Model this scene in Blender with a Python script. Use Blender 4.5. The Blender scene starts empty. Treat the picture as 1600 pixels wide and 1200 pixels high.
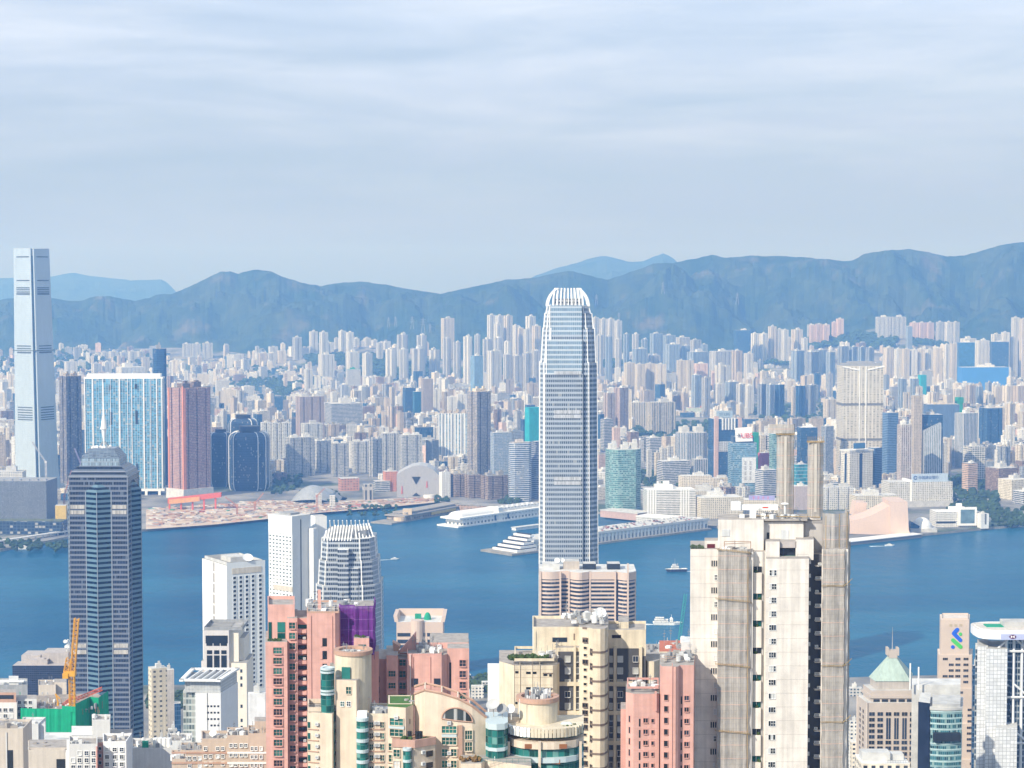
import bpy, math, random
import numpy as np
from mathutils import Vector, Matrix, noise
D = bpy.data; S = bpy.context.scene; COL = S.collection
R = random.Random(11)
rad = math.radians
# ---------------------------------------------------------------- camera
FPX, CAM_Z, PITCH = 3000.0, 416.0, math.atan(157 / 3000)
cam = D.cameras.new('camera'); cam.sensor_width = 36; cam.lens = 36 * FPX / 1600
cam.clip_start = 1; cam.clip_end = 80000
camo = D.objects.new('camera', cam); COL.objects.link(camo)
camo.location = (0, 0, CAM_Z); camo.rotation_euler = (math.pi / 2 - PITCH, 0, 0)
S.camera = camo
# ---------------------------------------------------------------- sky, sun, exposure
VEIL_HIGH, VEIL_LOW = (10.0, 11.7, 14.6, 1), (5.2, 6.0, 7.1, 1)
SUN_AZ, SUN_EL = 222.0, 33.0            # clockwise from the view direction (+Y), degrees
W = D.worlds.new('World'); S.world = W; W.use_nodes = True
wn, wl = W.node_tree.nodes, W.node_tree.links
bg = wn['Background']; bg.inputs[1].default_value = 0.07
sky = wn.new('ShaderNodeTexSky'); sky.sky_type = 'NISHITA'; sky.sun_disc = False
sky.sun_elevation = rad(SUN_EL); sky.sun_rotation = rad(SUN_AZ)
sky.altitude = 300; sky.air_density = 1.0; sky.dust_density = 0.3; sky.ozone_density = 4.5
# thin streaked cloud veil, by direction
tc = wn.new('ShaderNodeTexCoord'); mp = wn.new('ShaderNodeMapping'); mp.inputs['Scale'].default_value = (3.0, 3.0, 26.0)
mp.inputs['Rotation'].default_value = (rad(2), rad(-3), 0)
wl.new(tc.outputs['Generated'], mp.inputs[0])
nz = wn.new('ShaderNodeTexNoise'); nz.inputs['Scale'].default_value = 1.6; nz.inputs['Detail'].default_value = 10; nz.inputs['Roughness'].default_value = .55
nz.inputs['Distortion'].default_value = .6
wl.new(mp.outputs[0], nz.inputs['Vector'])
cr = wn.new('ShaderNodeValToRGB'); cr.color_ramp.elements[0].position = .36; cr.color_ramp.elements[1].position = .66
cr.color_ramp.elements[0].color = (.66, .66, .66, 1); cr.color_ramp.elements[1].color = (.95, .95, .95, 1)
wl.new(nz.outputs[0], cr.inputs[0])
mx = wn.new('ShaderNodeMixRGB'); mx.inputs[2].default_value = (7.3, 8.9, 12.0, 1)
sz = wn.new('ShaderNodeSeparateXYZ'); wl.new(tc.outputs['Generated'], sz.inputs[0])
hr = wn.new('ShaderNodeValToRGB'); hr.color_ramp.elements[0].position = .0; hr.color_ramp.elements[1].position = .17; hr.color_ramp.elements[0].color = (1, 1, 1, 1); hr.color_ramp.elements[1].color = (0, 0, 0, 1)
wl.new(sz.outputs[2], hr.inputs[0]); fm = wn.new('ShaderNodeMath'); fm.operation = 'MAXIMUM'; wl.new(hr.outputs[0], fm.inputs[0]); wl.new(cr.outputs[0], fm.inputs[1])
vc = wn.new('ShaderNodeMixRGB'); vc.inputs[1].default_value = VEIL_HIGH; vc.inputs[2].default_value = VEIL_LOW; wl.new(hr.outputs[0], vc.inputs[0]); 
mp2 = wn.new('ShaderNodeMapping'); mp2.inputs['Scale'].default_value = (2.2, 2.2, 15.0); mp2.inputs['Location'].default_value = (3.1, 1.7, .4); mp2.inputs['Rotation'].default_value = (rad(-3), rad(4), 0); wl.new(tc.outputs['Generated'], mp2.inputs[0])
n2 = wn.new('ShaderNodeTexNoise'); n2.inputs['Scale'].default_value = 2.0; n2.inputs['Detail'].default_value = 9; n2.inputs['Roughness'].default_value = .6; n2.inputs['Distortion'].default_value = .35; wl.new(mp2.outputs[0], n2.inputs['Vector'])
c2 = wn.new('ShaderNodeValToRGB'); c2.color_ramp.elements[0].position = .45; c2.color_ramp.elements[1].position = .72; c2.color_ramp.elements[1].color = (.6, .6, .6, 1); wl.new(n2.outputs[0], c2.inputs[0])
iv = wn.new('ShaderNodeMath'); iv.operation = 'SUBTRACT'; iv.inputs[0].default_value = 1; wl.new(hr.outputs[0], iv.inputs[1]); cm_ = wn.new('ShaderNodeMath'); cm_.operation = 'MULTIPLY'; wl.new(c2.outputs[0], cm_.inputs[0]); wl.new(iv.outputs[0], cm_.inputs[1])
wc_ = wn.new('ShaderNodeMixRGB'); wc_.inputs[2].default_value = (14.2, 14.6, 15.6, 1); wl.new(cm_.outputs[0], wc_.inputs[0]); wl.new(vc.outputs[0], wc_.inputs[1]); wl.new(wc_.outputs[0], mx.inputs[2])
wl.new(fm.outputs[0], mx.inputs[0]); wl.new(sky.outputs[0], mx.inputs[1]); wl.new(mx.outputs[0], bg.inputs[0])
sun = D.lights.new('sun', 'SUN'); sun.energy = 5.0; sun.angle = rad(.5); sun.color = (1, .96, .89)
suno = D.objects.new('sun', sun); COL.objects.link(suno)
sd = Vector((math.sin(rad(SUN_AZ)) * math.cos(rad(SUN_EL)), math.cos(rad(SUN_AZ)) * math.cos(rad(SUN_EL)), math.sin(rad(SUN_EL))))
suno.rotation_euler = sd.to_track_quat('Z', 'Y').to_euler()
suno.location = (0, 0, 2000)
S.view_settings.view_transform = 'Standard'; S.view_settings.look = 'None'; S.view_settings.gamma = 1
S.view_settings.exposure = 0.2
S.cycles.use_denoising = True
S.cycles.max_bounces = 6; S.cycles.volume_bounces = 1; S.cycles.transparent_max_bounces = 8
S.cycles.sample_clamp_indirect = 4
HAZE, HAZE_COL, HAZE_G = 1.17e-4, (.21, .46, 1, 1), 0.28
# ---------------------------------------------------------------- photo pixel <-> place
CP, SP = math.cos(PITCH), math.sin(PITCH)
def _dv(v):
    y = (600 - v) / FPX
    return CP + y * SP, -SP + y * CP
def Zv(v, Y):
    a, b = _dv(v); return CAM_Z + b / a * Y
def Yv(v, z=0.0):
    a, b = _dv(v); return (z - CAM_Z) * a / b
def Xu(u, Y, v=750):
    return (u - 800) / FPX * Y / _dv(v)[0]
def proj(p):
    f = p[1] * CP - (p[2] - CAM_Z) * SP; up = p[1] * SP + (p[2] - CAM_Z) * CP
    return 800 + FPX * p[0] / f, 600 - FPX * up / f
# ---------------------------------------------------------------- materials
class NT:
    def __init__(s, m):
        s.m = m; m.use_nodes = True; s.n = m.node_tree.nodes; s.l = m.node_tree.links; s.b = s.n['Principled BSDF']
    def put(s, k, x):
        if hasattr(x, 'is_output') or hasattr(x, 'links'): s.l.new(x, k)
        else: k.default_value = x
    def math(s, op, a, b=0.0, c=0.0):
        q = s.n.new('ShaderNodeMath'); q.operation = op
        for i, x in enumerate((a, b, c)): s.put(q.inputs[i], x)
        return q.outputs[0]
    def mix(s, f, a, b, mode='MIX'):
        q = s.n.new('ShaderNodeMixRGB'); q.blend_type = mode
        for i, x in enumerate((f, a, b)): s.put(q.inputs[i], x)
        return q.outputs[0]
    def noise(s, scale, detail=4, vec=None, rough=.6):
        q = s.n.new('ShaderNodeTexNoise'); q.inputs['Scale'].default_value = scale; q.inputs['Detail'].default_value = detail
        q.inputs['Roughness'].default_value = rough
        if vec is not None: s.l.new(vec, q.inputs['Vector'])
        return q.outputs[0]
    def coord(s, k='Object', sc=None):
        q = s.n.new('ShaderNodeTexCoord').outputs[k]
        if sc is None: return q
        m = s.n.new('ShaderNodeMapping'); m.inputs['Scale'].default_value = sc; s.l.new(q, m.inputs[0]); return m.outputs[0]
    def ramp(s, x, p0, p1, c0=(0, 0, 0, 1), c1=(1, 1, 1, 1)):
        q = s.n.new('ShaderNodeValToRGB'); e = q.color_ramp.elements
        e[0].position, e[1].position, e[0].color, e[1].color = p0, p1, c0, c1
        s.l.new(x, q.inputs[0]); return q.outputs[0]
def c4(c): return (c[0], c[1], c[2], 1.0)
MATS = {}
def matte(name, col, rough=.8, var=.18, scale=.25, metal=0.0, streak=True, spec=.3, rnd=0.0):
    if name in MATS: return MATS[name]
    m = D.materials.new(name); t = NT(m); MATS[name] = m
    n1 = t.noise(scale, 5, t.coord('Object'))
    f = t.ramp(n1, .3, .75, (1 - var,) * 3 + (1,), (1 + var * .35,) * 3 + (1,))
    c = t.mix(1.0, c4(col), f, 'MULTIPLY')
    if streak:
        n2 = t.noise(1.0, 3, t.coord('Object', (.9, .9, .035)))
        c = t.mix(1.0, c, t.ramp(n2, .35, .62, (1 - var * .9,) * 3 + (1,), (1, 1, 1, 1)), 'MULTIPLY')
    if rnd:
        o = t.n.new('ShaderNodeObjectInfo').outputs['Random']
        c = t.mix(1.0, c, t.ramp(o, 0, 1, (1 - rnd,) * 3 + (1,), (1 + rnd * .5,) * 3 + (1,)), 'MULTIPLY')
    t.put(t.b.inputs['Base Color'], c)
    t.b.inputs['Roughness'].default_value = rough; t.b.inputs['Metallic'].default_value = metal
    t.b.inputs['Specular IOR Level'].default_value = spec
    return m
def glass(name, col, rough=.12, metal=.35, var=.4, scale=.12, spec=.6, bump=0.0):
    if name in MATS: return MATS[name]
    m = D.materials.new(name); t = NT(m); MATS[name] = m
    n1 = t.noise(scale, 3, t.coord('Object'))
    c = t.mix(1.0, c4(col), t.ramp(n1, .3, .7, (1 - var,) * 3 + (1,), (1 + var * .5,) * 3 + (1,)), 'MULTIPLY')
    t.put(t.b.inputs['Base Color'], c)
    t.b.inputs['Roughness'].default_value = rough; t.b.inputs['Metallic'].default_value = metal
    t.b.inputs['Specular IOR Level'].default_value = spec
    return m
def facade(name, wall, pane, pu, pv, fu, fv, blinds=.2, curtain=(.45, .45, .42), vary=.5, prough=.15, pmetal=.2, rnd=.15, wrough=.75, wvar=.12, off=0.0, streaky=.25):
    """wall with a grid of panes; UVs are in metres (u round the plan, v up)"""
    if name in MATS: return MATS[name]
    m = D.materials.new(name); t = NT(m); MATS[name] = m
    uv = t.n.new('ShaderNodeUVMap').outputs[0]
    sx = t.n.new('ShaderNodeSeparateXYZ'); t.l.new(uv, sx.inputs[0])
    U = t.math('DIVIDE', t.math('ADD', sx.outputs[0], off), pu); V = t.math('DIVIDE', sx.outputs[1], pv)
    def band(x, f):
        if f >= 1: return 1.0
        return t.math('LESS_THAN', t.math('ABSOLUTE', t.math('SUBTRACT', t.math('FRACT', x), .5)), f / 2)
    mask = t.math('MULTIPLY', band(U, fu), band(V, fv))
    cb = t.n.new('ShaderNodeCombineXYZ'); t.l.new(t.math('FLOOR', U), cb.inputs[0]); t.l.new(t.math('FLOOR', V), cb.inputs[1])
    oi = t.n.new('ShaderNodeObjectInfo').outputs['Random']; t.l.new(oi, cb.inputs[2])
    w = t.n.new('ShaderNodeTexWhiteNoise'); t.l.new(cb.outputs[0], w.inputs['Vector'])
    pc = t.mix(1.0, c4(pane), t.ramp(w.outputs[0], 0, 1, (1 - vary,) * 3 + (1,), (1 + vary,) * 3 + (1,)), 'MULTIPLY')
    w2 = t.n.new('ShaderNodeTexWhiteNoise'); cb2 = t.n.new('ShaderNodeVectorMath'); cb2.operation = 'ADD'; cb2.inputs[1].default_value = (7.3, 3.1, 1.7)
    t.l.new(cb.outputs[0], cb2.inputs[0]); t.l.new(cb2.outputs[0], w2.inputs['Vector'])
    if blinds: pc = t.mix(t.math('MULTIPLY', t.math('LESS_THAN', w2.outputs[0], blinds), .8), pc, c4(curtain))
    g = t.ramp(t.noise(.05, 5, t.coord('Object')), .3, .7, (1 - wvar,) * 3 + (1,), (1, 1, 1, 1))
    wc = t.mix(1.0, c4(wall), g, 'MULTIPLY')
    if streaky:
        wc = t.mix(1.0, wc, t.ramp(t.noise(1.0, 3, t.coord('Object', (.35, .35, .02))), .35, .65, (1 - streaky,) * 3 + (1,), (1, 1, 1, 1)), 'MULTIPLY')
    if rnd: wc = t.mix(1.0, wc, t.ramp(oi, 0, 1, (1 - rnd,) * 3 + (1,), (1 + rnd * .4,) * 3 + (1,)), 'MULTIPLY')
    t.put(t.b.inputs['Base Color'], t.mix(mask, wc, pc))
    t.put(t.b.inputs['Roughness'], t.math('ADD', t.math('MULTIPLY', mask, prough - wrough), wrough))
    if pmetal: t.put(t.b.inputs['Metallic'], t.math('MULTIPLY', mask, pmetal))
    t.b.inputs['Specular IOR Level'].default_value = .4
    return m
# ---------------------------------------------------------------- mesh builder
class M:
    def __init__(s): s.v = []; s.f = []; s.m = []; s.uv = []
    def face(s, pts, m=0, uv=None):
        b = len(s.v); s.v += [tuple(p) for p in pts]; s.f.append(tuple(range(b, b + len(pts)))); s.m.append(m)
        if uv is None:
            p0, p1 = Vector(pts[0]), Vector(pts[1])
            n = (Vector(pts[1]) - p0).cross(Vector(pts[2]) - p0)
            if abs(n.z) > .9 * n.length: uv = [(p[0], p[1]) for p in pts]
            else:
                d = Vector((-n.y, n.x, 0)); d = d.normalized() if d.length > 1e-9 else Vector((1, 0, 0))
                uv = [(p[0] * d.x + p[1] * d.y, p[2]) for p in pts]
        s.uv.append(uv); return s
    def prism(s, poly, z0, z1, mw=0, mr=1, top=True, u0=0.0, poly1=None, skip=(), bottom=False):
        n = len(poly); q = poly1 or poly; u = u0
        for i in range(n):
            a, b = poly[i], poly[(i + 1) % n]; a1, b1 = q[i], q[(i + 1) % n]
            L = math.dist(a, b)
            if i not in skip:
                L1 = math.dist(a1, b1); c = u + L / 2
                s.face([(a[0], a[1], z0), (b[0], b[1], z0), (b1[0], b1[1], z1), (a1[0], a1[1], z1)], mw,
                       [(u, z0), (u + L, z0), (c + L1 / 2, z1), (c - L1 / 2, z1)])
            u += L
        if top: s.face([(p[0], p[1], z1) for p in q], mr)
        if bottom: s.face([(p[0], p[1], z0) for p in reversed(poly)], mr)
        return s
    def box(s, x0, x1, y0, y1, z0, z1, m=0, mr=None, bottom=False):
        return s.prism([(x0, y0), (x1, y0), (x1, y1), (x0, y1)], z0, z1, m, m if mr is None else mr, bottom=bottom)
    def rbox(s, cx, cy, w, d, z0, z1, yaw=0, m=0, mr=None, bottom=False):
        return s.prism(rect(cx, cy, w, d, yaw), z0, z1, m, m if mr is None else mr, bottom=bottom)
    def wbox(s, A, B, t0, t1, z0, z1, out0=0.0, out1=.2, m=0):
        """box lying on the wall A->B between distances t0,t1 along it, standing out from out0 to out1"""
        d = (Vector(B) - Vector(A)).normalized(); n = Vector((d.y, -d.x)); a = Vector(A)
        p = [a + d * t0 + n * out1, a + d * t1 + n * out1, a + d * t1 + n * out0, a + d * t0 + n * out0]
        return s.prism([tuple(q) for q in p], z0, z1, m, m, bottom=True)
    def cyl(s, cx, cy, r, z0, z1, m=0, mr=None, n=16, r1=None, top=True):
        r1 = r if r1 is None else r1
        p = [(cx + r * math.cos(2 * math.pi * i / n), cy + r * math.sin(2 * math.pi * i / n)) for i in range(n)]
        q = [(cx + r1 * math.cos(2 * math.pi * i / n), cy + r1 * math.sin(2 * math.pi * i / n)) for i in range(n)]
        return s.prism(p, z0, z1, m, m if mr is None else mr, poly1=q, top=top and r1 > 1e-6)
    def tube(s, p, q, r, m=0, n=5, r1=None):
        p, q = Vector(p), Vector(q); d = (q - p).normalized(); r1 = r if r1 is None else r1
        a = d.orthogonal().normalized(); b = d.cross(a)
        A = [p + (a * math.cos(2 * math.pi * i / n) + b * math.sin(2 * math.pi * i / n)) * r for i in range(n)]
        B = [q + (a * math.cos(2 * math.pi * i / n) + b * math.sin(2 * math.pi * i / n)) * r1 for i in range(n)]
        for i in range(n):
            j = (i + 1) % n; s.face([A[i], A[j], B[j], B[i]], m)
        s.face(B, m); s.face(A[::-1], m); return s
    def dish(s, c, r, tilt, az, m=0, n=14, k=4, deep=.3):
        mt = Matrix.Rotation(az, 3, 'Z') @ Matrix.Rotation(tilt, 3, 'X'); c = Vector(c)
        def pt(i, j, o): rr = r * j / k; a = 2 * math.pi * i / n; return c + mt @ Vector((rr * math.cos(a), rr * math.sin(a), deep * r * (j / k) ** 2 + o))
        for j in range(k):
            for i in range(n):
                ii = (i + 1) % n
                for o, fl in ((0, False), (-.04 * r, True)):
                    q = [pt(i, j, o), pt(i, j + 1, o), pt(ii, j + 1, o), pt(ii, j, o)]
                    if j == 0: q = q[:3]
                    s.face(q[::-1] if fl else q, m)
        return s
    def dome(s, cx, cy, z, r, h, m=0, n=20, k=5):
        def pt(i, j): a = 2 * math.pi * i / n; e = math.pi / 2 * j / k; return (cx + r * math.cos(e) * math.cos(a), cy + r * math.cos(e) * math.sin(a), z + h * math.sin(e))
        for j in range(k):
            for i in range(n):
                q = [pt(i, j), pt((i + 1) % n, j), pt((i + 1) % n, j + 1), pt(i, j + 1)]
                s.face(q[:3] if j == k - 1 else q, m)
        return s
    def blob(s, c, r, m=0, n=6, k=4, rz=None, jit=.25, rng=None):
        rng = rng or R; rz = rz or r
        P_ = {}
        for j in range(k + 1):
            for i in range(n):
                e = math.pi * j / k - math.pi / 2; a = 2 * math.pi * i / n + j * .5; q = 1 + rng.uniform(-jit, jit)
                P_[j, i] = (c[0] + r * q * math.cos(e) * math.cos(a), c[1] + r * q * math.cos(e) * math.sin(a), c[2] + rz * q * math.sin(e))
        for j in range(k):
            for i in range(n):
                ii = (i + 1) % n; q = [P_[j, i], P_[j, ii], P_[j + 1, ii], P_[j + 1, i]]
                if j == 0: q = [P_[0, 0], q[2], q[3]]
                elif j == k - 1: q = [q[0], q[1], P_[k, 0]]
                s.face(q, m)
        return s
    def data(s, name, mats, o=(0, 0, 0)):
        me = D.meshes.new(name)
        if s.v:
            a = np.array(s.v, dtype=np.float64) - np.array(o)
            me.from_pydata(a.tolist(), [], s.f)
            me.polygons.foreach_set('material_index', s.m)
            l = me.uv_layers.new(name='UVMap'); l.data.foreach_set('uv', [c for q in s.uv for p in q for c in p])
        for q in (mats if isinstance(mats, (list, tuple)) else [mats]): me.materials.append(q)
        me.update(); return me
    def build(s, name, mats, parent=None, o=(0, 0, 0), smooth=False):
        me = s.data(name, mats, o)
        if smooth: me.polygons.foreach_set('use_smooth', [True] * len(me.polygons))
        ob = D.objects.new(name, me); COL.objects.link(ob)
        if parent: ob.parent = parent
        else: ob.location = o
        return ob
def rect(cx, cy, w, d, yaw=0):
    c, s = math.cos(yaw), math.sin(yaw)
    return [(cx + x * c - y * s, cy + x * s + y * c) for x, y in ((-w / 2, -d / 2), (w / 2, -d / 2), (w / 2, d / 2), (-w / 2, d / 2))]
def inset(poly, k):
    cx = sum(p[0] for p in poly) / len(poly); cy = sum(p[1] for p in poly) / len(poly)
    return [(cx + (p[0] - cx) * k, cy + (p[1] - cy) * k) for p in poly]
def struct(name, m, mats, o=(0, 0, 0), smooth=False, kind='structure'):
    ob = m.build(name, mats, None, o, smooth); ob['kind'] = kind; return ob
def tag(ob, label, cat, group=None):
    ob['label'] = label; ob['category'] = cat
    if group: ob['group'] = group
    return ob
class T:
    """a thing: an Empty at its base that parents its parts; parts are given in world metres"""
    def __init__(s, name, label, cat, loc, group=None):
        s.o = D.objects.new(name, None); COL.objects.link(s.o); s.loc = tuple(loc); s.o.location = loc
        tag(s.o, label, cat, group); s.nw = 0; s.rest = None
    def add(s, name, m, mats, smooth=False, label=None, parent=None):
        ob = m.build(name, mats, parent or s.o, s.loc, smooth)
        if label: ob['label'] = label
        return ob
    def inst(s, name, me, p, yaw=0, parent=None):
        ob = D.objects.new(name, me); COL.objects.link(ob); ob.parent = parent or s.o
        ob.location = Vector(p) - Vector(s.loc); ob.rotation_euler = (0, 0, yaw); return ob
    def windows(s, A, B, ts, zs, me, name='window', skip=None):
        """copies of one window mesh on wall A->B (seen from outside A is left); ts metres from A, zs sill heights"""
        d = (Vector(B) - Vector(A)).normalized(); yaw = math.atan2(d.y, d.x)
        mm = me if isinstance(me, list) else [me]
        for z in zs:
            for tt in ts:
                if skip and R.random() < skip: continue
                p = Vector(A) + d * tt; q = R.choice(mm)
                if s.nw < 100:
                    s.inst(name, q, (p.x, p.y, z), yaw); s.nw += 1
                else:
                    if s.rest is None: s.rest = (name, [], [])
                    s.rest[1].append((q, Matrix.Translation((p.x, p.y, z)) @ Matrix.Rotation(yaw, 4, 'Z')))
    def done(s):
        if s.rest:
            m = M(); mats = []
            for q, mt in s.rest[1]:
                ids = []
                for x in q.materials:
                    if x not in mats: mats.append(x)
                    ids.append(mats.index(x))
                vs = [mt @ v.co for v in q.vertices]
                for p in q.polygons: m.face([vs[i] for i in p.vertices], ids[p.material_index])
            ob = s.add(s.rest[0], m, mats); ob['kind'] = 'stuff'
        return s
WM = {}
def winmesh(w, h, pane, frame, mull=1, trans=0, sill=.25, fr=.12, out=.12, key=''):
    k = (w, h, pane.name, frame.name, mull, trans, sill, fr, out)
    if k in WM: return WM[k]
    m = M()
    def b(x0, x1, z0, z1, y): m.box(x0, x1, -y, .0, z0, z1, 1, bottom=True)
    m.face([(-w / 2, -.04, 0), (w / 2, -.04, 0), (w / 2, -.04, h), (-w / 2, -.04, h)], 0)
    if fr:
        b(-w / 2 - fr, -w / 2, -fr, h + fr, out); b(w / 2, w / 2 + fr, -fr, h + fr, out)
        b(-w / 2, w / 2, h, h + fr, out); b(-w / 2, w / 2, -fr, 0, out + (sill or 0))
    for i in range(mull):
        x = -w / 2 + w * (i + 1) / (mull + 1); b(x - .04, x + .04, 0, h, .09)
    for i in range(trans):
        z = h * (i + 1) / (trans + 1); b(-w / 2, w / 2, z - .04, z + .04, .08)
    WM[k] = m.data('window', [pane, frame]); return WM[k]
ROOF = matte('roof_concrete', (.36, .35, .33), .9, .35, .12, streak=False, rnd=.2)
ROOFW = matte('roof_pale', (.62, .62, .6), .85, .3, .15, streak=False, rnd=.2)
WHITE = matte('white_paint', (.8, .8, .78), .6, .1)
GREY = matte('grey_metal', (.33, .34, .35), .6, .2)
DARK = matte('dark_void', (.025, .03, .035), .5, .3)
# ================================================================ water, land, hills
def interp(pts, x):
    if x <= pts[0][0]: return pts[0][1]
    for (a, b), (c, d) in zip(pts, pts[1:]):
        if x <= c: return b + (d - b) * (x - a) / (c - a)
    return pts[-1][1]
SHORE = [(-700, 900), (-200, 880), (0, 862), (60, 851), (105, 842), (230, 830), (330, 822), (420, 812), (500, 802), (560, 797), (625, 791), (700, 786), (760, 790),
         (842, 800), (940, 803), (1110, 824), (1200, 838), (1325, 850), (1440, 838), (1530, 829), (1600, 823), (1900, 812), (2400, 800)]
def shoreY(u): return Yv(interp(SHORE, u), 0)
KNOLLS = [(640, 7300, 380, 55), (550, 7450, 330, 75), (1290, 7650, 420, 95), (1390, 7950, 420, 95), (1010, 7900, 500, 40), (800, 7150, 350, 60), (950, 7150, 300, 55), (1215, 7150, 300, 55), (1455, 7800, 400, 75), (450, 7600, 350, 30), (120, 7700, 500, 55), (1230, 6050, 230, 14), (300, 7900, 400, 45), (1180, 8100, 300, 40)]
def land_z(X, Y):
    t = max(0.0, min(1.0, (Y - 6600) / 2400)); z = 4 + 62 * t * t
    for u, Yk, r, h in KNOLLS:
        Yk *= 1.13; d2 = ((X - Xu(u, Yk)) ** 2 + (Y - Yk) ** 2) / r ** 2
        if d2 < 4: z += h * math.exp(-d2 * 1.6)
    return z
# --- water
m = NT(D.materials.new('harbour_water'))
co = m.coord('Object')
big = m.ramp(m.noise(.0022, 4, m.coord('Object', (.5, 1.6, 1))), .36, .66, (.004, .080, .165, 1), (.024, .145, .240, 1))
m.put(m.b.inputs['Base Color'], big)
m.b.inputs['Roughness'].default_value = .26; m.b.inputs['Metallic'].default_value = .3; m.b.inputs['Specular IOR Level'].default_value = .02; m.b.inputs['Specular Tint'].default_value = (.2, .5, .75, 1)
bp = m.n.new('ShaderNodeBump'); bp.inputs['Strength'].default_value = .55; bp.inputs['Distance'].default_value = 3.2
hh = m.math('ADD', m.noise(.045, 6, m.coord('Object', (1.0, .55, 1)), .62), m.math('MULTIPLY', m.noise(.006, 3, co), 1.2))
m.l.new(hh, bp.inputs['Height']); m.l.new(bp.outputs[0], m.b.inputs['Normal'])
w = M(); w.face([(-9000, 300, 0), (9000, 300, 0), (9000, 9000, 0), (-9000, 9000, 0)])
struct('water', w, m.m)
# --- seabed / ground sheet to the horizon
g = NT(D.materials.new('far_ground')); g.put(g.b.inputs['Base Color'], g.ramp(g.noise(.002, 5, g.coord('Object')), .3, .7, (.05, .07, .04, 1), (.16, .15, .12, 1)))
g.b.inputs['Roughness'].default_value = .95
q = M(); q.face([(-30000, -2000, -6), (30000, -2000, -6), (30000, 26000, -6), (-30000, 26000, -6)]); struct('ground', q, g.m)
# --- Kowloon land sheet
km = NT(D.materials.new('city_ground'))
oc = km.coord('Object')
a = km.ramp(km.noise(.012, 6, oc), .35, .65, (.10, .105, .11, 1), (.30, .29, .27, 1))
a = km.mix(km.ramp(km.noise(.004, 5, oc), .52, .6), a, (.045, .075, .035, 1))
km.put(km.b.inputs['Base Color'], a); km.b.inputs['Roughness'].default_value = .9
lm = M(); us = list(range(-500, 2101, 25)); K = 40; G = {}
for i, u in enumerate(us):
    y0 = shoreY(u)
    for j in range(K + 1):
        Y = y0 + (9500 - y0) * (j / K) ** 1.25; X = Xu(u, Y); G[i, j] = (X, Y, land_z(X, Y) if j else 4.0)
for i in range(len(us) - 1):
    for j in range(K):
        lm.face([G[i, j], G[i + 1, j], G[i + 1, j + 1], G[i, j + 1]], 0)
    p, r = G[i, 0], G[i + 1, 0]
    lm.face([(p[0], p[1], -3), (r[0], r[1], -3), r, p], 1)
SEAWALL = matte('seawall_stone', (.36, .34, .3), .9, .4, .08)
struct('terrain', lm, [km.m, SEAWALL], smooth=False)
# --- hills
RIDGE = [(-600, 480), (-300, 462), (-100, 474), (0, 468), (40, 464), (85, 466), (105, 470), (127, 471), (140, 465), (170, 462), (210, 470), (232, 466), (250, 459), (270, 459), (290, 450), (310, 441), (328, 432), (345, 424),
         (358, 424), (372, 428), (388, 423), (405, 421), (425, 425), (440, 432), (470, 441), (500, 447), (530, 442), (565, 440), (600, 444), (640, 452), (690, 459), (715, 453), (750, 446), (790, 437), (830, 435), (860, 428),
         (888, 423), (905, 426), (930, 433), (950, 437), (985, 425), (1020, 412), (1050, 410), (1085, 404), (1112, 398), (1135, 403), (1170, 399), (1210, 400), (1250, 402), (1290, 405), (1330, 408), (1350, 397), (1380, 391), (1420, 389),
         (1450, 394), (1480, 401), (1510, 398), (1540, 389), (1570, 381), (1600, 378), (1700, 372), (1900, 400), (2300, 430)]
def hillmat(name, hi):
    h = NT(D.materials.new(name)); oc = h.coord('Object')
    a = h.ramp(h.noise(.004, 7, oc), .32, .7, (.014, .038, .018, 1), (.052, .07, .035, 1))
    a = h.mix(.5, a, h.ramp(h.noise(.016, 8, oc, .75), .38, .62, (.4, .45, .47, 1), (1.5, 1.45, 1.35, 1)), 'MULTIPLY')
    if hi:
        a = h.mix(h.ramp(h.noise(.0045, 8, h.coord('Object', (1, 1, .6)), .66), .57, .75), a, (.15, .13, .095, 1))
    h.put(h.b.inputs['Base Color'], a); h.b.inputs['Roughness'].default_value = .95; h.b.inputs['Specular IOR Level'].default_value = .1
    return h.m
def hills(name, pts, Yr, Yf, Yb, du, mat, amp, seed, nj=46):
    mm = M(); us = np.arange(pts[0][0], pts[-1][0] + 1, du); G = {}
    for i, u in enumerate(us):
        vr = interp(pts, u) + 1.2 * noise.noise((u * .09, seed, 0)) + .6 * noise.noise((u * .25, seed, 3))
        zr = Zv(vr, Yr)
        for j in range(nj + 1):
            Y = Yf + (Yb - Yf) * j / nj; X = Xu(u, Y, 450)
            if Y <= Yr:
                s = (Y - Yf) / (Yr - Yf)
                n = noise.fractal((X * .0022, Y * .0014, seed), .9, 2.1, 7)
                rg = 1 - abs(noise.noise((X * .0038 + .35 * n, Y * .0018, seed + 5))) * 2
                hgt = s ** 1.05 * (1 + amp * (n * .8 + rg * .3 - .15) * 4 * s * (1 - s))
                z = (0 if hgt < 0 else hgt) * zr
                lim = CAM_Z + (zr - CAM_Z) / Yr * Y
                z = min(z, lim - 3 * (1 - s))
            else:
                s = (Y - Yr) / (Yb - Yr); z = zr * (1 - s * s)
            G[i, j] = (X, Y, z - 4 * (1 if Y < Yf + 1 else 0))
    for i in range(len(us) - 1):
        for j in range(nj): mm.face([G[i, j], G[i + 1, j], G[i + 1, j + 1], G[i, j + 1]])
    return struct(name, mm, mat, smooth=True)
HM = hillmat('hill_scrub', True)
hills('hills', RIDGE, 9900, 8700, 11400, 4, HM, .85, 1.7, 70)
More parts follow.
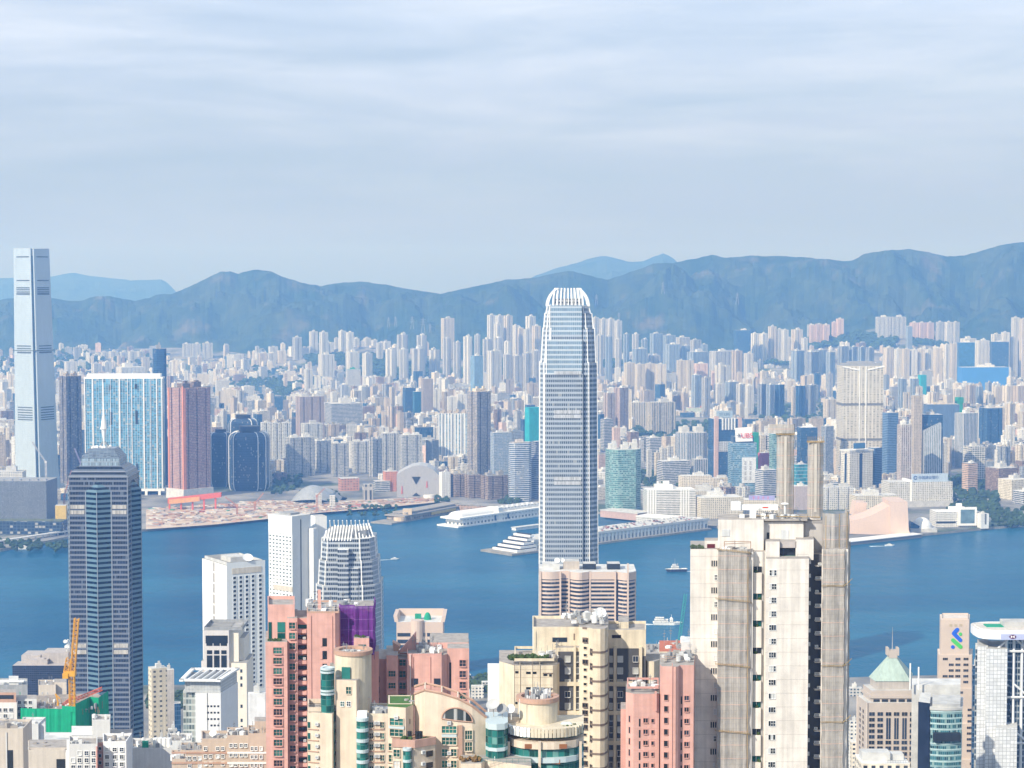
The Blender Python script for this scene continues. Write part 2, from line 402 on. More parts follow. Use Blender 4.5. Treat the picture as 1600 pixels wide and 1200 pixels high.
hills('hills', [(-500, 455), (-100, 436), (0, 434), (60, 434), (85, 431), (105, 427), (118, 426), (135, 430), (160, 433), (205, 438), (230, 437), (252, 436), (264, 443), (275, 456), (310, 480), (340, 500)], 19300, 15500, 20900, 8, hillmat('far_hill_scrub', False), .4, 4.1, 20)
hills('hills', [(740, 500), (790, 462), (830, 433), (850, 426), (870, 418), (900, 411), (925, 402), (945, 399), (965, 404), (985, 409), (1005, 408), (1022, 400), (1038, 395), (1050, 402), (1060, 410), (1090, 416), (1180, 440), (1300, 480)], 17000, 13500, 19500, 8, MATS.get('far_hill') or hillmat('far_hill_scrub', False), .4, 8.1, 20)
# --- Hong Kong island slope (below the frame near the camera, flat at the shore)
def isl_z(Y): 
    t = max(0.0, min(1.0, (1150 - Y) / 1150)); return 4 + 250 * t ** 1.35
im = M(); G = {}
ISH = [(-500, 1085), (0, 1078), (400, 1075), (760, 1062), (800, 1056), (1000, 1060), (1100, 1072), (1400, 1062), (2100, 1050)]
ys = [-300, -100, 60, 200, 400, 600, 800, 1000, 1150, 1400, 1650]
us = list(range(-500, 2101, 50))
for i, u in enumerate(us):
    ye = Yv(interp(ISH, u), 0)
    for j, Y in enumerate(ys + [ye]):
        X = (u - 800) / 3000 * (1400 if Y < 1400 else Y) ; G[i, j] = (X, Y, isl_z(max(Y, 0)))
for i in range(len(us) - 1):
    for j in range(len(ys)): im.face([G[i, j], G[i + 1, j], G[i + 1, j + 1], G[i, j + 1]])
    p, r = G[i, len(ys)], G[i + 1, len(ys)]
    im.face([(r[0], r[1], -3), (p[0], p[1], -3), p, r], 1)
struct('terrain', im, [km.m, SEAWALL])
# ================================================================ building kit
ORD = 'leftmost second third fourth fifth sixth seventh eighth ninth tenth eleventh twelfth thirteenth fourteenth fifteenth sixteenth seventeenth eighteenth nineteenth twentieth'.split()
def ordn(i): return ORD[0] if i == 0 else ORD[i] + ' from the left' if i < 20 else None
def notched(w, d, nf, ns, nw, nd):
    """rectangle with nf notches on front/back and ns on the sides, nw wide, nd deep (fractions of a bay)"""
    c = [(-w / 2, -d / 2), (w / 2, -d / 2), (w / 2, d / 2), (-w / 2, d / 2)]; out = []
    for k in range(4):
        a, b = Vector(c[k]), Vector(c[(k + 1) % 4]); L = (b - a).length; t = (b - a) / L; n = Vector((-t.y, t.x)); q = nf if k % 2 == 0 else ns
        out.append(tuple(a))
        for i in range(q):
            x = L * (i + .5) / q if q > 1 else L / 2; h = min(nw, L / q * .4) / 2
            if q > 1 and False: pass
            out += [tuple(a + t * (x - h)), tuple(a + t * (x - h) + n * nd), tuple(a + t * (x + h) + n * nd), tuple(a + t * (x + h))]
    return out
def plan(kind, w, d):
    if kind == 'rect': return [(-w / 2, -d / 2), (w / 2, -d / 2), (w / 2, d / 2), (-w / 2, d / 2)]
    if kind == 'cross':
        a, b = w * .2, d * .2; return [(-a, -d / 2), (a, -d / 2), (a, -b), (w / 2, -b), (w / 2, b), (a, b), (a, d / 2), (-a, d / 2), (-a, b), (-w / 2, b), (-w / 2, -b), (-a, -b)]
    if kind == 'notch': return notched(w, d, 1, 1, min(w, d) * .22, min(w, d) * .2)
    if kind == 'bays': n = max(1, int(w / 17)); return notched(w, d, n, max(1, int(d / 18)), 3.6, 2.8)
    if kind == 'round': return [(w / 2 * math.cos(a), d / 2 * math.sin(a)) for a in [2 * math.pi * i / 20 for i in range(20)]]
    if kind == 'oct': c = min(w, d) * .28; return [(-w / 2 + c, -d / 2), (w / 2 - c, -d / 2), (w / 2, -d / 2 + c), (w / 2, d / 2 - c), (w / 2 - c, d / 2), (-w / 2 + c, d / 2), (-w / 2, d / 2 - c), (-w / 2, -d / 2 + c)]
def at(poly, x, y, yaw=0):
    c, s = math.cos(yaw), math.sin(yaw); return [(x + a * c - b * s, y + a * s + b * c) for a, b in poly]
def fit(u0, u1, vtop, Y, yaw, ratio, v=None):
    """plan size, centre and roof height of a block whose picture runs u0..u1 with its nearest corner at Y"""
    c, s = math.cos(yaw), abs(math.sin(yaw)); span = (u1 - u0) / FPX
    w = span * Y / (c + ratio * s); d = ratio * w; Yc = Y + (d * c + w * s) / 2
    w *= Yc / Y; d *= Yc / Y
    return w, d, Xu((u0 + u1) / 2, Yc, v or vtop + 40), Yc, Zv(vtop, Y)
LAND = []      # (u0, u1, vtop, vbase, Y) of the buildings placed by hand
def bl(name, label, u0, u1, vtop, Y, mat, kind='notch', yaw=.6, ratio=.8, roof=None, cat='building', group=None, detail=True, plant=1, parapet=0, z0=None, vb=None, podium=None, crown=None, ph=None):
    if Y > 4100: Y = min(8650, Y * (1 + .14 * min(1, (Y - 4100) / 900)))
    w, d, x, y, z1 = fit(u0, u1, vtop, Y, yaw, ratio); z0 = land_z(x, y) - 1 if z0 is None else z0
    roof = roof or ROOFW; P_ = at(plan(kind, w, d), x, y, yaw)
    LAND.append((u0, u1, vtop, vb if vb else proj((x, y, z0))[1], Y))
    m = M(); m.prism(P_, z0, z1, 0, 1)
    if parapet: m.prism(inset(P_, 1.015), z1 - parapet * .3, z1 + parapet, 1, 1, top=False); 
    k = M()
    hh = ph or max(3.0, min(w, d) * .18)
    for i in range(plant):
        ox, oy = (R.uniform(-.12, .12) * w, R.uniform(-.12, .12) * d) if plant == 1 else ((i - (plant - 1) / 2) * w / plant, R.uniform(-.1, .1) * d)
        c, s = math.cos(yaw), math.sin(yaw)
        k.rbox(x + ox * c - oy * s, y + ox * s + oy * c, w * .34 / max(1, plant * .6), d * .36, z1, z1 + hh * R.uniform(.8, 1.3), yaw, 1 if not detail else 0)
        k.rbox(x + ox * c - oy * s + w * .05, y + ox * s + oy * c, w * .12, d * .14, z1, z1 + hh * R.uniform(1.4, 1.9), yaw, 1 if not detail else 0)
    if not detail:
        m.f += [tuple(i + len(m.v) for i in f) for f in k.f]; m.v += k.v; m.m += k.m; m.uv += k.uv
        ob = m.build(name, [mat, roof], None, (x, y, z0)); tag(ob, label, cat, group); return ob
    t = T(name, label, cat, (x, y, z0), group)
    t.add('wall', m, [mat, roof])
    if k.v: t.add('plant_room', k, roof)
    t.geo = (P_, x, y, w, d, yaw, z0, z1)
    return t
def estate(desc, spans, Y, mat, kind='notch', yaw=.6, ratio=.8, group=None, name='apartment_tower', dY=0, roof=None):
    """a row of towers: spans = (u0, u1, vtop) from left to right"""
    for i, s in enumerate(spans):
        mm = mat[i % len(mat)] if isinstance(mat, list) else mat
        bl(name, desc + ', ' + ordn(i) if len(spans) > 1 else desc, s[0], s[1], s[2], Y + R.uniform(-dY, dY), mm, kind, yaw + R.uniform(-.12, .12), ratio, detail=False, cat='apartment tower', group=group, roof=roof)
def extr(m, prof, Y, depth, mf=0, ms=0, z=None):
    """polygon in picture coordinates (anticlockwise, from the lower left) stood up at distance Y and given depth"""
    F_ = [(Xu(u, Y, v), Y, Zv(v, Y)) for u, v in prof]; B_ = [(x, y + depth, zz) for x, y, zz in F_]
    m.face(F_, mf); m.face(B_[::-1], mf)
    for i in range(len(F_)):
        j = (i + 1) % len(F_); m.face([F_[j], F_[i], B_[i], B_[j]], ms)
    return m
def shore_pt(u, v, z=0.0):
    Y = Yv(v, z); return (Xu(u, Y, v), Y)
# far façades
FW = facade('tile_white', (.78, .77, .73), (.06, .085, .12), 3.4, 3.1, .52, .46, wvar=.1)
FC = facade('tile_cream', (.76, .69, .57), (.07, .08, .10), 3.4, 3.1, .5, .44)
FB = facade('tile_beige', (.56, .48, .39), (.09, .11, .14), 3.2, 3.0, .5, .45)
FP = facade('tile_pink', (.72, .54, .47), (.11, .12, .15), 3.0, 3.0, .44, .42)
FG = facade('tile_grey', (.58, .58, .57), (.05, .08, .11), 3.4, 3.1, .55, .5)
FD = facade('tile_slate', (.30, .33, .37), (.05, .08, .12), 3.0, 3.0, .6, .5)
FBR = facade('brick_brown', (.30, .21, .17), (.06, .08, .11), 3.4, 3.2, .6, .5)
GB = facade('curtain_blue', (.07, .15, .26), (.03, .09, .19), 1.6, 3.6, .85, .8, blinds=.04, prough=.1, pmetal=.4)
GC = facade('curtain_cyan', (.55, .62, .66), (.06, .28, .42), 2.4, 3.1, .78, .74, blinds=.1, prough=.12)
GS = facade('strip_dark', (.60, .61, .62), (.035, .06, .10), 2.0, 3.6, 1, .52, blinds=.1)
VS = facade('stripe_upright', (.72, .72, .71), (.05, .10, .17), 4.0, 3.3, .55, 1, blinds=0)
VS2 = facade('stripe_upright_cream', (.66, .60, .48), (.14, .17, .2), 5.5, 3.0, .45, .9, blinds=.1)
FGW = facade('grid_white', (.74, .74, .71), (.12, .15, .19), 3.8, 3.2, .6, .55, blinds=.25)
FGC = facade('grid_cream', (.72, .67, .55), (.16, .15, .13), 3.6, 3.2, .55, .55, blinds=.2)
TEAL = facade('glass_teal', (.30, .42, .40), (.05, .17, .17), 3.0, 3.6, .9, .55, blinds=.25, curtain=(.35, .52, .48), vary=.7)
NETG = matte('net_green', (.02, .34, .20), .85, .3, .1)
NETT = matte('net_teal', (.02, .38, .44), .85, .25, .1)
RIB = matte('steel_white', (.75, .77, .78), .4, .05, streak=False)
# ================================================================ far shore landmarks
def icc():
    Y = 3720; yaw = rad(62); zt, zb = Zv(388, Y), 3
    t0 = T('skyscraper', 'very tall silver glass skyscraper at the left, dark louvre stripes, highest on the far shore', 'skyscraper', (Xu(56, Y + 25, 600), Y + 28, zb))
    x, y = t0.loc[0], t0.loc[1]; s0, s1 = 64.0, 51.5; x1 = x - 6.0; H_ = zt - zb
    SIL = facade('icc_silver_glass', (.52, .57, .60), (.40, .48, .54), 3.0, 4.2, .9, .72, blinds=0, vary=.06, prough=.3, pmetal=.15, rnd=0, wrough=.35)
    DK = glass('icc_corner_glass', (.05, .10, .16), .15)
    c = M(); c.prism(rect(x, y, s0 * .9, s0 * .9, yaw), zb, zt - 14, 0, 0, poly1=rect(x1, y, s1 * .9, s1 * .9, yaw)); t0.add('core', c, DK)
    def sq(z, k=1.0):
        f = (z - zb) / H_; f2 = 0 if f > .14 else ((.14 - f) / .14) ** 2
        s = (s0 + (s1 - s0) * f + 9 * f2) * k; return rect(x + (x1 - x) * f, y, s, s, yaw)
    zs = [zb, zb + H_ * .03, zb + H_ * .06, zb + H_ * .1, zb + H_ * .14, zt]
    def face_pts(k, z, e0, e1, out):
        p = sq(z); a, b = Vector(p[k]), Vector(p[(k + 1) % 4]); d = b - a; n = Vector((d.y, -d.x)).normalized()
        return a + d * e0 + n * out, a + d * e1 + n * out
    for k in range(4):
        m = M(); e0, e1 = .07, .9
        for za, zz in zip(zs, zs[1:]):
            top = zt if k != 0 else zt - 1
            zz = min(zz, top)
            A, B = face_pts(k, za, e0, e1, 0), face_pts(k, zz, e0, e1, 0); L = (A[1] - A[0]).length
            m.face([(*A[0], za), (*A[1], za), (*B[1], zz), (*B[0], zz)], 0, [(0, za), (L, za), (L, zz), (0, zz)])
            Ai, Bi = face_pts(k, za, e0, e1, -3.2), face_pts(k, zz, e0, e1, -3.2)
            m.face([(*A[1], za), (*Ai[1], za), (*Bi[1], zz), (*B[1], zz)], 0); m.face([(*Ai[0], za), (*A[0], za), (*B[0], zz), (*Bi[0], zz)], 0)
        m.face([(*B[0], zz), (*B[1], zz), (*Bi[1], zz), (*Bi[0], zz)], 0)
        t0.add('glass_face', m, SIL)
    LV = matte('icc_louvre', (.10, .12, .14), .6, .2)
    for v in (402, 439, 450.5, 453.5, 457, 460.5, 541.5, 545.5, 552, 637.5, 641.5, 645.5, 649.5, 653, 656.5):
        z = Zv(v, Y)
        for k in (3, 0):
            m = M(); A = face_pts(k, z, .2 if v > 440 else .22, .82, .5); B = face_pts(k, z, .2, .82, -.5)
            hgt = 2.0 if v not in (460.5, 552) else 3.0
            m.prism([tuple(A[0]), tuple(A[1]), tuple(B[1]), tuple(B[0])], z, z + hgt, 0, 0, bottom=True); t0.add('louvre_band', m, LV)
    m = M(); z = Zv(548.5, Y); m.prism(inset(sq(z), 1.005), z, z + 1.6, 0, 0, bottom=True); t0.add('ring_band', m, LV)
icc()
bl('residential_tower', 'dark brown and blue residential tower right beside the tall silver skyscraper', 93, 127, 588, 3850, facade('brown_blue', (.25, .22, .2), (.04, .08, .15), 3.4, 3, .6, .6), 'bays', .75, .8, roof=FB, plant=2)
# cyan glass gate tower
def gate_tower():
    Y = 3720; w, d, x, y, z1 = fit(134, 256, 592, Y, .06, .22); z0 = 3
    t = T('residential_tower', 'wide white framed residential tower with cyan glass, standing on white gate posts', 'residential tower', (x, y, z0))
    P_ = rect(x, y, w, d, .06); zb = Zv(764, Y)
    m = M(); m.prism(P_, zb, z1, 0, 1, bottom=True); t.add('wall', m, [facade('cyan_bays', (.42, .52, .58), (.05, .23, .37), 4.6, 3.3, .8, .8, blinds=.08, vary=.6, prough=.15), ROOFW])
    A, B = P_[0], P_[1]; L = math.dist(A, B)
    for f, wd in ((.0, 1.8), (.1, 2.2), (.23, 1.8), (.33, .9), (.44, 2.6), (.55, .9), (.6, 1.4), (.75, 2.6), (.84, .9), (.92, 1.8), (.985, 1.8)):
        q = M(); q.wbox(A, B, f * L, f * L + wd, zb, z1, 0, 1.4); t.add('pier', q, WHITE)
    q = M(); q.prism(inset(P_, 1.012), z1, z1 + 3, 0, 0, bottom=True); q.rbox(x, y, w * .94, d * .8, z1 + 3, z1 + 9, .06); t.add('cornice', q, WHITE)
    for f, va, vb in ((.335, 644, 664), (.665, 642, 663), (.33, 602, 610), (.66, 600, 608), (.665, 725, 735)):
        q = M(); q.wbox(A, B, f * L - 2.2, f * L + 2.2, Zv(vb, Y), Zv(va, Y), .3, .6); t.add('sky_slot', q, DARK)
    q = M(); q.prism(inset(P_, 1.03), zb - 5, zb, 0, 0, bottom=True); t.add('transfer_beam', q, WHITE)
    for f in (.02, .14, .3, .46, .62, .78, .95):
        for g in (0, 1):
            q = M(); a = Vector(P_[0 if g == 0 else 3]); b = Vector(P_[1 if g == 0 else 2]); c = a + (b - a) * f; q.rbox(c.x, c.y, 5, 5, z0, zb - 5, .06); t.add('gate_post', q, WHITE)
    q = M(); q.rbox(x, y + d * .4, w * .8, 4, z0, zb - 5, .06); t.add('lobby_wall', q, GB)
    LAND.append((134, 256, 590, 780, Y))
gate_tower()
bl('office_tower', 'dark blue office tower with rounded grey cap, behind the cyan gate tower', 237, 262, 545, 3900, GB, 'oct', .3, .9, roof=GREY, plant=1, ph=7)
def red_tower():
    t = bl('residential_tower', 'red and brown residential tower with orange edge strips beside the cyan tower', 263, 328, 607, 3650, facade('redbrown', (.50, .30, .25), (.06, .08, .12), 2.8, 3, .55, .55), 'bays', .8, .8, roof=FBR, plant=2)
    P_, x, y, w, d, yaw, z0, z1 = t.geo; q = rect(x, y, w, d, yaw)
    OR = matte('orange_tile', (.62, .26, .17), .7)
    for k, (i, f) in enumerate(((3, .02), (3, .93), (0, .02))):
        m = M(); A, B = q[i], q[(i + 1) % 4]; L = math.dist(A, B); m.wbox(A, B, f * L, f * L + 4, z0 + 10, z1 + (4 if k == 1 else 0), 0, 1.2); t.add('edge_strip', m, OR)
    m = M(); m.prism(inset(q, 1.12), z0, Zv(765, 3650), 0, 0); t.add('podium', m, ROOFW)
red_tower()
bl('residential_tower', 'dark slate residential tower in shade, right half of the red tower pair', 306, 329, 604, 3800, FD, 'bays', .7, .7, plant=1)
# curvy dark glass complex with white ribs
CG = facade('curvy_dark_glass', (.06, .10, .17), (.02, .05, .10), 2.2, 3.4, .85, .8, blinds=.05, prough=.08, pmetal=.3)
def curvy(lab, u0, u1, vt, Y, nrib):
    w, d, x, y, z1 = fit(u0, u1, vt, Y, 0, .8); t = T('curved_glass_tower', lab, 'office tower', (x, y, 3)); n = 28
    def ring(k): 
        out = []
        for i in range(n):
            a = 2 * math.pi * i / n - math.pi / 2; c, s = math.cos(a), math.sin(a); e = .42
            out.append((x + w / 2 * k * math.copysign(abs(c) ** e, c), y + d / 2 * k * math.copysign(abs(s) ** e, s)))
        return out
    hs = w * .2; lv = [(3, .88), (9, .96), (20, 1.0), (z1 - hs, 1.0), (z1 - hs * .6, .98), (z1 - hs * .25, .9), (z1 - hs * .05, .76), (z1, .6)]
    m = M()
    for (za, ka), (zb, kb) in zip(lv, lv[1:]): m.prism(ring(ka), za, zb, 0, 1, poly1=ring(kb), top=zb == z1)
    t.add('glass_shell', m, [CG, ROOF])
    q = M(); q.cyl(x, y, w * .27, z1, z1 + w * .14, 0, n=18); t.add('roof_drum', q, DARK)
    for i in range(nrib):
        j = int(n * (i + .5) / nrib); r_ = M()
        for (za, ka), (zb, kb) in zip(lv, lv[1:]):
            a, b = ring(ka * 1.01)[j], ring(kb * 1.01)[j]; r_.tube((*a, za), (*b, zb), .9, 0, 5)
        t.add('white_rib', r_, RIB)
    LAND.append((u0, u1, vt, 768, Y))
curvy('dark curved glass tower with drum roof, rear one of the ribbed cluster', 359, 402, 655, 3980, 6)
curvy('slim dark curved glass tower, left one of the ribbed cluster beside the red tower', 329, 361, 676, 3880, 6)
curvy('broad dark curved glass tower with white ribs, front right of the ribbed cluster', 359, 421, 676, 3800, 9)
# left foreground of the far shore
def perforated_block():
    t = bl('theatre_block', 'low wide grey perforated block on the waterfront at the left edge', -40, 84, 752, 3330, facade('perforated_grey', (.13, .15, .18), (.24, .26, .29), 2.2, 2.2, .45, .45, blinds=0), 'rect', -.05, .5, roof=GREY, plant=0)
    P_, x, y, w, d, yaw, z0, z1 = t.geo; m = M()
    for i in range(9): m.rbox(x - w * .45 + i * w * .11, y - d * .3, w * .07, 8, z1, z1 + R.uniform(1.5, 4), yaw)
    t.add('roof_plant', m, GREY)
perforated_block()
bl('site_hall', 'small yellow gabled site building beside the grey perforated block', 87, 105, 790, 3270, matte('yellow_sheet', (.62, .45, .12), .7), 'rect', .1, .8, plant=0, detail=False)
bl('podium_building', 'long dark glass podium along the water below the perforated block', -60, 104, 815, 3130, facade('podium_dark', (.05, .08, .12), (.02, .04, .07), 6, 5, .8, .7), 'rect', -.07, .2, roof=matte('green_roof', (.16, .19, .12), .9, .5, .08), plant=0)
bl('low_hall', 'pale curved roof hall behind the perforated block at the left', -10, 40, 738, 3600, FW, 'rect', .1, .8, detail=False)
m = M(); 
A, B = shore_pt(-60, 856, 8), shore_pt(106, 831, 8); m.wbox(A, B, 0, math.dist(A, B), 8, 10, -9, 0)
for i in range(14): 
    p = Vector(A).lerp(Vector(B), (i + .5) / 14); m.rbox(p.x, p.y + 5, 2, 2, -1, 8)
tag(m.build('elevated_road', ROOFW, None, (A[0], A[1], 0)), 'pale elevated road along the waterfront at the left edge', 'road bridge')
# slabs behind the construction site: eight grey grid blocks
SLAB = facade('slab_grid_grey', (.52, .53, .53), (.12, .14, .17), 4.2, 3.2, .62, .55, blinds=.25, wvar=.12)
for i, (a, b, v, yw) in enumerate([(447, 491, 684, .5), (488, 517, 689, .75), (517, 545, 693, .4), (550, 580, 690, .35), (577, 597, 686, .8), (595, 624, 677, .3), (624, 660, 680, .35)]):
    bl('slab_block', 'grey gridded apartment slab behind the waterfront site, ' + ordn(i), a, b, v, 4080 + (i % 2) * 60, SLAB, 'bays', yw, .45, detail=True, plant=2, cat='apartment block', group='grey gridded slabs')
for i, (a, b, v) in enumerate([(407, 424, 660), (424, 440, 661), (440, 456, 660), (470, 505, 662)]):
    bl('apartment_block', 'tall pale apartment block between curved glass towers and slabs, ' + ordn(i), a, b, v, 4260, FGW, 'bays', .4, .6, detail=False, cat='apartment block', group='pale blocks behind the slabs')
bl('apartment_block', 'brown twin slab tower with dark central recess above the grey slabs', 462, 507, 620, 4450, facade('brown_twin', (.42, .34, .32), (.16, .16, .18), 3, 3, .45, .5), 'bays', .45, .5, plant=2)
bl('office_block', 'wide grey office block with white bands and open corner, behind the brown twin tower', 507, 567, 631, 4700, GS, 'rect', .35, .8, plant=1)
# shell roof station
def shell():
    Y = 3640; t = T('station_hall', 'low station with curved silver shell roof beside the construction site', 'station', (Xu(497, Y), Y, 3)); m = M(); n = 16
    W_ = Xu(540, Y) - Xu(456, Y); x0 = Xu(456, Y)
    for g in range(2):
        G = {}
        for i in range(n + 1):
            f = i / n
            for j in range(7):
                h = j / 6; yy = Y + (h * 2 - 1) * 52 * (.4 + .6 * math.sin(math.pi * f)); zz = 4 + (30 - 7 * g) * math.sin(math.pi * min(1, f * (1.0 + .15 * g))) ** .8 * (1 - (h * 2 - 1) ** 2 * .75)
                G[i, j] = (x0 + W_ * (f * .82 + .18 * g), yy + g * 30 - 10, zz)
        for i in range(n):
            for j in range(6): m.face([G[i, j], G[i + 1, j], G[i + 1, j + 1], G[i, j + 1]], 0)
    t.add('shell_roof', m, matte('shell_silver', (.42, .44, .45), .45, .2, .15, metal=.3)); q = M()
    q.rbox(Xu(500, Y), Y + 5, W_ * .55, 50, 3, 17); t.add('glass_wall', q, GB)
    LAND.append((456, 545, 738, 780, Y))
shell()
# arched grey theatre
def theatre():
    Y = 3690; t = T('theatre', 'grey arched box theatre with dark triangular entrance', 'theatre', (Xu(652, Y), Y, 3)); m = M()
    extr(m, [(620, 778), (686, 778), (686, 743), (678, 735), (667, 729), (655, 727), (643, 729), (632, 734), (620, 741)], Y, 70, 0, 1)
    t.add('wall', m, [matte('ribbed_silver', (.40, .40, .41), .5, .15, .3, metal=.2), matte('arch_roof', (.45, .46, .48), .5, .15, .1)])
    q = M(); extr(q, [(650, 757), (657, 745), (643.5, 745)], Y - 1, 1.4); extr(q, [(644, 775), (657, 775), (650, 770)], Y - 1, 1.4); t.add('entrance', q, DARK)
    for u in (627, 666, 679):
        q = M(); extr(q, [(u, 772 if u < 640 else 768 - (u - 660)), (u + 2, 771 if u < 640 else 768 - (u - 660)), (u + 1.5, 757 - (u - 640) * .2), (u + .6, 757 - (u - 640) * .2)], Y - 1.2, 1.3); t.add('red_banner', q, matte('banner_red', (.6, .1, .1), .7))
    LAND.append((620, 686, 727, 778, Y))
theatre()
bl('orange_block', 'small block with orange end walls left of the arched theatre', 598, 622, 737, 3790, facade('orange_wall', (.66, .28, .18), (.2, .14, .12), 5, 4, .3, .4), 'rect', .3, .8, detail=False)
bl('apartment_block', 'slim bright white block between arched theatre and brown blocks', 686, 704, 738, 3680, facade('white_thin', (.8, .8, .78), (.2, .22, .25), 3.6, 3.2, .3, .4), 'rect', .5, .7, plant=1)
# brown harbour blocks
BH = facade('brown_bands', (.36, .28, .23), (.09, .08, .08), 2.6, 3.4, .8, .5, blinds=.12)
for i, (a, b, v, Yq, yw) in enumerate([(704, 730, 741, 3690, .45), (726, 752, 742, 3670, .45), (751, 794, 744, 3640, .5)]):
    bl('harbour_block', 'brown banded waterfront block with flat roof, %s' % ordn(i), a, b, v, Yq, BH, 'bays', yw, .7, roof=ROOF, plant=2, cat='office block', group='brown harbour blocks')
bl('office_tower', 'blue and white striped waterfront tower left of the tallest central skyscraper', 793, 832, 692, 3600, facade('stripe_blue_white', (.66, .68, .70), (.05, .10, .19), 3, 3.7, 1, .58, blinds=.05), 'oct', .3, .6, roof=matte('band_beige', (.55, .5, .45), .8), plant=1)
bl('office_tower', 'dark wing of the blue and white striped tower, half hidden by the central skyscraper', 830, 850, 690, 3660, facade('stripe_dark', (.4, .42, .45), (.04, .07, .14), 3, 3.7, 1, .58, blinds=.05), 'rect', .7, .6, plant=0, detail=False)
def tall_pair():
    t = bl('residential_tower', 'tall brown and blue residential tower with two beige roof lanterns', 730, 767, 612, 3960, facade('brownblue_tall', (.36, .32, .28), (.06, .10, .17), 3, 3.1, .55, .6), 'bays', .75, .8, plant=2, roof=matte('lantern_beige', (.66, .58, .45), .8))
tall_pair()
bl('office_tower', 'slim light blue ribbed glass tower behind the brown tower with lanterns', 735, 755, 556, 5000, facade('ribbed_blue', (.42, .52, .6), (.10, .24, .40), 3, 4, .6, 1, blinds=0), 'rect', .5, .9, plant=1)
bl('office_block', 'blue grey gridded office block right of the tall lantern tower', 766, 800, 676, 3900, facade('grid_bluegrey', (.40, .46, .54), (.10, .17, .26), 2.6, 3.2, .6, .6), 'rect', .4, .5)
bl('netted_tower', 'tower wrapped in bright teal netting left of the tallest central skyscraper', 820, 845, 637, 4300, NETT, 'rect', .5, .7, roof=NETT, plant=0)
bl('office_block', 'white block with cross shaped emblem behind the striped blue tower', 795, 818, 674, 4050, FW, 'rect', .5, .7, detail=False)
# right of the central skyscraper
def teal_round():
    t = bl('office_tower', 'teal glass office tower with curved faces and white roof huts', 943, 1004, 703, 3410, TEAL, 'oct', .25, .8, roof=matte('band_pale', (.6, .6, .57), .8), plant=3)
teal_round()
def white_hotel():
    t = bl('hotel', 'long white waterfront hotel with dark bands and striped end bays', 1005, 1086, 766, 3350, facade('hotel_bands', (.76, .75, .72), (.22, .22, .21), 3, 3.1, 1, .5, blinds=0), 'rect', .12, .5, plant=1, roof=WHITE)
    P_, x, y, w, d, yaw, z0, z1 = t.geo; A, B = P_[0], P_[1]; L = math.dist(A, B)
    for f in (.0, .68):
        for k in range(4):
            m = M(); m.wbox(A, B, f * L + k * 4.6, f * L + k * 4.6 + 2.2, z0, z1, 0, .8); t.add('upright_fin', m, WHITE)
white_hotel()
bl('hotel', 'cream waterfront hotel with square window grid right of the white banded hotel', 1083, 1160, 778, 3340, FGC, 'rect', .22, .6, plant=1)
bl('hotel', 'flat roofed cream annexe behind the cream waterfront hotel', 1060, 1130, 768, 3520, FGC, 'rect', .1, .5, detail=False)
bl('office_block', 'blue eight sided office block with white upright fins', 1052, 1108, 677, 4250, VS, 'oct', .3, .8, plant=2)
bl('office_block', 'small white finned block below the blue eight sided block', 1080, 1107, 718, 4050, VS, 'rect', .3, .7, plant=1)
def yf_tower():
    t = bl('office_tower', 'blue tower with pink side pillars and a pale rooftop sign', 1107, 1156, 655, 3960, GB, 'rect', .3, .7, plant=1)
    P_, x, y, w, d, yaw, z0, z1 = t.geo; A, B = P_[0], P_[1]; L = math.dist(A, B); PK = matte('pillar_pink', (.58, .42, .38), .7)
    for f in (0, .93):
        m = M(); m.wbox(A, B, f * L - 2, f * L + 6, z0, z1 + 6 - 4 * (f > 0), -4, 2); t.add('side_pillar', m, PK)
    for k in range(5):
        m = M(); m.wbox(A, B, L * (.25 + .12 * k), L * (.25 + .12 * k) + 3, Zv(672, 3960), z1 + 2, 0, 1.5); t.add('white_fin', m, WHITE)
    m = M(); m.wbox(A, B, L * .05, L * .7, z1 + 3, z1 + 17, -3, -1.5); s = t.add('sign_board', m, matte('sign_greyblue', (.40, .50, .58), .6))
    text('YF LIFE', 8, t, s, A, B, L * .37, z1 + 7, -1.35, GB)
    m = M(); m.wbox(A, B, L * .1, L * .62, Zv(706, 3960), Zv(690, 3960), 0, 1.2); t.add('lattice_panel', m, facade('lattice', (.6, .6, .6), (.1, .12, .15), 4, 4, .55, .55, blinds=0))
def text(s, size, t, parent, A, B, at_, z, out, mat, name='lettering', align='CENTER'):
    c = D.curves.new('txt', 'FONT'); c.body = s; c.size = size; c.align_x = align; c.extrude = .12
    o = D.objects.new('txt', c); COL.objects.link(o); dg = bpy.context.evaluated_depsgraph_get(); me = D.meshes.new_from_object(o.evaluated_get(dg)); D.objects.remove(o)
    me.materials.clear(); me.materials.append(mat); me.name = name
    d = (Vector(B) - Vector(A)).normalized(); n = Vector((d.y, -d.x)); p = Vector(A) + d * at_ + n * out
    ob = D.objects.new(name, me); COL.objects.link(ob); ob.parent = parent or t.o
    ob.location = (p.x - t.loc[0], p.y - t.loc[1], z - t.loc[2]); ob.rotation_euler = (math.pi / 2, 0, math.atan2(d.y, d.x)); return ob
yf_tower()
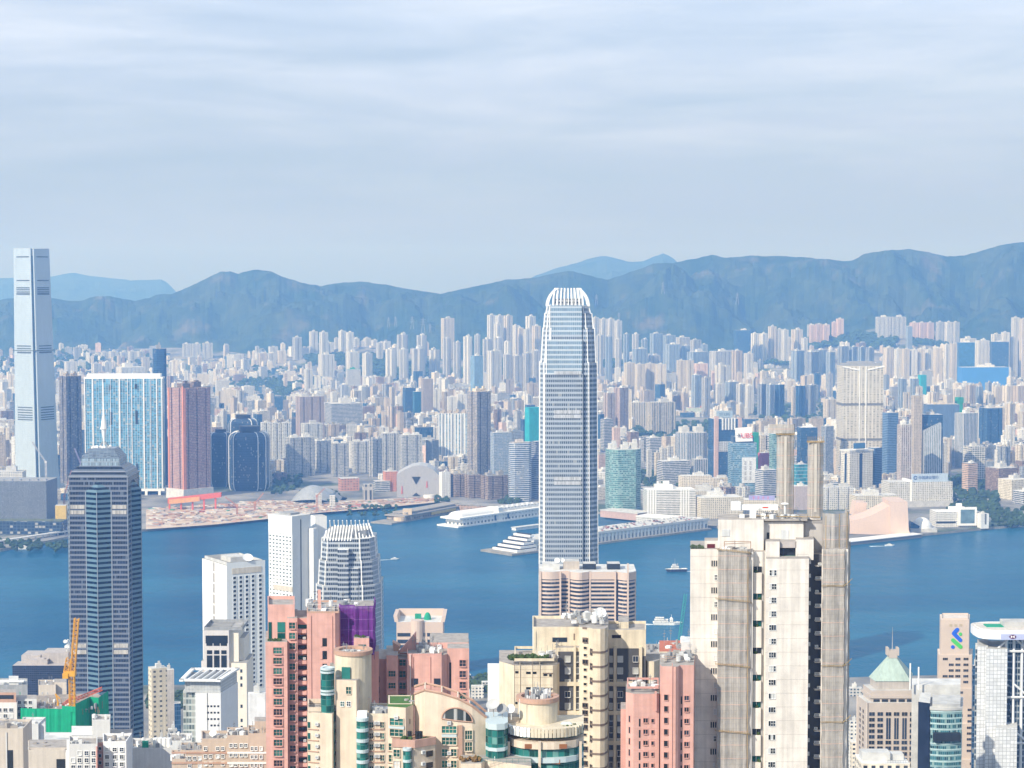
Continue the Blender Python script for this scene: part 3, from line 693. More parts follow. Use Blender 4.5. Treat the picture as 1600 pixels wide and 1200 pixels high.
def ubs():
    Y = 3780; t = bl('office_tower', 'blue glass tower with slanting white rooftop signboard lettered in red', 1138, 1181, 692, Y, facade('ubs_glass', (.30, .42, .50), (.08, .2, .30), 3, 3.7, 1, .6, blinds=.15, curtain=(.4, .5, .55)), 'rect', .12, .6, plant=0)
    P_, x, y, w, d, yaw, z0, z1 = t.geo; A, B = P_[0], P_[1]; L = math.dist(A, B); m = M()
    m.prism(inset(P_, .8), z1, z1 + 12, 0, 0); t.add('roof_block', m, GB)
    m = M(); a0, b0 = Vector(A), Vector(B); dd = (b0 - a0).normalized(); n = Vector((dd.y, -dd.x)); za, zb = z1 + 2, Zv(669, Y)
    pa, pb = a0 + dd * L * .17 + n * .5, b0 - dd * L * .16 + n * .5; pc, pd = pb + dd * -2 - n * 3, pa + dd * -1 - n * 3
    m.face([(*pa, za), (*pb, za + 1), (*pc, zb + 2), (*pd, zb)]); k = -n * 1.5
    m.face([(*(pb + k), za + 1), (*(pa + k), za), (*(pd + k), zb), (*(pc + k), zb + 2)]); 
    m.face([(*pd, zb), (*pc, zb + 2), (*(pc + k), zb + 2), (*(pd + k), zb)]); m.face([(*pb, za + 1), (*(pb + k), za + 1), (*(pc + k), zb + 2), (*pc, zb + 2)]); m.face([(*(pa + k), za), (*pa, za), (*pd, zb), (*(pd + k), zb)])
    s = t.add('signboard', m, WHITE)
    text('UBS', 14, t, s, A, B, L * .6, za + 8, 2.0, matte('sign_red', (.7, .03, .03), .5))
    e = M()
    for k in range(6):
        q = rad(60 * k); c = Vector(A) + dd * L * .29 + n * 2.0; p = c + dd * math.cos(q) * 5
        e.tube((*c, za + 13), (p.x, p.y, za + 13 + 5 * math.sin(q)), .45)
    t.add('emblem', e, DARK, parent=s)
    m = M(); m.wbox(A, B, L * .42, L * .97, Zv(755, Y), Zv(715, Y), 0, 1.0); p = t.add('banner', m, matte('banner_pale', (.68, .70, .72), .7))
    for c in range(2):
        for r in range(4):
            q = M(); z = Zv(722 + r * 8, Y); x0 = L * (.5 + .2 * c)
            for g in range(3): q.wbox(A, B, x0, x0 + 5.5, z - g * 2.6, z - g * 2.6 + 1.0, 1.0, 1.25)
            q.wbox(A, B, x0 + 2.2, x0 + 3.2, z - 6, z + 1.4, 1.0, 1.3); t.add('banner_character', q, GREY, parent=p)
ubs()
bl('netted_tower', 'green netted block right behind the red lettered signboard tower', 1172, 1185, 676, 3950, NETG, 'rect', .3, .9, roof=NETG, plant=0, detail=False)
bl('office_block', 'dark banded office block below and right of the red lettered signboard', 1180, 1215, 735, 3680, GS, 'rect', .5, .8, plant=1)
def masterpiece():
    Y = 4050; t = bl('residential_tower', 'tall cream residential tower with white chevron crown', 1310, 1377, 572, Y, facade('cream_slots', (.74, .70, .60), (.24, .22, .19), 8.0, 3.6, .5, .5, blinds=.3), 'rect', .08, .6, plant=0, roof=ROOF)
    P_, x, y, w, d, yaw, z0, z1 = t.geo; q = rect(x, y, w, d, yaw); A, B = q[0], q[1]; L = math.dist(A, B)
    m = M()
    for a, b, za, zb in ((-.02, .4, z1 + 1, z1 - 7), (.6, 1.02, z1 - 7, z1 + 1)):
        dd = (Vector(B) - Vector(A)).normalized(); n = Vector((dd.y, -dd.x)); pa, pb = Vector(A) + dd * L * a + n * 1.5, Vector(A) + dd * L * b + n * 1.5
        m.face([(*pa, za - 3), (*pb, zb - 3), (*pb, zb), (*pa, za)]); k = -n * 6; m.face([(*pa, za), (*pb, zb), (*(pb + k), zb), (*(pa + k), za)])
    t.add('chevron_crown', m, WHITE); m = M()
    m.rbox(x, y, w * .9, d * .8, z1, z1 + 5, yaw); m.rbox(x, y, w * .6, d * .5, z1 + 5, z1 + 9, yaw); t.add('crown_wall', m, GREY)
    for f in (.4, .56):
        m = M(); m.wbox(A, B, L * f, L * f + 2, z0, z1, 0, .9); t.add('pier', m, WHITE)
    for v in (632, 687):
        m = M(); z = Zv(v, Y); m.prism(inset(q, 1.01), z - 2.5, z + 2.5, 0, 0, bottom=True); t.add('refuge_band', m, matte('refuge_dark', (.18, .18, .17), .7))
masterpiece()
def striped_front():
    Y = 3740; t = bl('office_tower', 'cream tower with two dark glass strips in front of the chevron crowned tower', 1313, 1364, 706, Y, facade('cream_dots', (.74, .71, .64), (.12, .13, .15), 4.2, 3.6, .5, .5), 'rect', .5, .5, plant=1, roof=ROOFW)
    P_, x, y, w, d, yaw, z0, z1 = t.geo
    for i, fs in ((3, (.45,)), (0, (.42,))):
        A, B = P_[i], P_[(i + 1) % 4]; L = math.dist(A, B)
        for f in fs:
            m = M(); m.wbox(A, B, L * f, L * f + 6, z0 + 8, z1 - 4, 0, .5); t.add('glass_strip', m, glass('strip_navy', (.03, .06, .12)))
    m = M(); m.prism(inset(P_, 1.06), z1, z1 + 3, 0, 0, bottom=True); t.add('cornice', m, ROOFW)
    m = M(); m.wbox(P_[0], P_[1], 6, 34, z1 + 6, z1 + 17, 3, 4.5); t.add('sign_board', m, matte('sign_blue', (.06, .17, .32), .5))
striped_front()
bl('office_tower', 'dark blue banded glass wing right of the cream strip tower', 1356, 1378, 700, 3790, facade('navy_bands', (.12, .2, .32), (.03, .07, .15), 3, 3.6, 1, .6, blinds=0), 'rect', .7, .8, plant=0, detail=False)
RT = [('blue glass tower with dark square cap right of the chevron crowned tower', 1379, 1403, 645, 4000, facade('blue_bands', (.18, .28, .42), (.05, .11, .22), 3, 3.6, 1, .55, blinds=0), 'rect', .4),
      ('slim brown and white striped tower with white roof frame', 1402, 1424, 664, 3700, facade('brown_white', (.62, .58, .55), (.18, .12, .11), 4.5, 3.3, .5, .8, blinds=.1), 'rect', .3),
      ('pale beige slab tower edge left of the slanted glass tower', 1424, 1440, 618, 3800, FB, 'rect', .25),
      ('blue tower with slanting grey ribbed front above the long bank sign', 1436, 1471, 648, 3820, GB, 'rect', .15),
      ('white upright striped tower with dark right side', 1492, 1527, 646, 4200, VS, 'rect', .5),
      ('blue paired glass tower near the right edge', 1530, 1565, 638, 4500, GB, 'bays', .4),
      ('brown brick low block behind the dark trees at the right', 1540, 1590, 732, 3750, FBR, 'rect', .5),
      ('peach banded office block above the dark trees', 1503, 1527, 724, 3750, facade('peach_bands', (.66, .48, .36), (.12, .11, .11), 3, 3.6, 1, .4), 'rect', .5),
      ('white gridded block on tall legs behind the peach banded block', 1506, 1538, 698, 3950, facade('big_grid', (.70, .68, .62), (.06, .08, .1), 5.5, 4.5, .7, .6), 'rect', .3),
      ('cream stepped low building at the right edge by the trees', 1560, 1610, 750, 3640, FGC, 'rect', .5),
      ('blue and white banded block at the right edge of the shore', 1583, 1625, 768, 3560, GS, 'rect', .4)]
for lab, a, b, v, Yq, mt, kd, yw in RT: bl('office_tower' if v < 700 else 'office_block', lab, a, b, v, Yq, mt, kd, yw, .75, plant=1, detail=True)
def slanted_front():
    Y = 3795; t = T('ribbed_front', 'grey upright ribbed slab with sloping top against the blue tower', 'office tower', (Xu(1457, Y), Y, 3)); m = M()
    extr(m, [(1444, 745), (1471, 745), (1471, 661), (1444, 674)], Y, 18); t.add('wall', m, facade('ribs_grey', (.56, .58, .58), (.16, .2, .25), 3.6, 4, .5, 1, blinds=0))
    LAND.append((1444, 1471, 661, 745, Y))
slanted_front()
def bank_block():
    Y = 3520; t = bl('hotel', 'long white gridded waterfront block carrying a pale blue bank sign', 1378, 1486, 754, Y, facade('hotel_grid', (.76, .75, .71), (.24, .22, .18), 3.6, 3.4, .55, .62, blinds=.25), 'rect', .17, .35, plant=0)
    P_, x, y, w, d, yaw, z0, z1 = t.geo; A, B = P_[0], P_[1]; L = math.dist(A, B); m = M()
    m.wbox(A, B, L * .36, L * .93, z1, z1 + 15, -4, -1); s = t.add('sign_board', m, matte('sign_paleblue', (.46, .56, .68), .5))
    NV = matte('sign_navy', (.04, .08, .25), .5)
    try: text('中国建设银行', 6.6, t, s, A, B, L * .62, z1 + 5.5, -.8, NV)
    except Exception: pass
    e = M(); c = Vector(A).lerp(Vector(B), .41); q = (Vector(B) - Vector(A)).normalized(); n = Vector((q.y, -q.x))
    for k in range(14):
        a0, a1 = rad(20 + k * 23), rad(20 + (k + 1) * 23)
        pa, pb = c + q * 3 * math.cos(a0) - n * .7, c + q * 3 * math.cos(a1) - n * .7
        e.tube((*pa, z1 + 8 + 3 * math.sin(a0)), (*pb, z1 + 8 + 3 * math.sin(a1)), .8)
    t.add('emblem', e, NV, parent=s)
    m = M(); m.wbox(A, B, -1, L + 1, z0, z0 + 12, .2, 2.5); t.add('podium', m, ROOFW)
    m = M(); m.wbox(A, B, L * .33, L * .36, z0, z1 + 4, -d, 1.5); t.add('end_wall', m, WHITE)
bank_block()
bl('hotel', 'white low waterfront block with dark window dots beside the scaffold pillars', 1280, 1333, 762, 3480, facade('dots_white', (.70, .70, .67), (.14, .15, .17), 3.6, 3.5, .5, .5), 'bays', .2, .4, plant=2)
bl('office_block', 'low cream block with window grid behind the pink sloping hall', 1328, 1402, 775, 3440, FGC, 'rect', .15, .5, plant=1)
def culture():
    Y = 3140; PK = matte('tile_rose', (.62, .48, .40), .7, .08, .05)
    t = T('cultural_hall', 'windowless pink tiled hall with sweeping sloped roofline on the waterfront', 'concert hall', (Xu(1385, Y), Y, 3)); m = M()
    extr(m, [(1328, 834), (1391, 836), (1391, 790), (1376, 798), (1360, 806), (1344, 811), (1328, 814)], Y, 60); t.add('sloped_wing', m, PK); m = M()
    extr(m, [(1391, 835), (1422, 834), (1420, 828), (1418, 784), (1391, 784)], Y - 4, 70); t.add('tall_block', m, PK); m = M()
    extr(m, [(1333, 806), (1352, 806), (1355, 786), (1338, 785)], Y + 75, 40); t.add('rear_tower', m, PK)
    m = M(); extr(m, [(1324, 834), (1330, 834), (1330, 812), (1324, 812)], Y + 3, 40); t.add('stair_block', m, PK)
    m = M(); extr(m, [(1422, 834), (1440, 830), (1437, 822), (1424, 815)], Y + 30, 20); t.add('glass_foyer', m, GB)
    LAND.append((1324, 1440, 784, 838, Y))
culture()
def dome_hall():
    t = T('planetarium', 'white egg shaped dome beside the pink hall', 'planetarium', (Xu(1442, 3180), 3185, 3)); m = M(); x, y = t.loc[:2]
    m.dome(x, y, 10, 17, 17, n=24); t.add('dome', m, WHITE, smooth=True); m = M(); m.rbox(x, y, 44, 36, 3, 10); t.add('base', m, ROOFW); LAND.append((1420, 1456, 795, 830, 3180))
dome_hall()
def art_museum():
    Y = 3230; t = bl('museum', 'low white museum with large framed glass front on the promenade', 1455, 1527, 800, Y, FW, 'rect', .08, .5, plant=1, roof=WHITE)
    P_, x, y, w, d, yaw, z0, z1 = t.geo; A, B = P_[0], P_[1]; L = math.dist(A, B)
    m = M(); m.wbox(A, B, L * .5, L * .92, z0 + 4, z1 + 8, 0, 3); t.add('frame', m, WHITE); m = M(); m.wbox(A, B, L * .55, L * .87, z0 + 8, z1 + 4, 3, 3.4); t.add('window', m, glass('museum_glass', (.20, .30, .34)))
    m = M(); m.wbox(A, B, L * .0, L * .45, z0 + 8, z0 + 11, 0, .4); t.add('window', m, DARK)
art_museum()
bl('tower_block', 'small bright white block with narrow slot at the shore right of the museum', 1527, 1544, 803, 3220, facade('white_slot', (.8, .8, .78), (.25, .25, .25), 30, 40, .12, .5, off=6), 'rect', .3, .8, detail=False)
# ================================================================ far estates, placed by hand
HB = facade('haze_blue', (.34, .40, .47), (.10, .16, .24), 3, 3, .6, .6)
estate('white estate tower on the left foothill', [(128, 142, 545), (145, 158, 553), (158, 170, 550), (170, 185, 549), (186, 200, 550), (200, 214, 549), (214, 227, 549)], 7500, FW, group='left foothill estate', dY=60)
estate('pale low estate block below the left foothill', [(143, 158, 568), (160, 175, 566), (178, 228, 574), (100, 122, 565)], 7000, FW, 'bays', group='left low blocks', dY=60)
estate('grey slab pair under the rocky peak', [(285, 299, 537), (299, 314, 537), (316, 333, 536)], 7900, FG, 'bays', .3, .6, group='slab pair under the peak')
estate('beige block beside the slim tower at the foot of the hills', [(404, 416, 552), (417, 432, 552), (433, 448, 548)], 7300, [FB, FG, FC], 'bays', .4)
bl('apartment_tower', 'slim lone grey tower standing at the hill foot left of the white estate', 457, 472, 527, 7300, FG, 'notch', .5, .8, detail=False)
estate('white tower of the hillside estate under the pass', [(483, 497, 518), (499, 513, 519), (503, 522, 535), (522, 530, 528), (529, 541, 517), (541, 553, 519), (531, 546, 536), (550, 562, 529), (562, 574, 533), (568, 580, 528), (580, 590, 531), (588, 599, 536), (597, 608, 535)], 7300, FW, group='white hillside estate', dY=180)
estate('lower white block at the foot of the hillside estate', [(497, 523, 554), (540, 562, 550), (566, 582, 552)], 6900, FW, 'bays', group='lower hillside estate', dY=60)
estate('pale twin tower right of the hillside estate', [(618, 640, 523), (649, 669, 524)], 7000, FG, 'cross', .6, group='pale twins')
bl('apartment_tower', 'tall cream slab tower standing highest above the middle estates', 689, 710, 497, 7200, FC, 'bays', .5, .5, detail=False)
estate('low grey estate block under the tall cream slab', [(640, 668, 545), (668, 690, 547), (690, 706, 529), (706, 722, 535), (722, 740, 526), (740, 752, 523), (752, 770, 530), (600, 622, 546), (622, 640, 546), (770, 786, 528), (786, 800, 534)], 6700, [FG, FW, FG], 'cross', .6, group='middle estates', dY=150)
estate('tall white estate tower left of the central skyscraper', [(761, 774, 492), (774, 787, 493), (787, 801, 493), (772, 785, 506), (801, 812, 508), (807, 818, 512), (821, 837, 494), (818, 830, 514), (831, 845, 509)], 7100, [FW, FW, FC], 'notch', .6, group='white towers left of centre', dY=120)
bl('apartment_tower', 'broad white slab below the white towers, left of the central skyscraper', 762, 784, 548, 5900, FW, 'bays', .6, .5, detail=False)
estate('pale estate block just left of the central skyscraper', [(786, 800, 554), (800, 816, 556), (816, 832, 552), (830, 845, 548)], 6100, FG, 'bays', .5, group='pale blocks left of centre')
estate('white estate tower right of the central skyscraper', [(924, 936, 496), (936, 949, 498), (947, 960, 498), (960, 972, 501)], 7100, FW, 'notch', .6, group='white towers right of centre')
estate('grey blue estate tower right of the central skyscraper', [(930, 944, 524), (944, 958, 526), (960, 972, 530), (972, 985, 522), (986, 1000, 522), (1000, 1014, 530)], 6800, [FG, HB], 'cross', .6, group='grey towers right of centre', dY=80)
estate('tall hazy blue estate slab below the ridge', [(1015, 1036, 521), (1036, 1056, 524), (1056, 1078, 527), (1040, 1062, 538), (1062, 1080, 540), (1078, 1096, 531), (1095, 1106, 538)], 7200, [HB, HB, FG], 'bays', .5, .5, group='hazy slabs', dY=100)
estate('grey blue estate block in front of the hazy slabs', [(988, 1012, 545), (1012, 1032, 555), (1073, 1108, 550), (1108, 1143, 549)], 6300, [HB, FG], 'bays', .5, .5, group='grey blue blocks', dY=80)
estate('cream estate tower with lift roof, right of the central skyscraper', [(975, 992, 567), (992, 1008, 569), (1008, 1024, 568), (1024, 1041, 569), (1057, 1072, 563), (1072, 1084, 563), (1084, 1106, 568)], 5700, [FC, FC, FC, FC, FC, FC, FP], 'bays', .35, .5, group='cream estate', dY=40)
bl('apartment_tower', 'white stepped tower right of the cream estate', 1117, 1140, 571, 5700, FW, 'notch', .5, .9, detail=False)
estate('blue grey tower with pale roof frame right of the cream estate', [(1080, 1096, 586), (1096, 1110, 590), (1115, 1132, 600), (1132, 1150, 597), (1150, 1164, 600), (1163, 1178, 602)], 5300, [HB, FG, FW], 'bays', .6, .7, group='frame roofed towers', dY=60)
bl('office_tower', 'dark blue slab tower standing alone against the hazy ridge', 1146, 1173, 516, 7000, GB, 'rect', .35, .4, detail=False)
estate('slim white tower in front of the dark blue slab', [(1162, 1177, 552), (1143, 1160, 548)], 6000, [FW, FB], 'notch', .5, .8)
estate('white estate tower right of the dark blue slab', [(1173, 1186, 521), (1186, 1199, 521), (1200, 1213, 510), (1212, 1222, 514), (1221, 1232, 515), (1236, 1254, 515), (1228, 1238, 528), (1252, 1262, 528)], 7100, [FW, FW, FC], 'notch', .5, group='white towers right', dY=80)
estate('pink and cream tower on the wooded knoll', [(1261, 1272, 507), (1274, 1284, 506), (1285, 1296, 507), (1299, 1308, 503), (1306, 1318, 498)], 7700, [FG, FP, FP, FP, FP], 'bays', .3, .6, group='knoll towers back')
estate('cream striped tower in front of the knoll', [(1264, 1274, 508), (1273, 1284, 507), (1284, 1295, 508)], 7500, FP, 'bays', .3, .6, group='knoll towers front')
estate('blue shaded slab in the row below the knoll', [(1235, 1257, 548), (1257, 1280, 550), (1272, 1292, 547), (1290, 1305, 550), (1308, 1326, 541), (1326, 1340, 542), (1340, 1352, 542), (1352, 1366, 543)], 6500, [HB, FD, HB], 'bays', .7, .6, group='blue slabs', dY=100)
bl('apartment_block', 'wide pale double block on the hill crest', 1368, 1391, 495, 7900, FG, 'bays', .2, .5, detail=False)
bl('apartment_block', 'wide pale right half of the double block on the crest', 1391, 1415, 495, 7920, FG, 'bays', .2, .5, detail=False)
estate('pink striped tower right of the pale double block', [(1421, 1434, 504), (1433, 1446, 504), (1446, 1459, 504)], 7800, FP, 'bays', .3, .7, group='pink towers')
estate('grey white triple tower right of the pink striped towers', [(1462, 1474, 503), (1475, 1487, 503), (1488, 1499, 503)], 7800, [FG, FW, FG], 'bays', .5, .7, group='triple towers')
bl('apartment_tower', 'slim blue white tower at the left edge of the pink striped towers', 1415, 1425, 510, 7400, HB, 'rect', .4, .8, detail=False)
estate('cream tower in the long row below the crest', [(1380, 1396, 543), (1397, 1409, 545), (1409, 1421, 545), (1421, 1433, 546), (1433, 1445, 545), (1445, 1458, 546), (1458, 1472, 544), (1474, 1484, 538), (1484, 1497, 537)], 6700, [FC, FW], 'bays', .35, .6, group='long cream row', dY=40)
bl('office_tower', 'plain blue glass slab above the bright blue hoarding', 1496, 1522, 535, 6500, glass('slab_blue', (.05, .18, .36), .3), 'rect', .1, .4, detail=False)
bl('office_tower', 'blue grey glass tower with dark panel right of the plain blue slab', 1547, 1575, 534, 6500, GB, 'rect', .1, .4, detail=False)
bl('hoarding_block', 'long bright blue wrapped hall below the blue glass slabs', 1497, 1574, 574, 6300, matte('wrap_blue', (.05, .22, .58), .7, .15, .02), 'rect', .1, .3, detail=False)
estate('white estate block behind the blue slabs at the right', [(1500, 1525, 529), (1523, 1545, 532), (1548, 1564, 522), (1564, 1577, 519), (1523, 1544, 560)], 7000, FW, 'bays', .35, .6, group='white blocks far right', dY=150)
estate('tall white tower at the right edge', [(1580, 1593, 496), (1593, 1606, 498), (1576, 1590, 526), (1590, 1604, 522)], 7000, [FW, FC], 'bays', .4, .7, group='right edge towers', dY=100)
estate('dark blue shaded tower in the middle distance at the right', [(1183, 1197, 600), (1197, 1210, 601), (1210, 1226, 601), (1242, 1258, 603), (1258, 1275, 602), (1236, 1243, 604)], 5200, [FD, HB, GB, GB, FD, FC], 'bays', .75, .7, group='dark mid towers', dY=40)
estate('beige green topped tower at the right edge', [(1508, 1524, 602), (1524, 1536, 604), (1550, 1566, 604), (1566, 1582, 603), (1582, 1604, 603), (1540, 1552, 617)], 5300, [FB, HB, FC, FC, FB, FG], 'bays', .5, .7, group='beige right towers', dY=40)
bl('netted_tower', 'green netted tower in the middle distance at the right', 1492, 1505, 621, 4900, NETG, 'rect', .4, .7, roof=NETG, detail=False, plant=0)
bl('netted_tower', 'teal wrapped block behind the slim cream towers at the right', 1434, 1447, 586, 5600, NETT, 'rect', .4, .7, roof=NETT, detail=False, plant=0)
estate('slim cream tower with square cap right of the chevron crowned tower', [(1403, 1416, 592), (1422, 1435, 592), (1427, 1441, 604), (1404, 1424, 613)], 5100, [HB, HB, FC, FC], 'notch', .4, .8, group='slim capped towers')
bl('office_block', 'blue block with cream roof box and window strip right of the slim capped towers', 1444, 1497, 632, 4600, facade('navy_uprights', (.18, .26, .38), (.05, .10, .2), 2, 4, .5, 1, blinds=0), 'rect', .1, .4, roof=FC, detail=False)
bl('apartment_tower', 'brown apartment slab near the left skyscraper foot at the horizon', 640, 676, 590, 5000, FBR, 'notch', .4, .5, detail=False) if False else None
bl('apartment_tower', 'grey brown tapered top tower in the middle of the old quarter', 658, 677, 592, 4900, facade('tapered_brown', (.38, .33, .3), (.2, .18, .17), 3, 3, .4, .5), 'rect', .3, .7, detail=False)
bl('office_tower', 'dark teal glass tower left of the tapered brown tower', 629, 645, 606, 4900, GB, 'rect', .5, .8, detail=False)
bl('office_tower', 'deep blue glass tower with teal lower face beside the tapered brown tower', 644, 660, 612, 4950, glass('teal_deep', (.03, .16, .26), .2), 'rect', .4, .8, detail=False)
bl('apartment_block', 'wide white block with blue recesses and brown roof huts in the old quarter', 684, 730, 646, 4300, facade('white_blue_bays', (.76, .77, .76), (.16, .26, .36), 7, 3.2, .45, .9, blinds=.1), 'bays', .1, .4, roof=FB, detail=True, plant=4)
estate('beige apartment tower above the white block with blue recesses', [(676, 688, 608), (690, 703, 612), (698, 713, 620), (713, 730, 616)], 4900, [FW, FB, FW], 'bays', .4, .6, group='towers over white block', dY=60)
bl('apartment_tower', 'slim white tower standing above the low roofs left of the brown twin tower', 475, 489, 577, 5600, FW, 'notch', .5, .8, detail=False)
bl('apartment_tower', 'pale striped tower with yellow roof sign in the left old quarter', 531, 545, 601, 5200, VS, 'rect', .5, .8, detail=False)
bl('netted_block', 'grey gridded block with arched green netted roof below the hillside estate', 540, 564, 577, 6100, FG, 'rect', .3, .6, detail=False, roof=NETG)
bl('cream_estate_block', 'cream slab with dark arches at the park, right of the central skyscraper', 982, 1012, 629, 4900, VS2, 'bays', .4, .4, detail=False)
bl('cream_estate_block', 'longer cream slab with upright stripes beside the park', 1008, 1056, 629, 4750, VS2, 'bays', .4, .5, detail=False)
bl('apartment_tower', 'brown striped tower pair just right of the central skyscraper', 943, 962, 614, 4600, facade('brown_stripe', (.52, .43, .38), (.2, .18, .18), 4, 3, .5, .7), 'bays', .6, .6, detail=False)
bl('apartment_tower', 'taller brown striped tower with stepped cap right of the central skyscraper', 959, 982, 606, 4650, facade('brown_stripe2', (.46, .36, .33), (.16, .15, .17), 4, 3, .5, .7), 'bays', .75, .7, detail=False)
bl('apartment_tower', 'pink slab tower above the teal glass tower', 956, 969, 668, 4200, FP, 'rect', .4, .7, detail=False)
bl('office_tower', 'brown and grey tower with gold edge above the teal glass tower', 979, 998, 675, 4150, FBR, 'rect', .5, .8, detail=False)
bl('office_tower', 'white framed tower just right of the central skyscraper, above the pink slab', 938, 958, 655, 4350, GS, 'rect', .5, .7, detail=False)
estate('small white block right of the teal glass tower', [(1010, 1018, 703), (1022, 1030, 707), (1030, 1040, 700), (1040, 1052, 698)], 4000, [FW, FC, FW], 'notch', .5, group='small white blocks')
bl('office_block', 'brown and blue office block above the small white blocks', 1009, 1033, 684, 4250, GS, 'rect', .4, .8, detail=False)
bl('office_block', 'white stepped office block in front of the park trees', 1026, 1078, 721, 3900, GS, 'rect', .35, .5, roof=ROOFW, detail=False)
bl('hotel', 'low cream terrace hotel below the white stepped block', 1060, 1112, 744, 3650, FC, 'rect', .2, .4, detail=False)
bl('school', 'low white school with red tiled roof beside the park', 1072, 1108, 637, 5300, facade('mint_wall', (.6, .7, .62), (.3, .35, .33), 5, 4, .5, .5), 'rect', .2, .4, roof=matte('tile_red', (.55, .2, .12), .8), detail=False)
bl('apartment_tower', 'cream striped pair of towers above the cream strip tower at the right', 1286, 1308, 624, 5000, FC, 'bays', .4, .7, detail=False)
bl('office_tower', 'dark slate slab tower between the two scaffold pillars', 1283, 1302, 666, 4000, FD, 'rect', .5, .8, detail=False)
bl('office_tower', 'white framed blue tower with sloped white cap between the scaffold pillars', 1246, 1276, 668, 4100, GB, 'rect', .2, .7, roof=WHITE, detail=False)
bl('office_block', 'teal glass block with white bands between the scaffold pillars', 1237, 1262, 726, 3750, facade('teal_bands', (.45, .55, .58), (.05, .25, .32), 3, 7, 1, .85, blinds=0), 'rect', .3, .8, detail=False)
bl('hall_block', 'plain pinkish grey windowless block between the scaffold pillars', 1236, 1264, 760, 3480, matte('plain_mauve', (.44, .38, .37), .8), 'rect', .2, .8, detail=False)
bl('office_tower', 'pale teal tower partly behind the left scaffold pillar', 1202, 1222, 678, 3800, TEAL, 'rect', .3, .7, detail=False)
bl('office_block', 'crimson clad low block left of the left scaffold pillar', 1184, 1205, 708, 3850, matte('clad_crimson', (.45, .12, .18), .7), 'rect', .4, .7, detail=False)
def sign_mall():
    t = bl('mall', 'low cream waterfront mall with violet hoarding sign behind the rooftop crane', 1155, 1232, 782, 3420, FGC, 'rect', -.12, .4, plant=0)
    P_, x, y, w, d, yaw, z0, z1 = t.geo; A, B = P_[0], P_[1]; L = math.dist(A, B); m = M(); m.wbox(A, B, L * .18, L * .72, z1, z1 + 8, -3, -1.5); s = t.add('sign_board', m, matte('sign_violet', (.34, .34, .62), .6))
    for k in range(4):
        q = M(); z = z1 + 2; x0 = L * (.26 + k * .1)
        for g in range(3): q.wbox(A, B, x0, x0 + 3.6, z + g * 1.7, z + g * 1.7 + .7, -1.5, -1.2)
        q.wbox(A, B, x0 + 1.4, x0 + 2.1, z - .6, z + 4.8, -1.5, -1.15); t.add('sign_character', q, matte('sign_rose', (.6, .2, .35), .6), parent=s)
sign_mall()
# ---------------------------------------------------------------- everything in between, row by row
class Slot: pass
def free_top(u0, u1, Y):
    """lowest picture row the roof may reach without hiding a hand-placed building further off"""
    lim = 0
    for a, b, vt, vb, Yl in LAND:
        if b > u0 + 1 and a < u1 - 1:
            if Yl >= Y - 60 and Yl - Y < 1900 : lim = max(lim, min(vb, vt + (min((vb - vt) * .6, 30) if Yl > 6000 else (vb - vt) * (.62 if Yl > 5000 else .88))))
    return lim
OPEN = [(476, 612, 556, 572), (690, 700, 560, 580), (1255, 1330, 520, 545), (1425, 1500, 530, 540), (760, 840, 562, 574), (925, 975, 560, 574), (1172, 1235, 556, 570), (225, 445, 758, 840), (440, 600, 745, 835), (560, 700, 765, 835), (1478, 1562, 735, 812), (940, 1110, 800, 835), (995, 1112, 732, 760), (990, 1115, 655, 692), (1170, 1325, 632, 662), (590, 668, 566, 600), (1255, 1330, 525, 542), (1325, 1400, 520, 545), (415, 430, 590, 625), (650, 690, 650, 668), (1560, 1610, 795, 830)]
for a, b, c, d, Yw in ((540, 690, 562, 590, 8300), (985, 1110, 660, 692, 5300), (1175, 1325, 636, 664, 5700), (425, 470, 592, 626, 7000), (995, 1080, 734, 758, 4150), (360, 430, 590, 612, 7600)): LAND.append((a, b, c, d, Yw)); LAND.append((a, b, c, d, Yw - 1500))
rows = []; Y = 3640.0
while Y < 8700:
    rows.append(Y); Y *= 1.0125
cand = []
G2 = random.Random(5)
for Y in rows:
    u = -20 + G2.uniform(0, 12)
    while u < 1625:
        wm = G2.choice([14, 16, 18, 20, 24, 28, 36, 48]); wpx = wm * 3000 / Y
        gap = (G2.choice([0, 1, 2, 3, 10]) if Y < 6500 else G2.choice([2, 6, 15, 30])) * 3000 / Y
        u0, u1 = u, u + wpx; u = u1 + gap
        X = Xu((u0 + u1) / 2, Y); zb = land_z(X, Y) - 1; vb = proj((X, Y, zb))[1]
        if any(a < (u0 + u1) / 2 < b and c < vb < d for a, b, c, d in OPEN): continue
        hgt = G2.choice([16, 22, 28, 30, 34, 38, 45, 55, 62, 75, 95]) if Y > 3900 else G2.choice([14, 20, 26, 35])
        if Y > 7000: hgt = min(hgt, G2.choice([8, 12, 18, 30, 40, 60]))
        if Y < 4600 and 300 < u0 < 700: hgt *= .8
        vt = proj((X, Y, zb + hgt))[1]; lim = free_top(u0, u1, Y)
        if vt < lim:
            vt = lim + G2.uniform(0, 3)
            if vb - vt < 3: continue
            hgt = (vb - vt) / 3000 * Y
        if any(b > u0 and a < u1 and abs(Y - Yl) < 45 for a, b, _, _, Yl in LAND): continue
        cand.append(dict(u0=u0, u1=u1, vt=vt, vb=vb, Y=Y, w=wm, h=hgt, X=X, zb=zb, d=G2.uniform(12, 22), yaw=G2.choice([.35, .5, .62, .75, .2]) + G2.uniform(-.08, .08)))
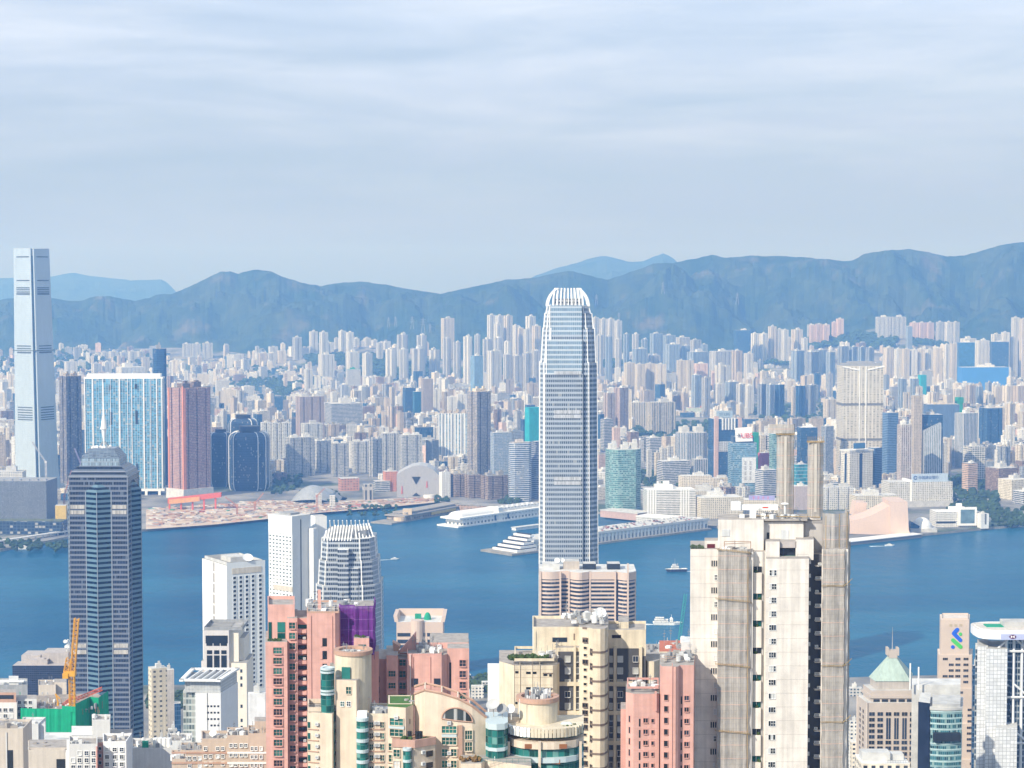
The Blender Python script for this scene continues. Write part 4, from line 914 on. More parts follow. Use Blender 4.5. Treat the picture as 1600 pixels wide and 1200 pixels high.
# how much of each shows: paint far to near
buf = np.full((520, 1600), -1, dtype=np.int32)
allb = [(c['Y'], c['u0'], c['u1'], c['vt'], c['vb'], i) for i, c in enumerate(cand)] + [(l[4], l[0], l[1], l[2], l[3], -2) for l in LAND]
NEARMASK = [(104, 230, 740, 920), (842, 940, 450, 920), (1078, 1325, 805, 920), (1212, 1239, 670, 800), (1260, 1284, 684, 800)]
for Y, u0, u1, vt, vb, i in sorted(allb, reverse=True):
    buf[max(0, int(vt) - 420):max(0, int(vb) - 420), max(0, int(u0)):max(0, int(u1 + .5))] = i
vis0 = set(np.unique(buf[buf >= 0]).tolist())
for a, b, c, d in NEARMASK: buf[c - 420:d - 420, a:b] = -2
ids, cnt = np.unique(buf[buf >= 0], return_counts=True); vis = dict(zip(ids.tolist(), cnt.tolist()))
order = sorted((i for i in vis if vis[i] >= 4), key=lambda i: -vis[i])
nland = len(LAND)
NIND = max(60, 292 - 150)
pick = set(order[:NIND])
PAL = [('white', FW, 26), ('cream', FC, 28), ('beige', FB, 16), ('grey', FG, 9), ('pinkish', FP, 3), ('slate', FD, 8), ('brown', FBR, 5), ('blue glass', GB, 7), ('white banded', GS, 8)]
ROOFS = {'white': ROOFW, 'cream': ROOFW}
pool = [p for p in PAL for _ in range(p[2])]
def solid(m, c, k, kr):
    P_ = at(plan(G2.choice(['rect', 'notch', 'bays', 'rect']) if c['w'] > 15 else 'rect', c['w'] * .86, c['d']), c['X'], c['Y'] + c['d'] / 2, c['yaw'])
    z1 = c['zb'] + c['h']; m.prism(P_, c['zb'], z1, k, kr, u0=G2.uniform(0, 50))
    for _ in range(G2.choice([1, 1, 2])):
        a, b = c['X'] + G2.uniform(-.2, .2) * c['w'], c['Y'] + c['d'] / 2 + G2.uniform(-.2, .2) * c['d']
        m.rbox(a, b, c['w'] * G2.uniform(.15, .4), c['d'] * G2.uniform(.2, .4), z1, z1 + G2.uniform(2, 6), c['yaw'], kr)
rest = M(); RM = [p[1] for p in PAL] + [ROOF, ROOFW]
LMK = [(56, 'the tall silver skyscraper'), (110, 'the brown blue tower'), (195, 'the cyan gate tower'), (295, 'the red tower'), (375, 'the curved glass towers'), (470, 'the left grey slabs'), (565, 'the middle grey slabs'), (640, 'the arched theatre'), (695, 'the slim white block'), (748, 'the tall lantern tower'), (810, 'the striped waterfront tower'), (890, 'the central skyscraper'), (973, 'the teal glass tower'), (1045, 'the white banded hotel'), (1080, 'the blue eight sided block'), (1130, 'the pink pillared tower'), (1160, 'the red lettered sign'), (1225, 'the left scaffold pillar'), (1272, 'the right scaffold pillar'), (1343, 'the chevron crowned tower'), (1412, 'the brown white striped tower'), (1455, 'the sloping ribbed front'), (1508, 'the white striped tower'), (1560, 'the blue pair tower')]
named = {}
for i in sorted(vis0):
    c = cand[i]; col, mt, _ = G2.choice(pool)
    if i in pick:
        uc = (c['u0'] + c['u1']) / 2; lu, ln = min(LMK, key=lambda q: abs(q[0] - uc))
        form = 'slim tower' if c['h'] > 2.2 * c['w'] else 'squat block' if c['h'] < c['w'] * 1.1 else 'apartment block'
        depth = 'close behind' if c['Y'] < 4300 else 'well behind' if c['Y'] < 5600 else 'far behind'
        named.setdefault((col, form, depth, ln), []).append((uc, i, mt))
    else: solid(rest, c, [p[0] for p in PAL].index(col), len(PAL) + (1 if col in ROOFS else 0))
for (col, form, depth, ln), L_ in named.items():
    L_.sort()
    for k, (uc, i, mt) in enumerate(L_):
        c = cand[i]; m = M(); solid(m, c, 0, 1)
        ob = m.build('apartment_building', [mt, ROOFS.get(col, ROOF)], None, (c['X'], c['Y'], c['zb']))
        tag(ob, f'{col} {form} {depth} {ln}' + (f', {ordn(k)}' if len(L_) > 1 else ''), 'building', 'city buildings on the far shore')
struct('distant_city_blocks', rest, RM, (0, 5000, 0), kind='stuff')
print('CITY', len(cand), 'vis', len(vis), 'pick', len(pick), 'land', nland)
# ---------------------------------------------------------------- woods and street trees of the far shore
LEAF = matte('far_foliage', (.045, .085, .035), .95, .6, .05, streak=False)
wd = M(); G3 = random.Random(9)
def wood(u0, u1, v0, v1, n, r0, r1):
    for _ in range(n):
        u, v = G3.uniform(u0, u1), G3.uniform(v0, v1); Y = Yv(v, 5)
        Y = 2900.0; a_, b_ = _dv(v)
        while Y < 9500:
            X = Xu(u, Y, v); z = land_z(X, Y)
            if CAM_Z + b_ / a_ * Y <= z + 3: break
            Y += 25
        if Y >= 9500: continue
        rr = G3.uniform(r0, r1); wd.blob((X, Y, z + rr * .6), rr, n=6, k=4, rz=rr * G3.uniform(.6, 1), jit=.3, rng=G3)
for a in [(425, 470, 592, 626, 120, 6, 11), (360, 430, 590, 612, 90, 6, 11), (476, 612, 556, 572, 330, 7, 14), (760, 840, 562, 574, 120, 6, 12), (925, 975, 560, 574, 80, 6, 12), (1172, 1235, 556, 570, 90, 6, 12), (1420, 1500, 530, 541, 120, 8, 14), (0, 240, 556, 590, 160, 7, 14), (1478, 1560, 745, 805, 260, 4, 9), (995, 1112, 735, 760, 150, 4, 8), (990, 1110, 658, 692, 160, 5, 10), (1170, 1325, 634, 662, 220, 5, 10), (590, 668, 568, 600, 260, 8, 16), (1255, 1335, 526, 544, 160, 9, 18), (1325, 1400, 522, 546, 160, 9, 18), (540, 612, 575, 592, 100, 8, 14), (380, 470, 575, 620, 120, 6, 12), (1000, 1140, 545, 560, 60, 8, 14), (60, 140, 548, 580, 90, 8, 16),
          (425, 470, 742, 770, 60, 4, 8), (470, 530, 765, 785, 60, 3, 6), (650, 690, 650, 668, 60, 5, 9), (1545, 1600, 795, 822, 90, 3, 7), (780, 810, 775, 788, 30, 4, 8), (680, 700, 775, 785, 15, 3, 5), (-10, 105, 845, 858, 70, 3, 6), (540, 620, 805, 790, 40, 2.5, 4.5), (0, 330, 590, 640, 140, 6, 12), (0, 100, 700, 735, 60, 5, 9), (880, 1000, 690, 700, 30, 5, 8), (230, 420, 826, 838, 0, 2, 3)]:
    wood(*a)
struct('woodland', wd, LEAF, (0, 5000, 0), kind='stuff')
# ================================================================ waterfront: site, piers, boats
sm = NT(D.materials.new('site_earth')); oc = sm.coord('Object')
a = sm.ramp(sm.noise(.02, 6, oc), .3, .7, (.36, .27, .20, 1), (.60, .51, .41, 1))
a = sm.mix(sm.ramp(sm.noise(.05, 3, oc), .6, .68), a, (.44, .22, .16, 1)); a = sm.mix(sm.ramp(sm.noise(.03, 4, sm.coord('Object', (1.3, .8, 1))), .62, .7), a, (.62, .60, .55, 1))
sm.put(sm.b.inputs['Base Color'], a); sm.b.inputs['Roughness'].default_value = .95
q = M(); pts = [(228, 827), (330, 820), (420, 810.5), (500, 801), (600, 793), (690, 784), (640, 778), (560, 781), (500, 786), (430, 783), (330, 788), (228, 796)]
q.face([(*shore_pt(u, v, 4.3), 4.3) for u, v in pts]); struct('construction_ground', q, sm.m)
G4 = random.Random(21); q = M(); CM = [matte('clutter_' + n_, c_, .8, .3, .2) for n_, c_ in (('earth', (.50, .37, .28)), ('pale', (.66, .63, .58)), ('red', (.5, .12, .09)), ('grey', (.35, .35, .36)), ('green', (.05, .3, .16)), ('rust', (.42, .24, .17)))]
for _ in range(900):
    u = G4.uniform(232, 690); v = interp([(232, 826), (420, 810), (690, 782)], u) - G4.uniform(1, 1) * G4.uniform(1.5, interp([(232, 32), (420, 28), (560, 12), (690, 6)], u))
    x, y = shore_pt(u, v, 4.3); k = G4.choice([0, 0, 0, 0, 1, 1, 1, 3, 5, 5, 5, 2 if G4.random() < .35 else 3, 4 if G4.random() < .15 else 1])
    q.rbox(x, y, G4.uniform(3, 24), G4.uniform(2, 9), 4, 4 + G4.uniform(.3, 2.2), G4.uniform(0, 3), k)
struct('construction_clutter', q, CM, (0, 3300, 0), kind='stuff')
def gantry():
    Y = 3480; RD = matte('gantry_red', (.58, .12, .08), .6, .1); t = T('site_gantry', 'long low red and orange steel gantry on the construction site', 'gantry', (Xu(300, Y), Y, 4))
    m = M(); extr(m, [(262, 787), (345, 777), (345, 770), (262, 779)], Y, 12); t.add('roof', m, RD)
    for u in (264, 282, 300, 318, 336):
        m = M(); m.rbox(Xu(u, Y), Y + 4, 3, 3, 4, Zv(786 - (u - 262) * .1, Y)); t.add('leg', m, RD)
    m = M(); extr(m, [(264, 788), (312, 783), (312, 776), (264, 780.5)], Y - 1.5, 1); t.add('side_panel', m, matte('panel_orange', (.66, .34, .14), .7))
gantry()
def lattice(m, p, q, w, n, r=.18, mat=0):
    p, q = Vector(p), Vector(q); d = (q - p).normalized(); a = d.cross(Vector((0, 1, 0)) if abs(d.y) < .8 else Vector((1, 0, 0))).normalized(); b = d.cross(a)
    c = [(a + b) * w / 2, (b - a) * w / 2, (-a - b) * w / 2, (a - b) * w / 2]
    for k in range(4):
        m.tube(p + c[k], q + c[k], r, mat, 4)
        for i in range(n):
            s, e = p.lerp(q, i / n), p.lerp(q, (i + 1) / n); m.tube(s + c[k], e + c[(k + 1) % 4], r * .6, mat, 3)
            m.tube(s + c[k], s + c[(k + 1) % 4], r * .6, mat, 3)
def site_crane(lab, u, v0, v1, ju, jv, Y, mat):
    z0, zt = 4, Zv(v1, Y); t = T('tower_crane', lab, 'crane', (Xu(u, Y), Y, z0)); x = t.loc[0]
    m = M(); lattice(m, (x, Y, z0), (x, Y, zt), 2.4, 10, .35); t.add('mast', m, mat)
    m = M(); lattice(m, (x, Y, zt), (Xu(ju, Y), Y - 5, Zv(jv, Y)), 1.8, 10, .3); t.add('jib', m, mat); m = M(); m.rbox(x, Y, 4, 4, zt - 2, zt + 2); t.add('cab', m, mat)
CR = matte('crane_rust', (.5, .25, .18), .6); CW = matte('crane_pale', (.6, .6, .62), .6)
site_crane('pale luffing crane in front of the tall silver skyscraper', 72, 790, 722, 52, 690, 3420, CW)
site_crane('violet grey crane beside the brown blue tower', 128, 790, 728, 118, 700, 3420, matte('crane_violet', (.35, .32, .5), .6))
site_crane('rusty luffing crane left of the dark office tower', 100, 800, 775, 113, 735, 3380, CR)
for i, (u, v, ju, jv) in enumerate([(370, 790, 352, 776), (495, 775, 508, 762), (398, 786, 412, 770)]): site_crane('small reddish site crane on the construction ground, ' + ordn(i), u, 800, v, ju, jv, 3420 + i * 30, CR)
for lab, u0, u1, vt, Yq, mt in [('pale flat roofed site office by the water, left one of two', 493, 503, 771, 3560, FW), ('square concrete vent tower with two dark openings near the shell roof station', 566, 583, 757, 3640, facade('vent_grey', (.56, .54, .5), (.08, .09, .1), 9, 26, .45, .75, blinds=0)), ('pale flat roofed site office by the water, right one of two', 515, 524, 774, 3530, FW), ('round white tent hall in front of the arched theatre', 660, 681, 774, 3660, WHITE), ('long orange brick arcade building behind the vent tower', 528, 562, 748, 3800, facade('arcade_orange', (.55, .28, .2), (.15, .12, .12), 6, 5, .5, .4)), ('low dark viaduct hall right of the vent tower', 583, 610, 752, 3780, GS)]:
    bl('site_building', lab, u0, u1, vt, Yq, mt, 'round' if 'round' in lab else 'rect', .3, .7, plant=0, detail=False)
def deckpts(u0, v0, u1, v1): return shore_pt(u0, v0), shore_pt(u1, v1)
def pier_a():
    A, B = deckpts(612, 820, 724, 799); L = math.dist(A, B); t = T('ferry_pier', 'long brown and yellow ferry pier with flat roof', 'pier', (*A, 0))
    m = M(); m.wbox(A, B, 0, L, -2, 2.5, -45, 0); t.add('deck', m, SEAWALL); m = M(); m.wbox(A, B, L * .2, L, 2.5, 9, -42, -4); t.add('wall', m, facade('pier_brown', (.42, .33, .2), (.12, .1, .08), 7, 6.5, .6, .6))
    m = M(); m.wbox(A, B, L * .18, L, 9, 11, -44, -1, 0); m.wbox(A, B, L * .25, L, 13, 15, -38, -8); t.add('roof', m, matte('pier_roof', (.33, .31, .28), .8)); m = M(); m.wbox(A, B, L * .26, L * .98, 11, 13, -36, -9); t.add('upper_storey', m, GS)
    m = M(); m.wbox(A, B, L * .55, L * .9, 4, 9, -3, -1); t.add('yellow_screen', m, matte('screen_yellow', (.65, .45, .1), .6)); m = M(); c = Vector(A).lerp(Vector(B), .1); m.cyl(c.x, c.y + 22, 11, 2.5, 8, n=14); t.add('round_end', m, matte('pier_sand', (.62, .5, .36), .8))
    m = M(); c = Vector(A).lerp(Vector(B), .2); m.rbox(c.x, c.y + 25, 16, 16, 2.5, 20); t.add('end_tower', m, matte('pier_sand', (.62, .5, .36)))
pier_a()
def pier_b():
    A, B = deckpts(716, 825, 850, 806); L = math.dist(A, B); t = T('cruise_pier', 'long white pier building with rounded roof end', 'pier', (*A, 0)); FR = facade('pier_white', (.80, .80, .78), (.14, .18, .22), 9, 9, .5, .4, rnd=0)
    m = M(); m.wbox(A, B, 0, L, -2, 2.5, -50, 0); t.add('deck', m, WHITE); m = M(); m.wbox(A, B, L * .07, L * 1.02, 2.5, 13, -44, -4); t.add('wall', m, FR)
    m = M(); m.wbox(A, B, L * .02, L * 1.02, 13, 16, -46, -1); t.add('roof_edge', m, WHITE); d = (Vector(B) - Vector(A)).normalized(); n = Vector((d.y, -d.x)); m = M()
    for k in range(8):
        a0, a1 = math.pi * k / 8, math.pi * (k + 1) / 8
        p = [Vector(A) + d * L * .1 + n * (-24 + 15 * math.cos(a)) for a in (a0, a1)]; q = [x + d * L * .38 for x in p]; z = [16 + 9 * math.sin(a) for a in (a0, a1)]
        m.face([(*p[0], z[0]), (*q[0], z[0]), (*q[1], z[1]), (*p[1], z[1])]); 
    c = Vector(A) + d * L * .1 + n * -24; m.dome(c.x, c.y, 16, 15, 9, n=16); c += d * L * .38; m.dome(c.x, c.y, 16, 15, 9, n=16); t.add('vault_roof', m, WHITE, smooth=True)
    m = M(); m.wbox(A, B, L * .5, L * 1.02, 16, 22, -40, -12); t.add('upper_storey', m, FR); m = M(); m.wbox(A, B, L * .47, L * .52, 2.5, 25, -30, -3); t.add('stair_tower', m, WHITE)
    for f in (.43, .49, .58): 
        m = M(); m.wbox(A, B, L * f, L * f + 4, 4, 13, -4, -3.4); t.add('glass_strip', m, GB)
pier_b()
def ocean_terminal():
    A, B = deckpts(800, 869, 1112, 828); L = math.dist(A, B); d = (Vector(B) - Vector(A)).normalized(); n = Vector((d.y, -d.x))
    t = T('ocean_terminal', 'long white cruise terminal with pillared front, rooftop parking and stepped end', 'terminal', (*A, 0)); WD = 62
    m = M(); m.wbox(A, B, 0, L, -2, 3, -WD - 10, 0); t.add('quay', m, SEAWALL)
    m = M(); m.wbox(A, B, L * .12, L, 3, 16, -WD, -9); t.add('wall', m, facade('terminal_front', (.78, .78, .76), (.10, .14, .20), 8.5, 13, .55, .5, rnd=0, off=3))
    m = M(); m.wbox(A, B, L * .11, L, 16, 18, -WD - 2, -5); m.wbox(A, B, L * .11, L, 18, 20, -7, -5); t.add('roof_deck', m, matte('deck_pale', (.6, .6, .58), .8)); 
    k = 0; x = L * .14
    while x < L * .98 and k < 60:
        m = M(); m.wbox(A, B, x, x + 3, 3, 16, -9, -7); t.add('pillar', m, WHITE); x += 8.5; k += 1
    for i in range(5):
        f0 = .035 + .018 * i; m = M(); m.wbox(A, B, L * f0, L * .125, 3 + i * 5, 6.2 + i * 5, -WD + i * 3, -6 - i * 1.5); t.add('terrace', m, WHITE); m = M(); m.wbox(A, B, L * f0 + 4, L * .12, 6.2 + i * 5, 8 + i * 5, -WD + 3 + i * 3, -9 - i * 1.5); t.add('terrace_glass', m, DARK)
    return A, B, L
OT = ocean_terminal()
CARS = [matte('car_' + n_, c_, .35, .02, streak=False) for n_, c_ in (('white', (.75, .75, .75)), ('black', (.02, .02, .025)), ('silver', (.4, .41, .42)), ('red', (.4, .03, .03)))]
cms = []
for c in CARS:
    m = M(); m.box(-2.2, 2.2, -.9, .9, .25, .85, 0, bottom=True); m.prism([(-1.2, -.8), (1.3, -.8), (1.3, .8), (-1.2, .8)], .85, 1.45, 1, 0, poly1=[(-.8, -.7), (.8, -.7), (.8, .7), (-.8, .7)])
    for sx in (-1.3, 1.3):
        for sy in (-.75, .75): m.cyl(sx, sy, .3, 0, .6, 1, n=8)
    cms.append(m.data('parked_car', [c, DARK]))
A, B, L = OT; d = (Vector(B) - Vector(A)).normalized(); n = Vector((d.y, -d.x))
for i in range(110):
    p = Vector(A) + d * L * G4.uniform(.45, .98) + n * -G4.choice([14, 22, 30, 38, 46, 54]); k = G4.randrange(4)
    o = D.objects.new('parked_car', cms[k]); COL.objects.link(o); o.location = (p.x, p.y, 18.02); o.rotation_euler = (0, 0, math.atan2(d.y, d.x) + math.pi / 2)
    tag(o, ['small white car parked on the terminal roof', 'small black car parked on the terminal roof', 'small silver car parked on the terminal roof', 'small red car parked on the terminal roof'][k], 'car', 'cars on the terminal roof')
def low(name, lab, cat, u0, v0, u1, v1, h, wd, mat, roof=ROOFW, z=0):
    A, B = shore_pt(u0, v0, z), shore_pt(u1, v1, z); L = math.dist(A, B); t = T(name, lab, cat, (*A, z)); m = M(); m.wbox(A, B, 0, L, z - 2, z + h, -wd, 0); t.add('wall', m, mat); m = M(); m.wbox(A, B, -1, L + 1, z + h, z + h + 1.2, -wd - 1, 1); t.add('roof', m, roof); return t
low('jetty', 'short white floating jetty left of the stepped terminal end', 'jetty', 806, 829, 846, 824, 4, 10, WHITE)
low('podium', 'low pink podium below the teal glass tower', 'podium', 938, 806, 996, 812, 10, 40, matte('podium_rose', (.5, .36, .32), .8), ROOFW, 4)
low('podium', 'low white podium in front of the white banded hotel', 'podium', 994, 815, 1080, 822, 9, 40, FW, WHITE, 4)
t_ = low('promenade', 'white railed promenade deck on dark piles along the pink hall', 'promenade', 1322, 853, 1440, 840, 5, 26, matte('pile_dark', (.2, .2, .21), .8), WHITE)
low('harbour_shed', 'long brown low shed behind the yellow pier', 'shed', 700, 796, 800, 800, 9, 30, facade('shed_brown', (.4, .28, .22), (.16, .12, .1), 6, 5, .5, .4), ROOF, 4)
low('pier_building', 'low white pavilion below the right scaffold at the promenade', 'pavilion', 1330, 830, 1360, 832, 8, 12, FW, ROOFW, 4)
# boats
def boat(name, lab, u, v, L_, yaw, hull, top, kind, wake=0):
    x, y = shore_pt(u, v); t = T(name, lab, 'boat', (x, y, 0)); c, s = math.cos(yaw), math.sin(yaw); W_ = L_ * .26
    tr = lambda p: (x + p[0] * c - p[1] * s, y + p[0] * s + p[1] * c)
    P0 = [tr(p) for p in ((-L_ * .48, -W_ * .38), (L_ * .25, -W_ * .42), (L_ * .46, 0), (L_ * .25, W_ * .42), (-L_ * .48, W_ * .38))]; P1 = [tr(p) for p in ((-L_ / 2, -W_ / 2), (L_ * .28, -W_ / 2), (L_ * .55, 0), (L_ * .28, W_ / 2), (-L_ / 2, W_ / 2))]
    h = L_ * (.13 if kind == 'tug' else .09); m = M(); m.prism(P0, -.5, h, 0, 1, poly1=P1); m.prism(inset(P1, 1.02), h, h + .4, 1, 1, top=False); t.add('hull', m, [hull, top])
    def cab(a, b, z0, z1, k=.36): 
        m = M(); m.prism([tr(p) for p in ((a * L_, -W_ * k), (b * L_, -W_ * k), (b * L_, W_ * k), (a * L_, W_ * k))], z0, z1, 0, 1); return m
    GW = facade('boat_cabin', (.78, .78, .76), (.05, .07, .09), 1.6, 2.4, .7, .4, rnd=0)
    if kind == 'tug':
        t.add('cabin', cab(-.1, .25, h, h + L_ * .14), [GW, top]); t.add('bridge', cab(.02, .2, h + L_ * .14, h + L_ * .23, .28), [GW, top])
        m = M(); a = tr((.08 * L_, 0)); m.tube((*a, h + L_ * .2), (*a, h + L_ * .5), .25); b = tr((-.05 * L_, 0)); m.cyl(b[0], b[1], .9, h, h + L_ * .26, n=8); t.add('mast', m, GREY)
    elif kind == 'ferry':
        t.add('cabin', cab(-.45, .05, h, h + L_ * .1, .44), [GW, top]); t.add('upper_deck', cab(-.42, -.1, h + L_ * .1, h + L_ * .17, .4), [GW, top]); t.add('bridge', cab(.1, .22, h, h + L_ * .13, .3), [GW, top]); m = M(); a = tr((.16 * L_, 0)); m.tube((*a, h + L_ * .12), (*a, h + L_ * .28), .2); m.dome(a[0], a[1], h + L_ * .13, L_ * .05, L_ * .05); t.add('mast', m, WHITE)
    else:
        t.add('cabin', cab(-.3, .2, h, h + L_ * .1, .36), [GW, top]); t.add('flybridge', cab(-.15, .08, h + L_ * .1, h + L_ * .17, .28), [GW, top])
    wm = matte('wake_foam', (.62, .72, .78), .6, .3, .3, streak=False); m = M(); a, b, c_ = tr((-L_ * .5, -W_ * .3)), tr((-L_ * .5, W_ * .3)), tr((-L_ * wake, W_ * 1.1)); e = tr((-L_ * wake, -W_ * 1.1))
    if wake: m.face([(*a, .03), (*b, .03), (*c_, .03), (*e, .03)][::-1]); m.box(0, 0, 0, 0, 0, 0) if False else None; t.add('wake', m, wm)
    return t
BK = matte('hull_black', (.03, .03, .05), .5); RD_ = matte('hull_red', (.45, .08, .06), .5)
boat('tugboat', 'dark hulled tugboat with white bridge crossing the harbour', 1057, 893, 30, rad(187), BK, WHITE, 'tug', 1.5)
boat('ferry', 'white double deck ferry with bow turret in the harbour', 1042, 976, 34, rad(-4), WHITE, WHITE, 'ferry', 1.3)
boat('motor_yacht', 'small white motor yacht off the pink hall promenade', 1390, 853, 15, rad(10), WHITE, WHITE, 'yacht', 2.2)
boat('motor_yacht', 'white yacht moored at the left shore below the road', 38, 858, 22, rad(12), WHITE, WHITE, 'yacht')
boat('launch', 'tiny pale launch alone in the middle of the harbour', 617, 874, 12, rad(20), WHITE, WHITE, 'yacht', 2.5)
boat('barge', 'flat pale barge off the tip of the ferry pier', 608, 818, 16, rad(5), matte('barge_tan', (.5, .4, .3), .7), WHITE, 'tug') if False else None
boat('launch', 'white launch behind the yellow ferry pier', 712, 800, 26, rad(10), WHITE, WHITE, 'ferry')
boat('work_boat', 'small white work boat near the near shore behind the pink tower', 731, 1058, 18, rad(80), WHITE, WHITE, 'yacht')
boat('ferry', 'white ferry moored at the near shore behind the red roof', 1040, 1012, 30, rad(60), WHITE, WHITE, 'ferry')
def pylon(lab, u, vt, hpx, Y):
    h = hpx / 3000 * Y; z = Zv(vt + hpx, Y); x = Xu(u, Y, vt); t = T('pylon', lab, 'pylon', (x, Y, z - 6), 'pylons on the hills'); P0 = [(-h * .13, -h * .13), (h * .13, -h * .13), (h * .13, h * .13), (-h * .13, h * .13)]; m = M()
    for a, b in P0: m.tube((x + a, Y + b, z - 6), (x, Y, z + h), .7, 0, 4)
    for k in (.55, .7, .85): m.tube((x - h * .2, Y, z + h * k), (x + h * .2, Y, z + h * k), .6, 0, 4)
    t.add('lattice_mast', m, GREY)
for i, (u, v, h) in enumerate([(607, 495, 14), (618, 494, 14), (644, 494, 18), (661, 496, 24), (672, 506, 12), (932, 460, 14), (967, 488, 12), (1036, 440, 17), (1152, 457, 17)]): pylon('steel lattice pylon on the hillside, ' + ordn(i), u, v, h, 8700 if v > 470 else 9050)
# ================================================================ near shore: office towers
# --- tallest: tapering silver tower with crown of fins
def ifc(name, label, Y, depth_px, stages, vbase, crown, cen, mats, fl, nf, chv):
    """stages: (v_low, v_high, left_low, right_low, left_high, right_high, inner_left, inner_right)"""
    k = Y / FPX; wall, edge, dark = mats; d0 = depth_px * k
    t = T(name, label, 'skyscraper', (Xu(cen, Y, 700), Y + d0 / 2, 3)); x, y = t.loc[:2]
    def ring(u0, u1, ins, v):
        a, b = Xu(u0, Y, v) , Xu(u1, Y, v); h = (b - a) / 2; c = (a + b) / 2; ch = h * chv
        return [(c - h + ch, y - h + ins), (c + h - ch, y - h + ins), (c + h - ch * .45, y - h + ch * .45 + ins), (c + h - ins, y - h + ch), (c + h - ins, y + h - ch), (c + h - ch, y + h), (c - h + ch, y + h), (c - h + ins, y + h - ch), (c - h + ins, y - h + ch), (c - h + ch * .45, y - h + ch * .45 + ins)]
    for (v0, v1, l0, r0, l1, r1) in stages:
        z0, z1 = (3 if v0 is None else Zv(v0, Y)), Zv(v1, Y); m = M(); vm = 700
        p0, p1 = ring(l0, r0, 0, vm), ring(l1, r1, 0, vm); m.prism(p0, z0, z1, 0, 1, poly1=p1); t.add('stage_wall', m, [wall, edge])
        for i in (0, 1, 3, 8, 9):
            q = M(); q.tube((*p0[i], z0), (*p1[i], z1 + 1.0), .75 if i in (8, 9, 0) else .5, 0, 4); t.add('edge_fin', q, edge)
    return t, ring
WA = facade('ifc_front', (.36, .41, .47), (.05, .08, .125), 1.75, 4.38, .66, .54, blinds=.03, vary=.4, prough=.1, pmetal=.35, rnd=0, wrough=.4, streaky=0)
WU = facade('ifc_upper_painted_sky', (.46, .52, .57), (.24, .36, .47), 1.75, 4.38, .8, .62, blinds=0, vary=.18, prough=.1, pmetal=.5, rnd=0, wrough=.35, streaky=0)  # same curtain wall, paler: sky reflection of the upper bays put into the colour
EDGE = matte('fin_white', (.80, .80, .78), .4, .04, streak=False)
def tower2():
    Y = 1770
    st = [(None, 567, 842.5, 937, 843.5, 933), (567, 514, 845.5, 931, 848.5, 929), (514, 491, 849.5, 927, 851.5, 925), (491, 478, 853, 923, 855.5, 920)]
    t, ring = ifc('skyscraper', 'tallest central silver skyscraper tapering to a white crown of curved fins', Y, 90, st, 885, None, 889, (WA, EDGE, DARK), 0, 0, .30)
    k = Y / FPX; x, y = t.loc[:2]; X_ = lambda u: Xu(u, Y, 700)
    yf = y - (X_(937) - X_(842.5)) / 2
    # raised central bay, taller than the corners
    bw = [(X_(851), X_(911), 3, Zv(584, Y), 1.6), (X_(853.5), X_(910), Zv(584, Y), Zv(531, Y), 3.2), (X_(859), X_(909.5), Zv(531, Y), Zv(477, Y), 6.5)]
    for a, b, z0, z1, dy in bw:
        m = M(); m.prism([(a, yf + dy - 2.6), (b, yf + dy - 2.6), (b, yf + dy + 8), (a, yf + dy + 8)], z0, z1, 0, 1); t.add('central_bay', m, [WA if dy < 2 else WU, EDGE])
        for xx in (a, b):
            q = M(); q.rbox(xx, yf + dy - 2.6, .9 if xx == a else .5, 1.2, z0, z1); t.add('edge_fin', q, EDGE if xx == a else DARK)
    for v, hh in ((646, 3.2), (653, 3.2), (750, 3.2), (757, 3.2), (585, 3.2)):
        m = M(); z = Zv(v, Y); m.rbox((X_(862) + X_(911)) / 2, yf - 1.1, X_(911) - X_(868), 1.0, z, z + hh, bottom=True); t.add('plant_band', m, facade('ifc_louvre', (.60, .62, .64), (.42, .44, .47), .9, 20, .5, 1, blinds=0))
    # crown
    zc, zt = Zv(479, Y), Zv(450, Y); core = M(); core.prism(ring(866, 909, 0, 700), zc, zt - 10, 0, 0); t.add('crown_core', core, facade('crown_core', (.5, .52, .55), (.06, .07, .09), 2.4, 3.2, .6, .5, blinds=0))
    hw0, hw1 = (X_(921) - X_(855)) / 2 , (X_(904) - X_(869)) / 2; xc = (X_(921) + X_(855)) / 2
    def arc(s): return hw0 + (hw1 - hw0) * (1 - math.cos(s * .95)) / (1 - math.cos(.95)), zc + (zt - zc) * math.sin(s * .95) / math.sin(.95)
    def blade(px, py, nx, ny, w, lean, hs):
        m = M(); N = 7
        for i in range(N):
            s0, s1 = i / N, (i + 1) / N
            r0, z0 = arc(s0); r1, z1 = arc(s1); z1 = zc + (z1 - zc) * hs; z0 = zc + (z0 - zc) * hs
            o0, o1 = (hw0 - r0) * lean, (hw0 - r1) * lean; tx, ty = -ny, nx
            P0 = Vector((px - nx * o0, py - ny * o0)); P1 = Vector((px - nx * o1, py - ny * o1)); th = Vector((tx, ty)) * w / 2; dp = Vector((nx, ny)) * 1.0
            for sgn in (1, -1):
                q = [(*(P0 + th * sgn + dp), z0), (*(P0 + th * sgn - dp), z0), (*(P1 + th * sgn - dp), z1), (*(P1 + th * sgn + dp), z1)]; m.face(q if sgn > 0 else q[::-1])
            m.face([(*(P0 - th + dp), z0), (*(P0 + th + dp), z0), (*(P1 + th + dp), z1), (*(P1 - th + dp), z1)]); m.face([(*(P0 + th - dp), z0), (*(P0 - th - dp), z0), (*(P1 - th - dp), z1), (*(P1 + th - dp), z1)])
        t.add('crown_fin', m, EDGE)
    for i in range(9):
        f = -1 + 2 * i / 8; blade(xc + hw0 * .7 * f, y - hw0 * .92, .42 * f, -.91, .8, .6, 1.0); blade(xc + hw0 * .7 * f, y + hw0 * .92, .42 * f, .91, .8, .6, 1.0)
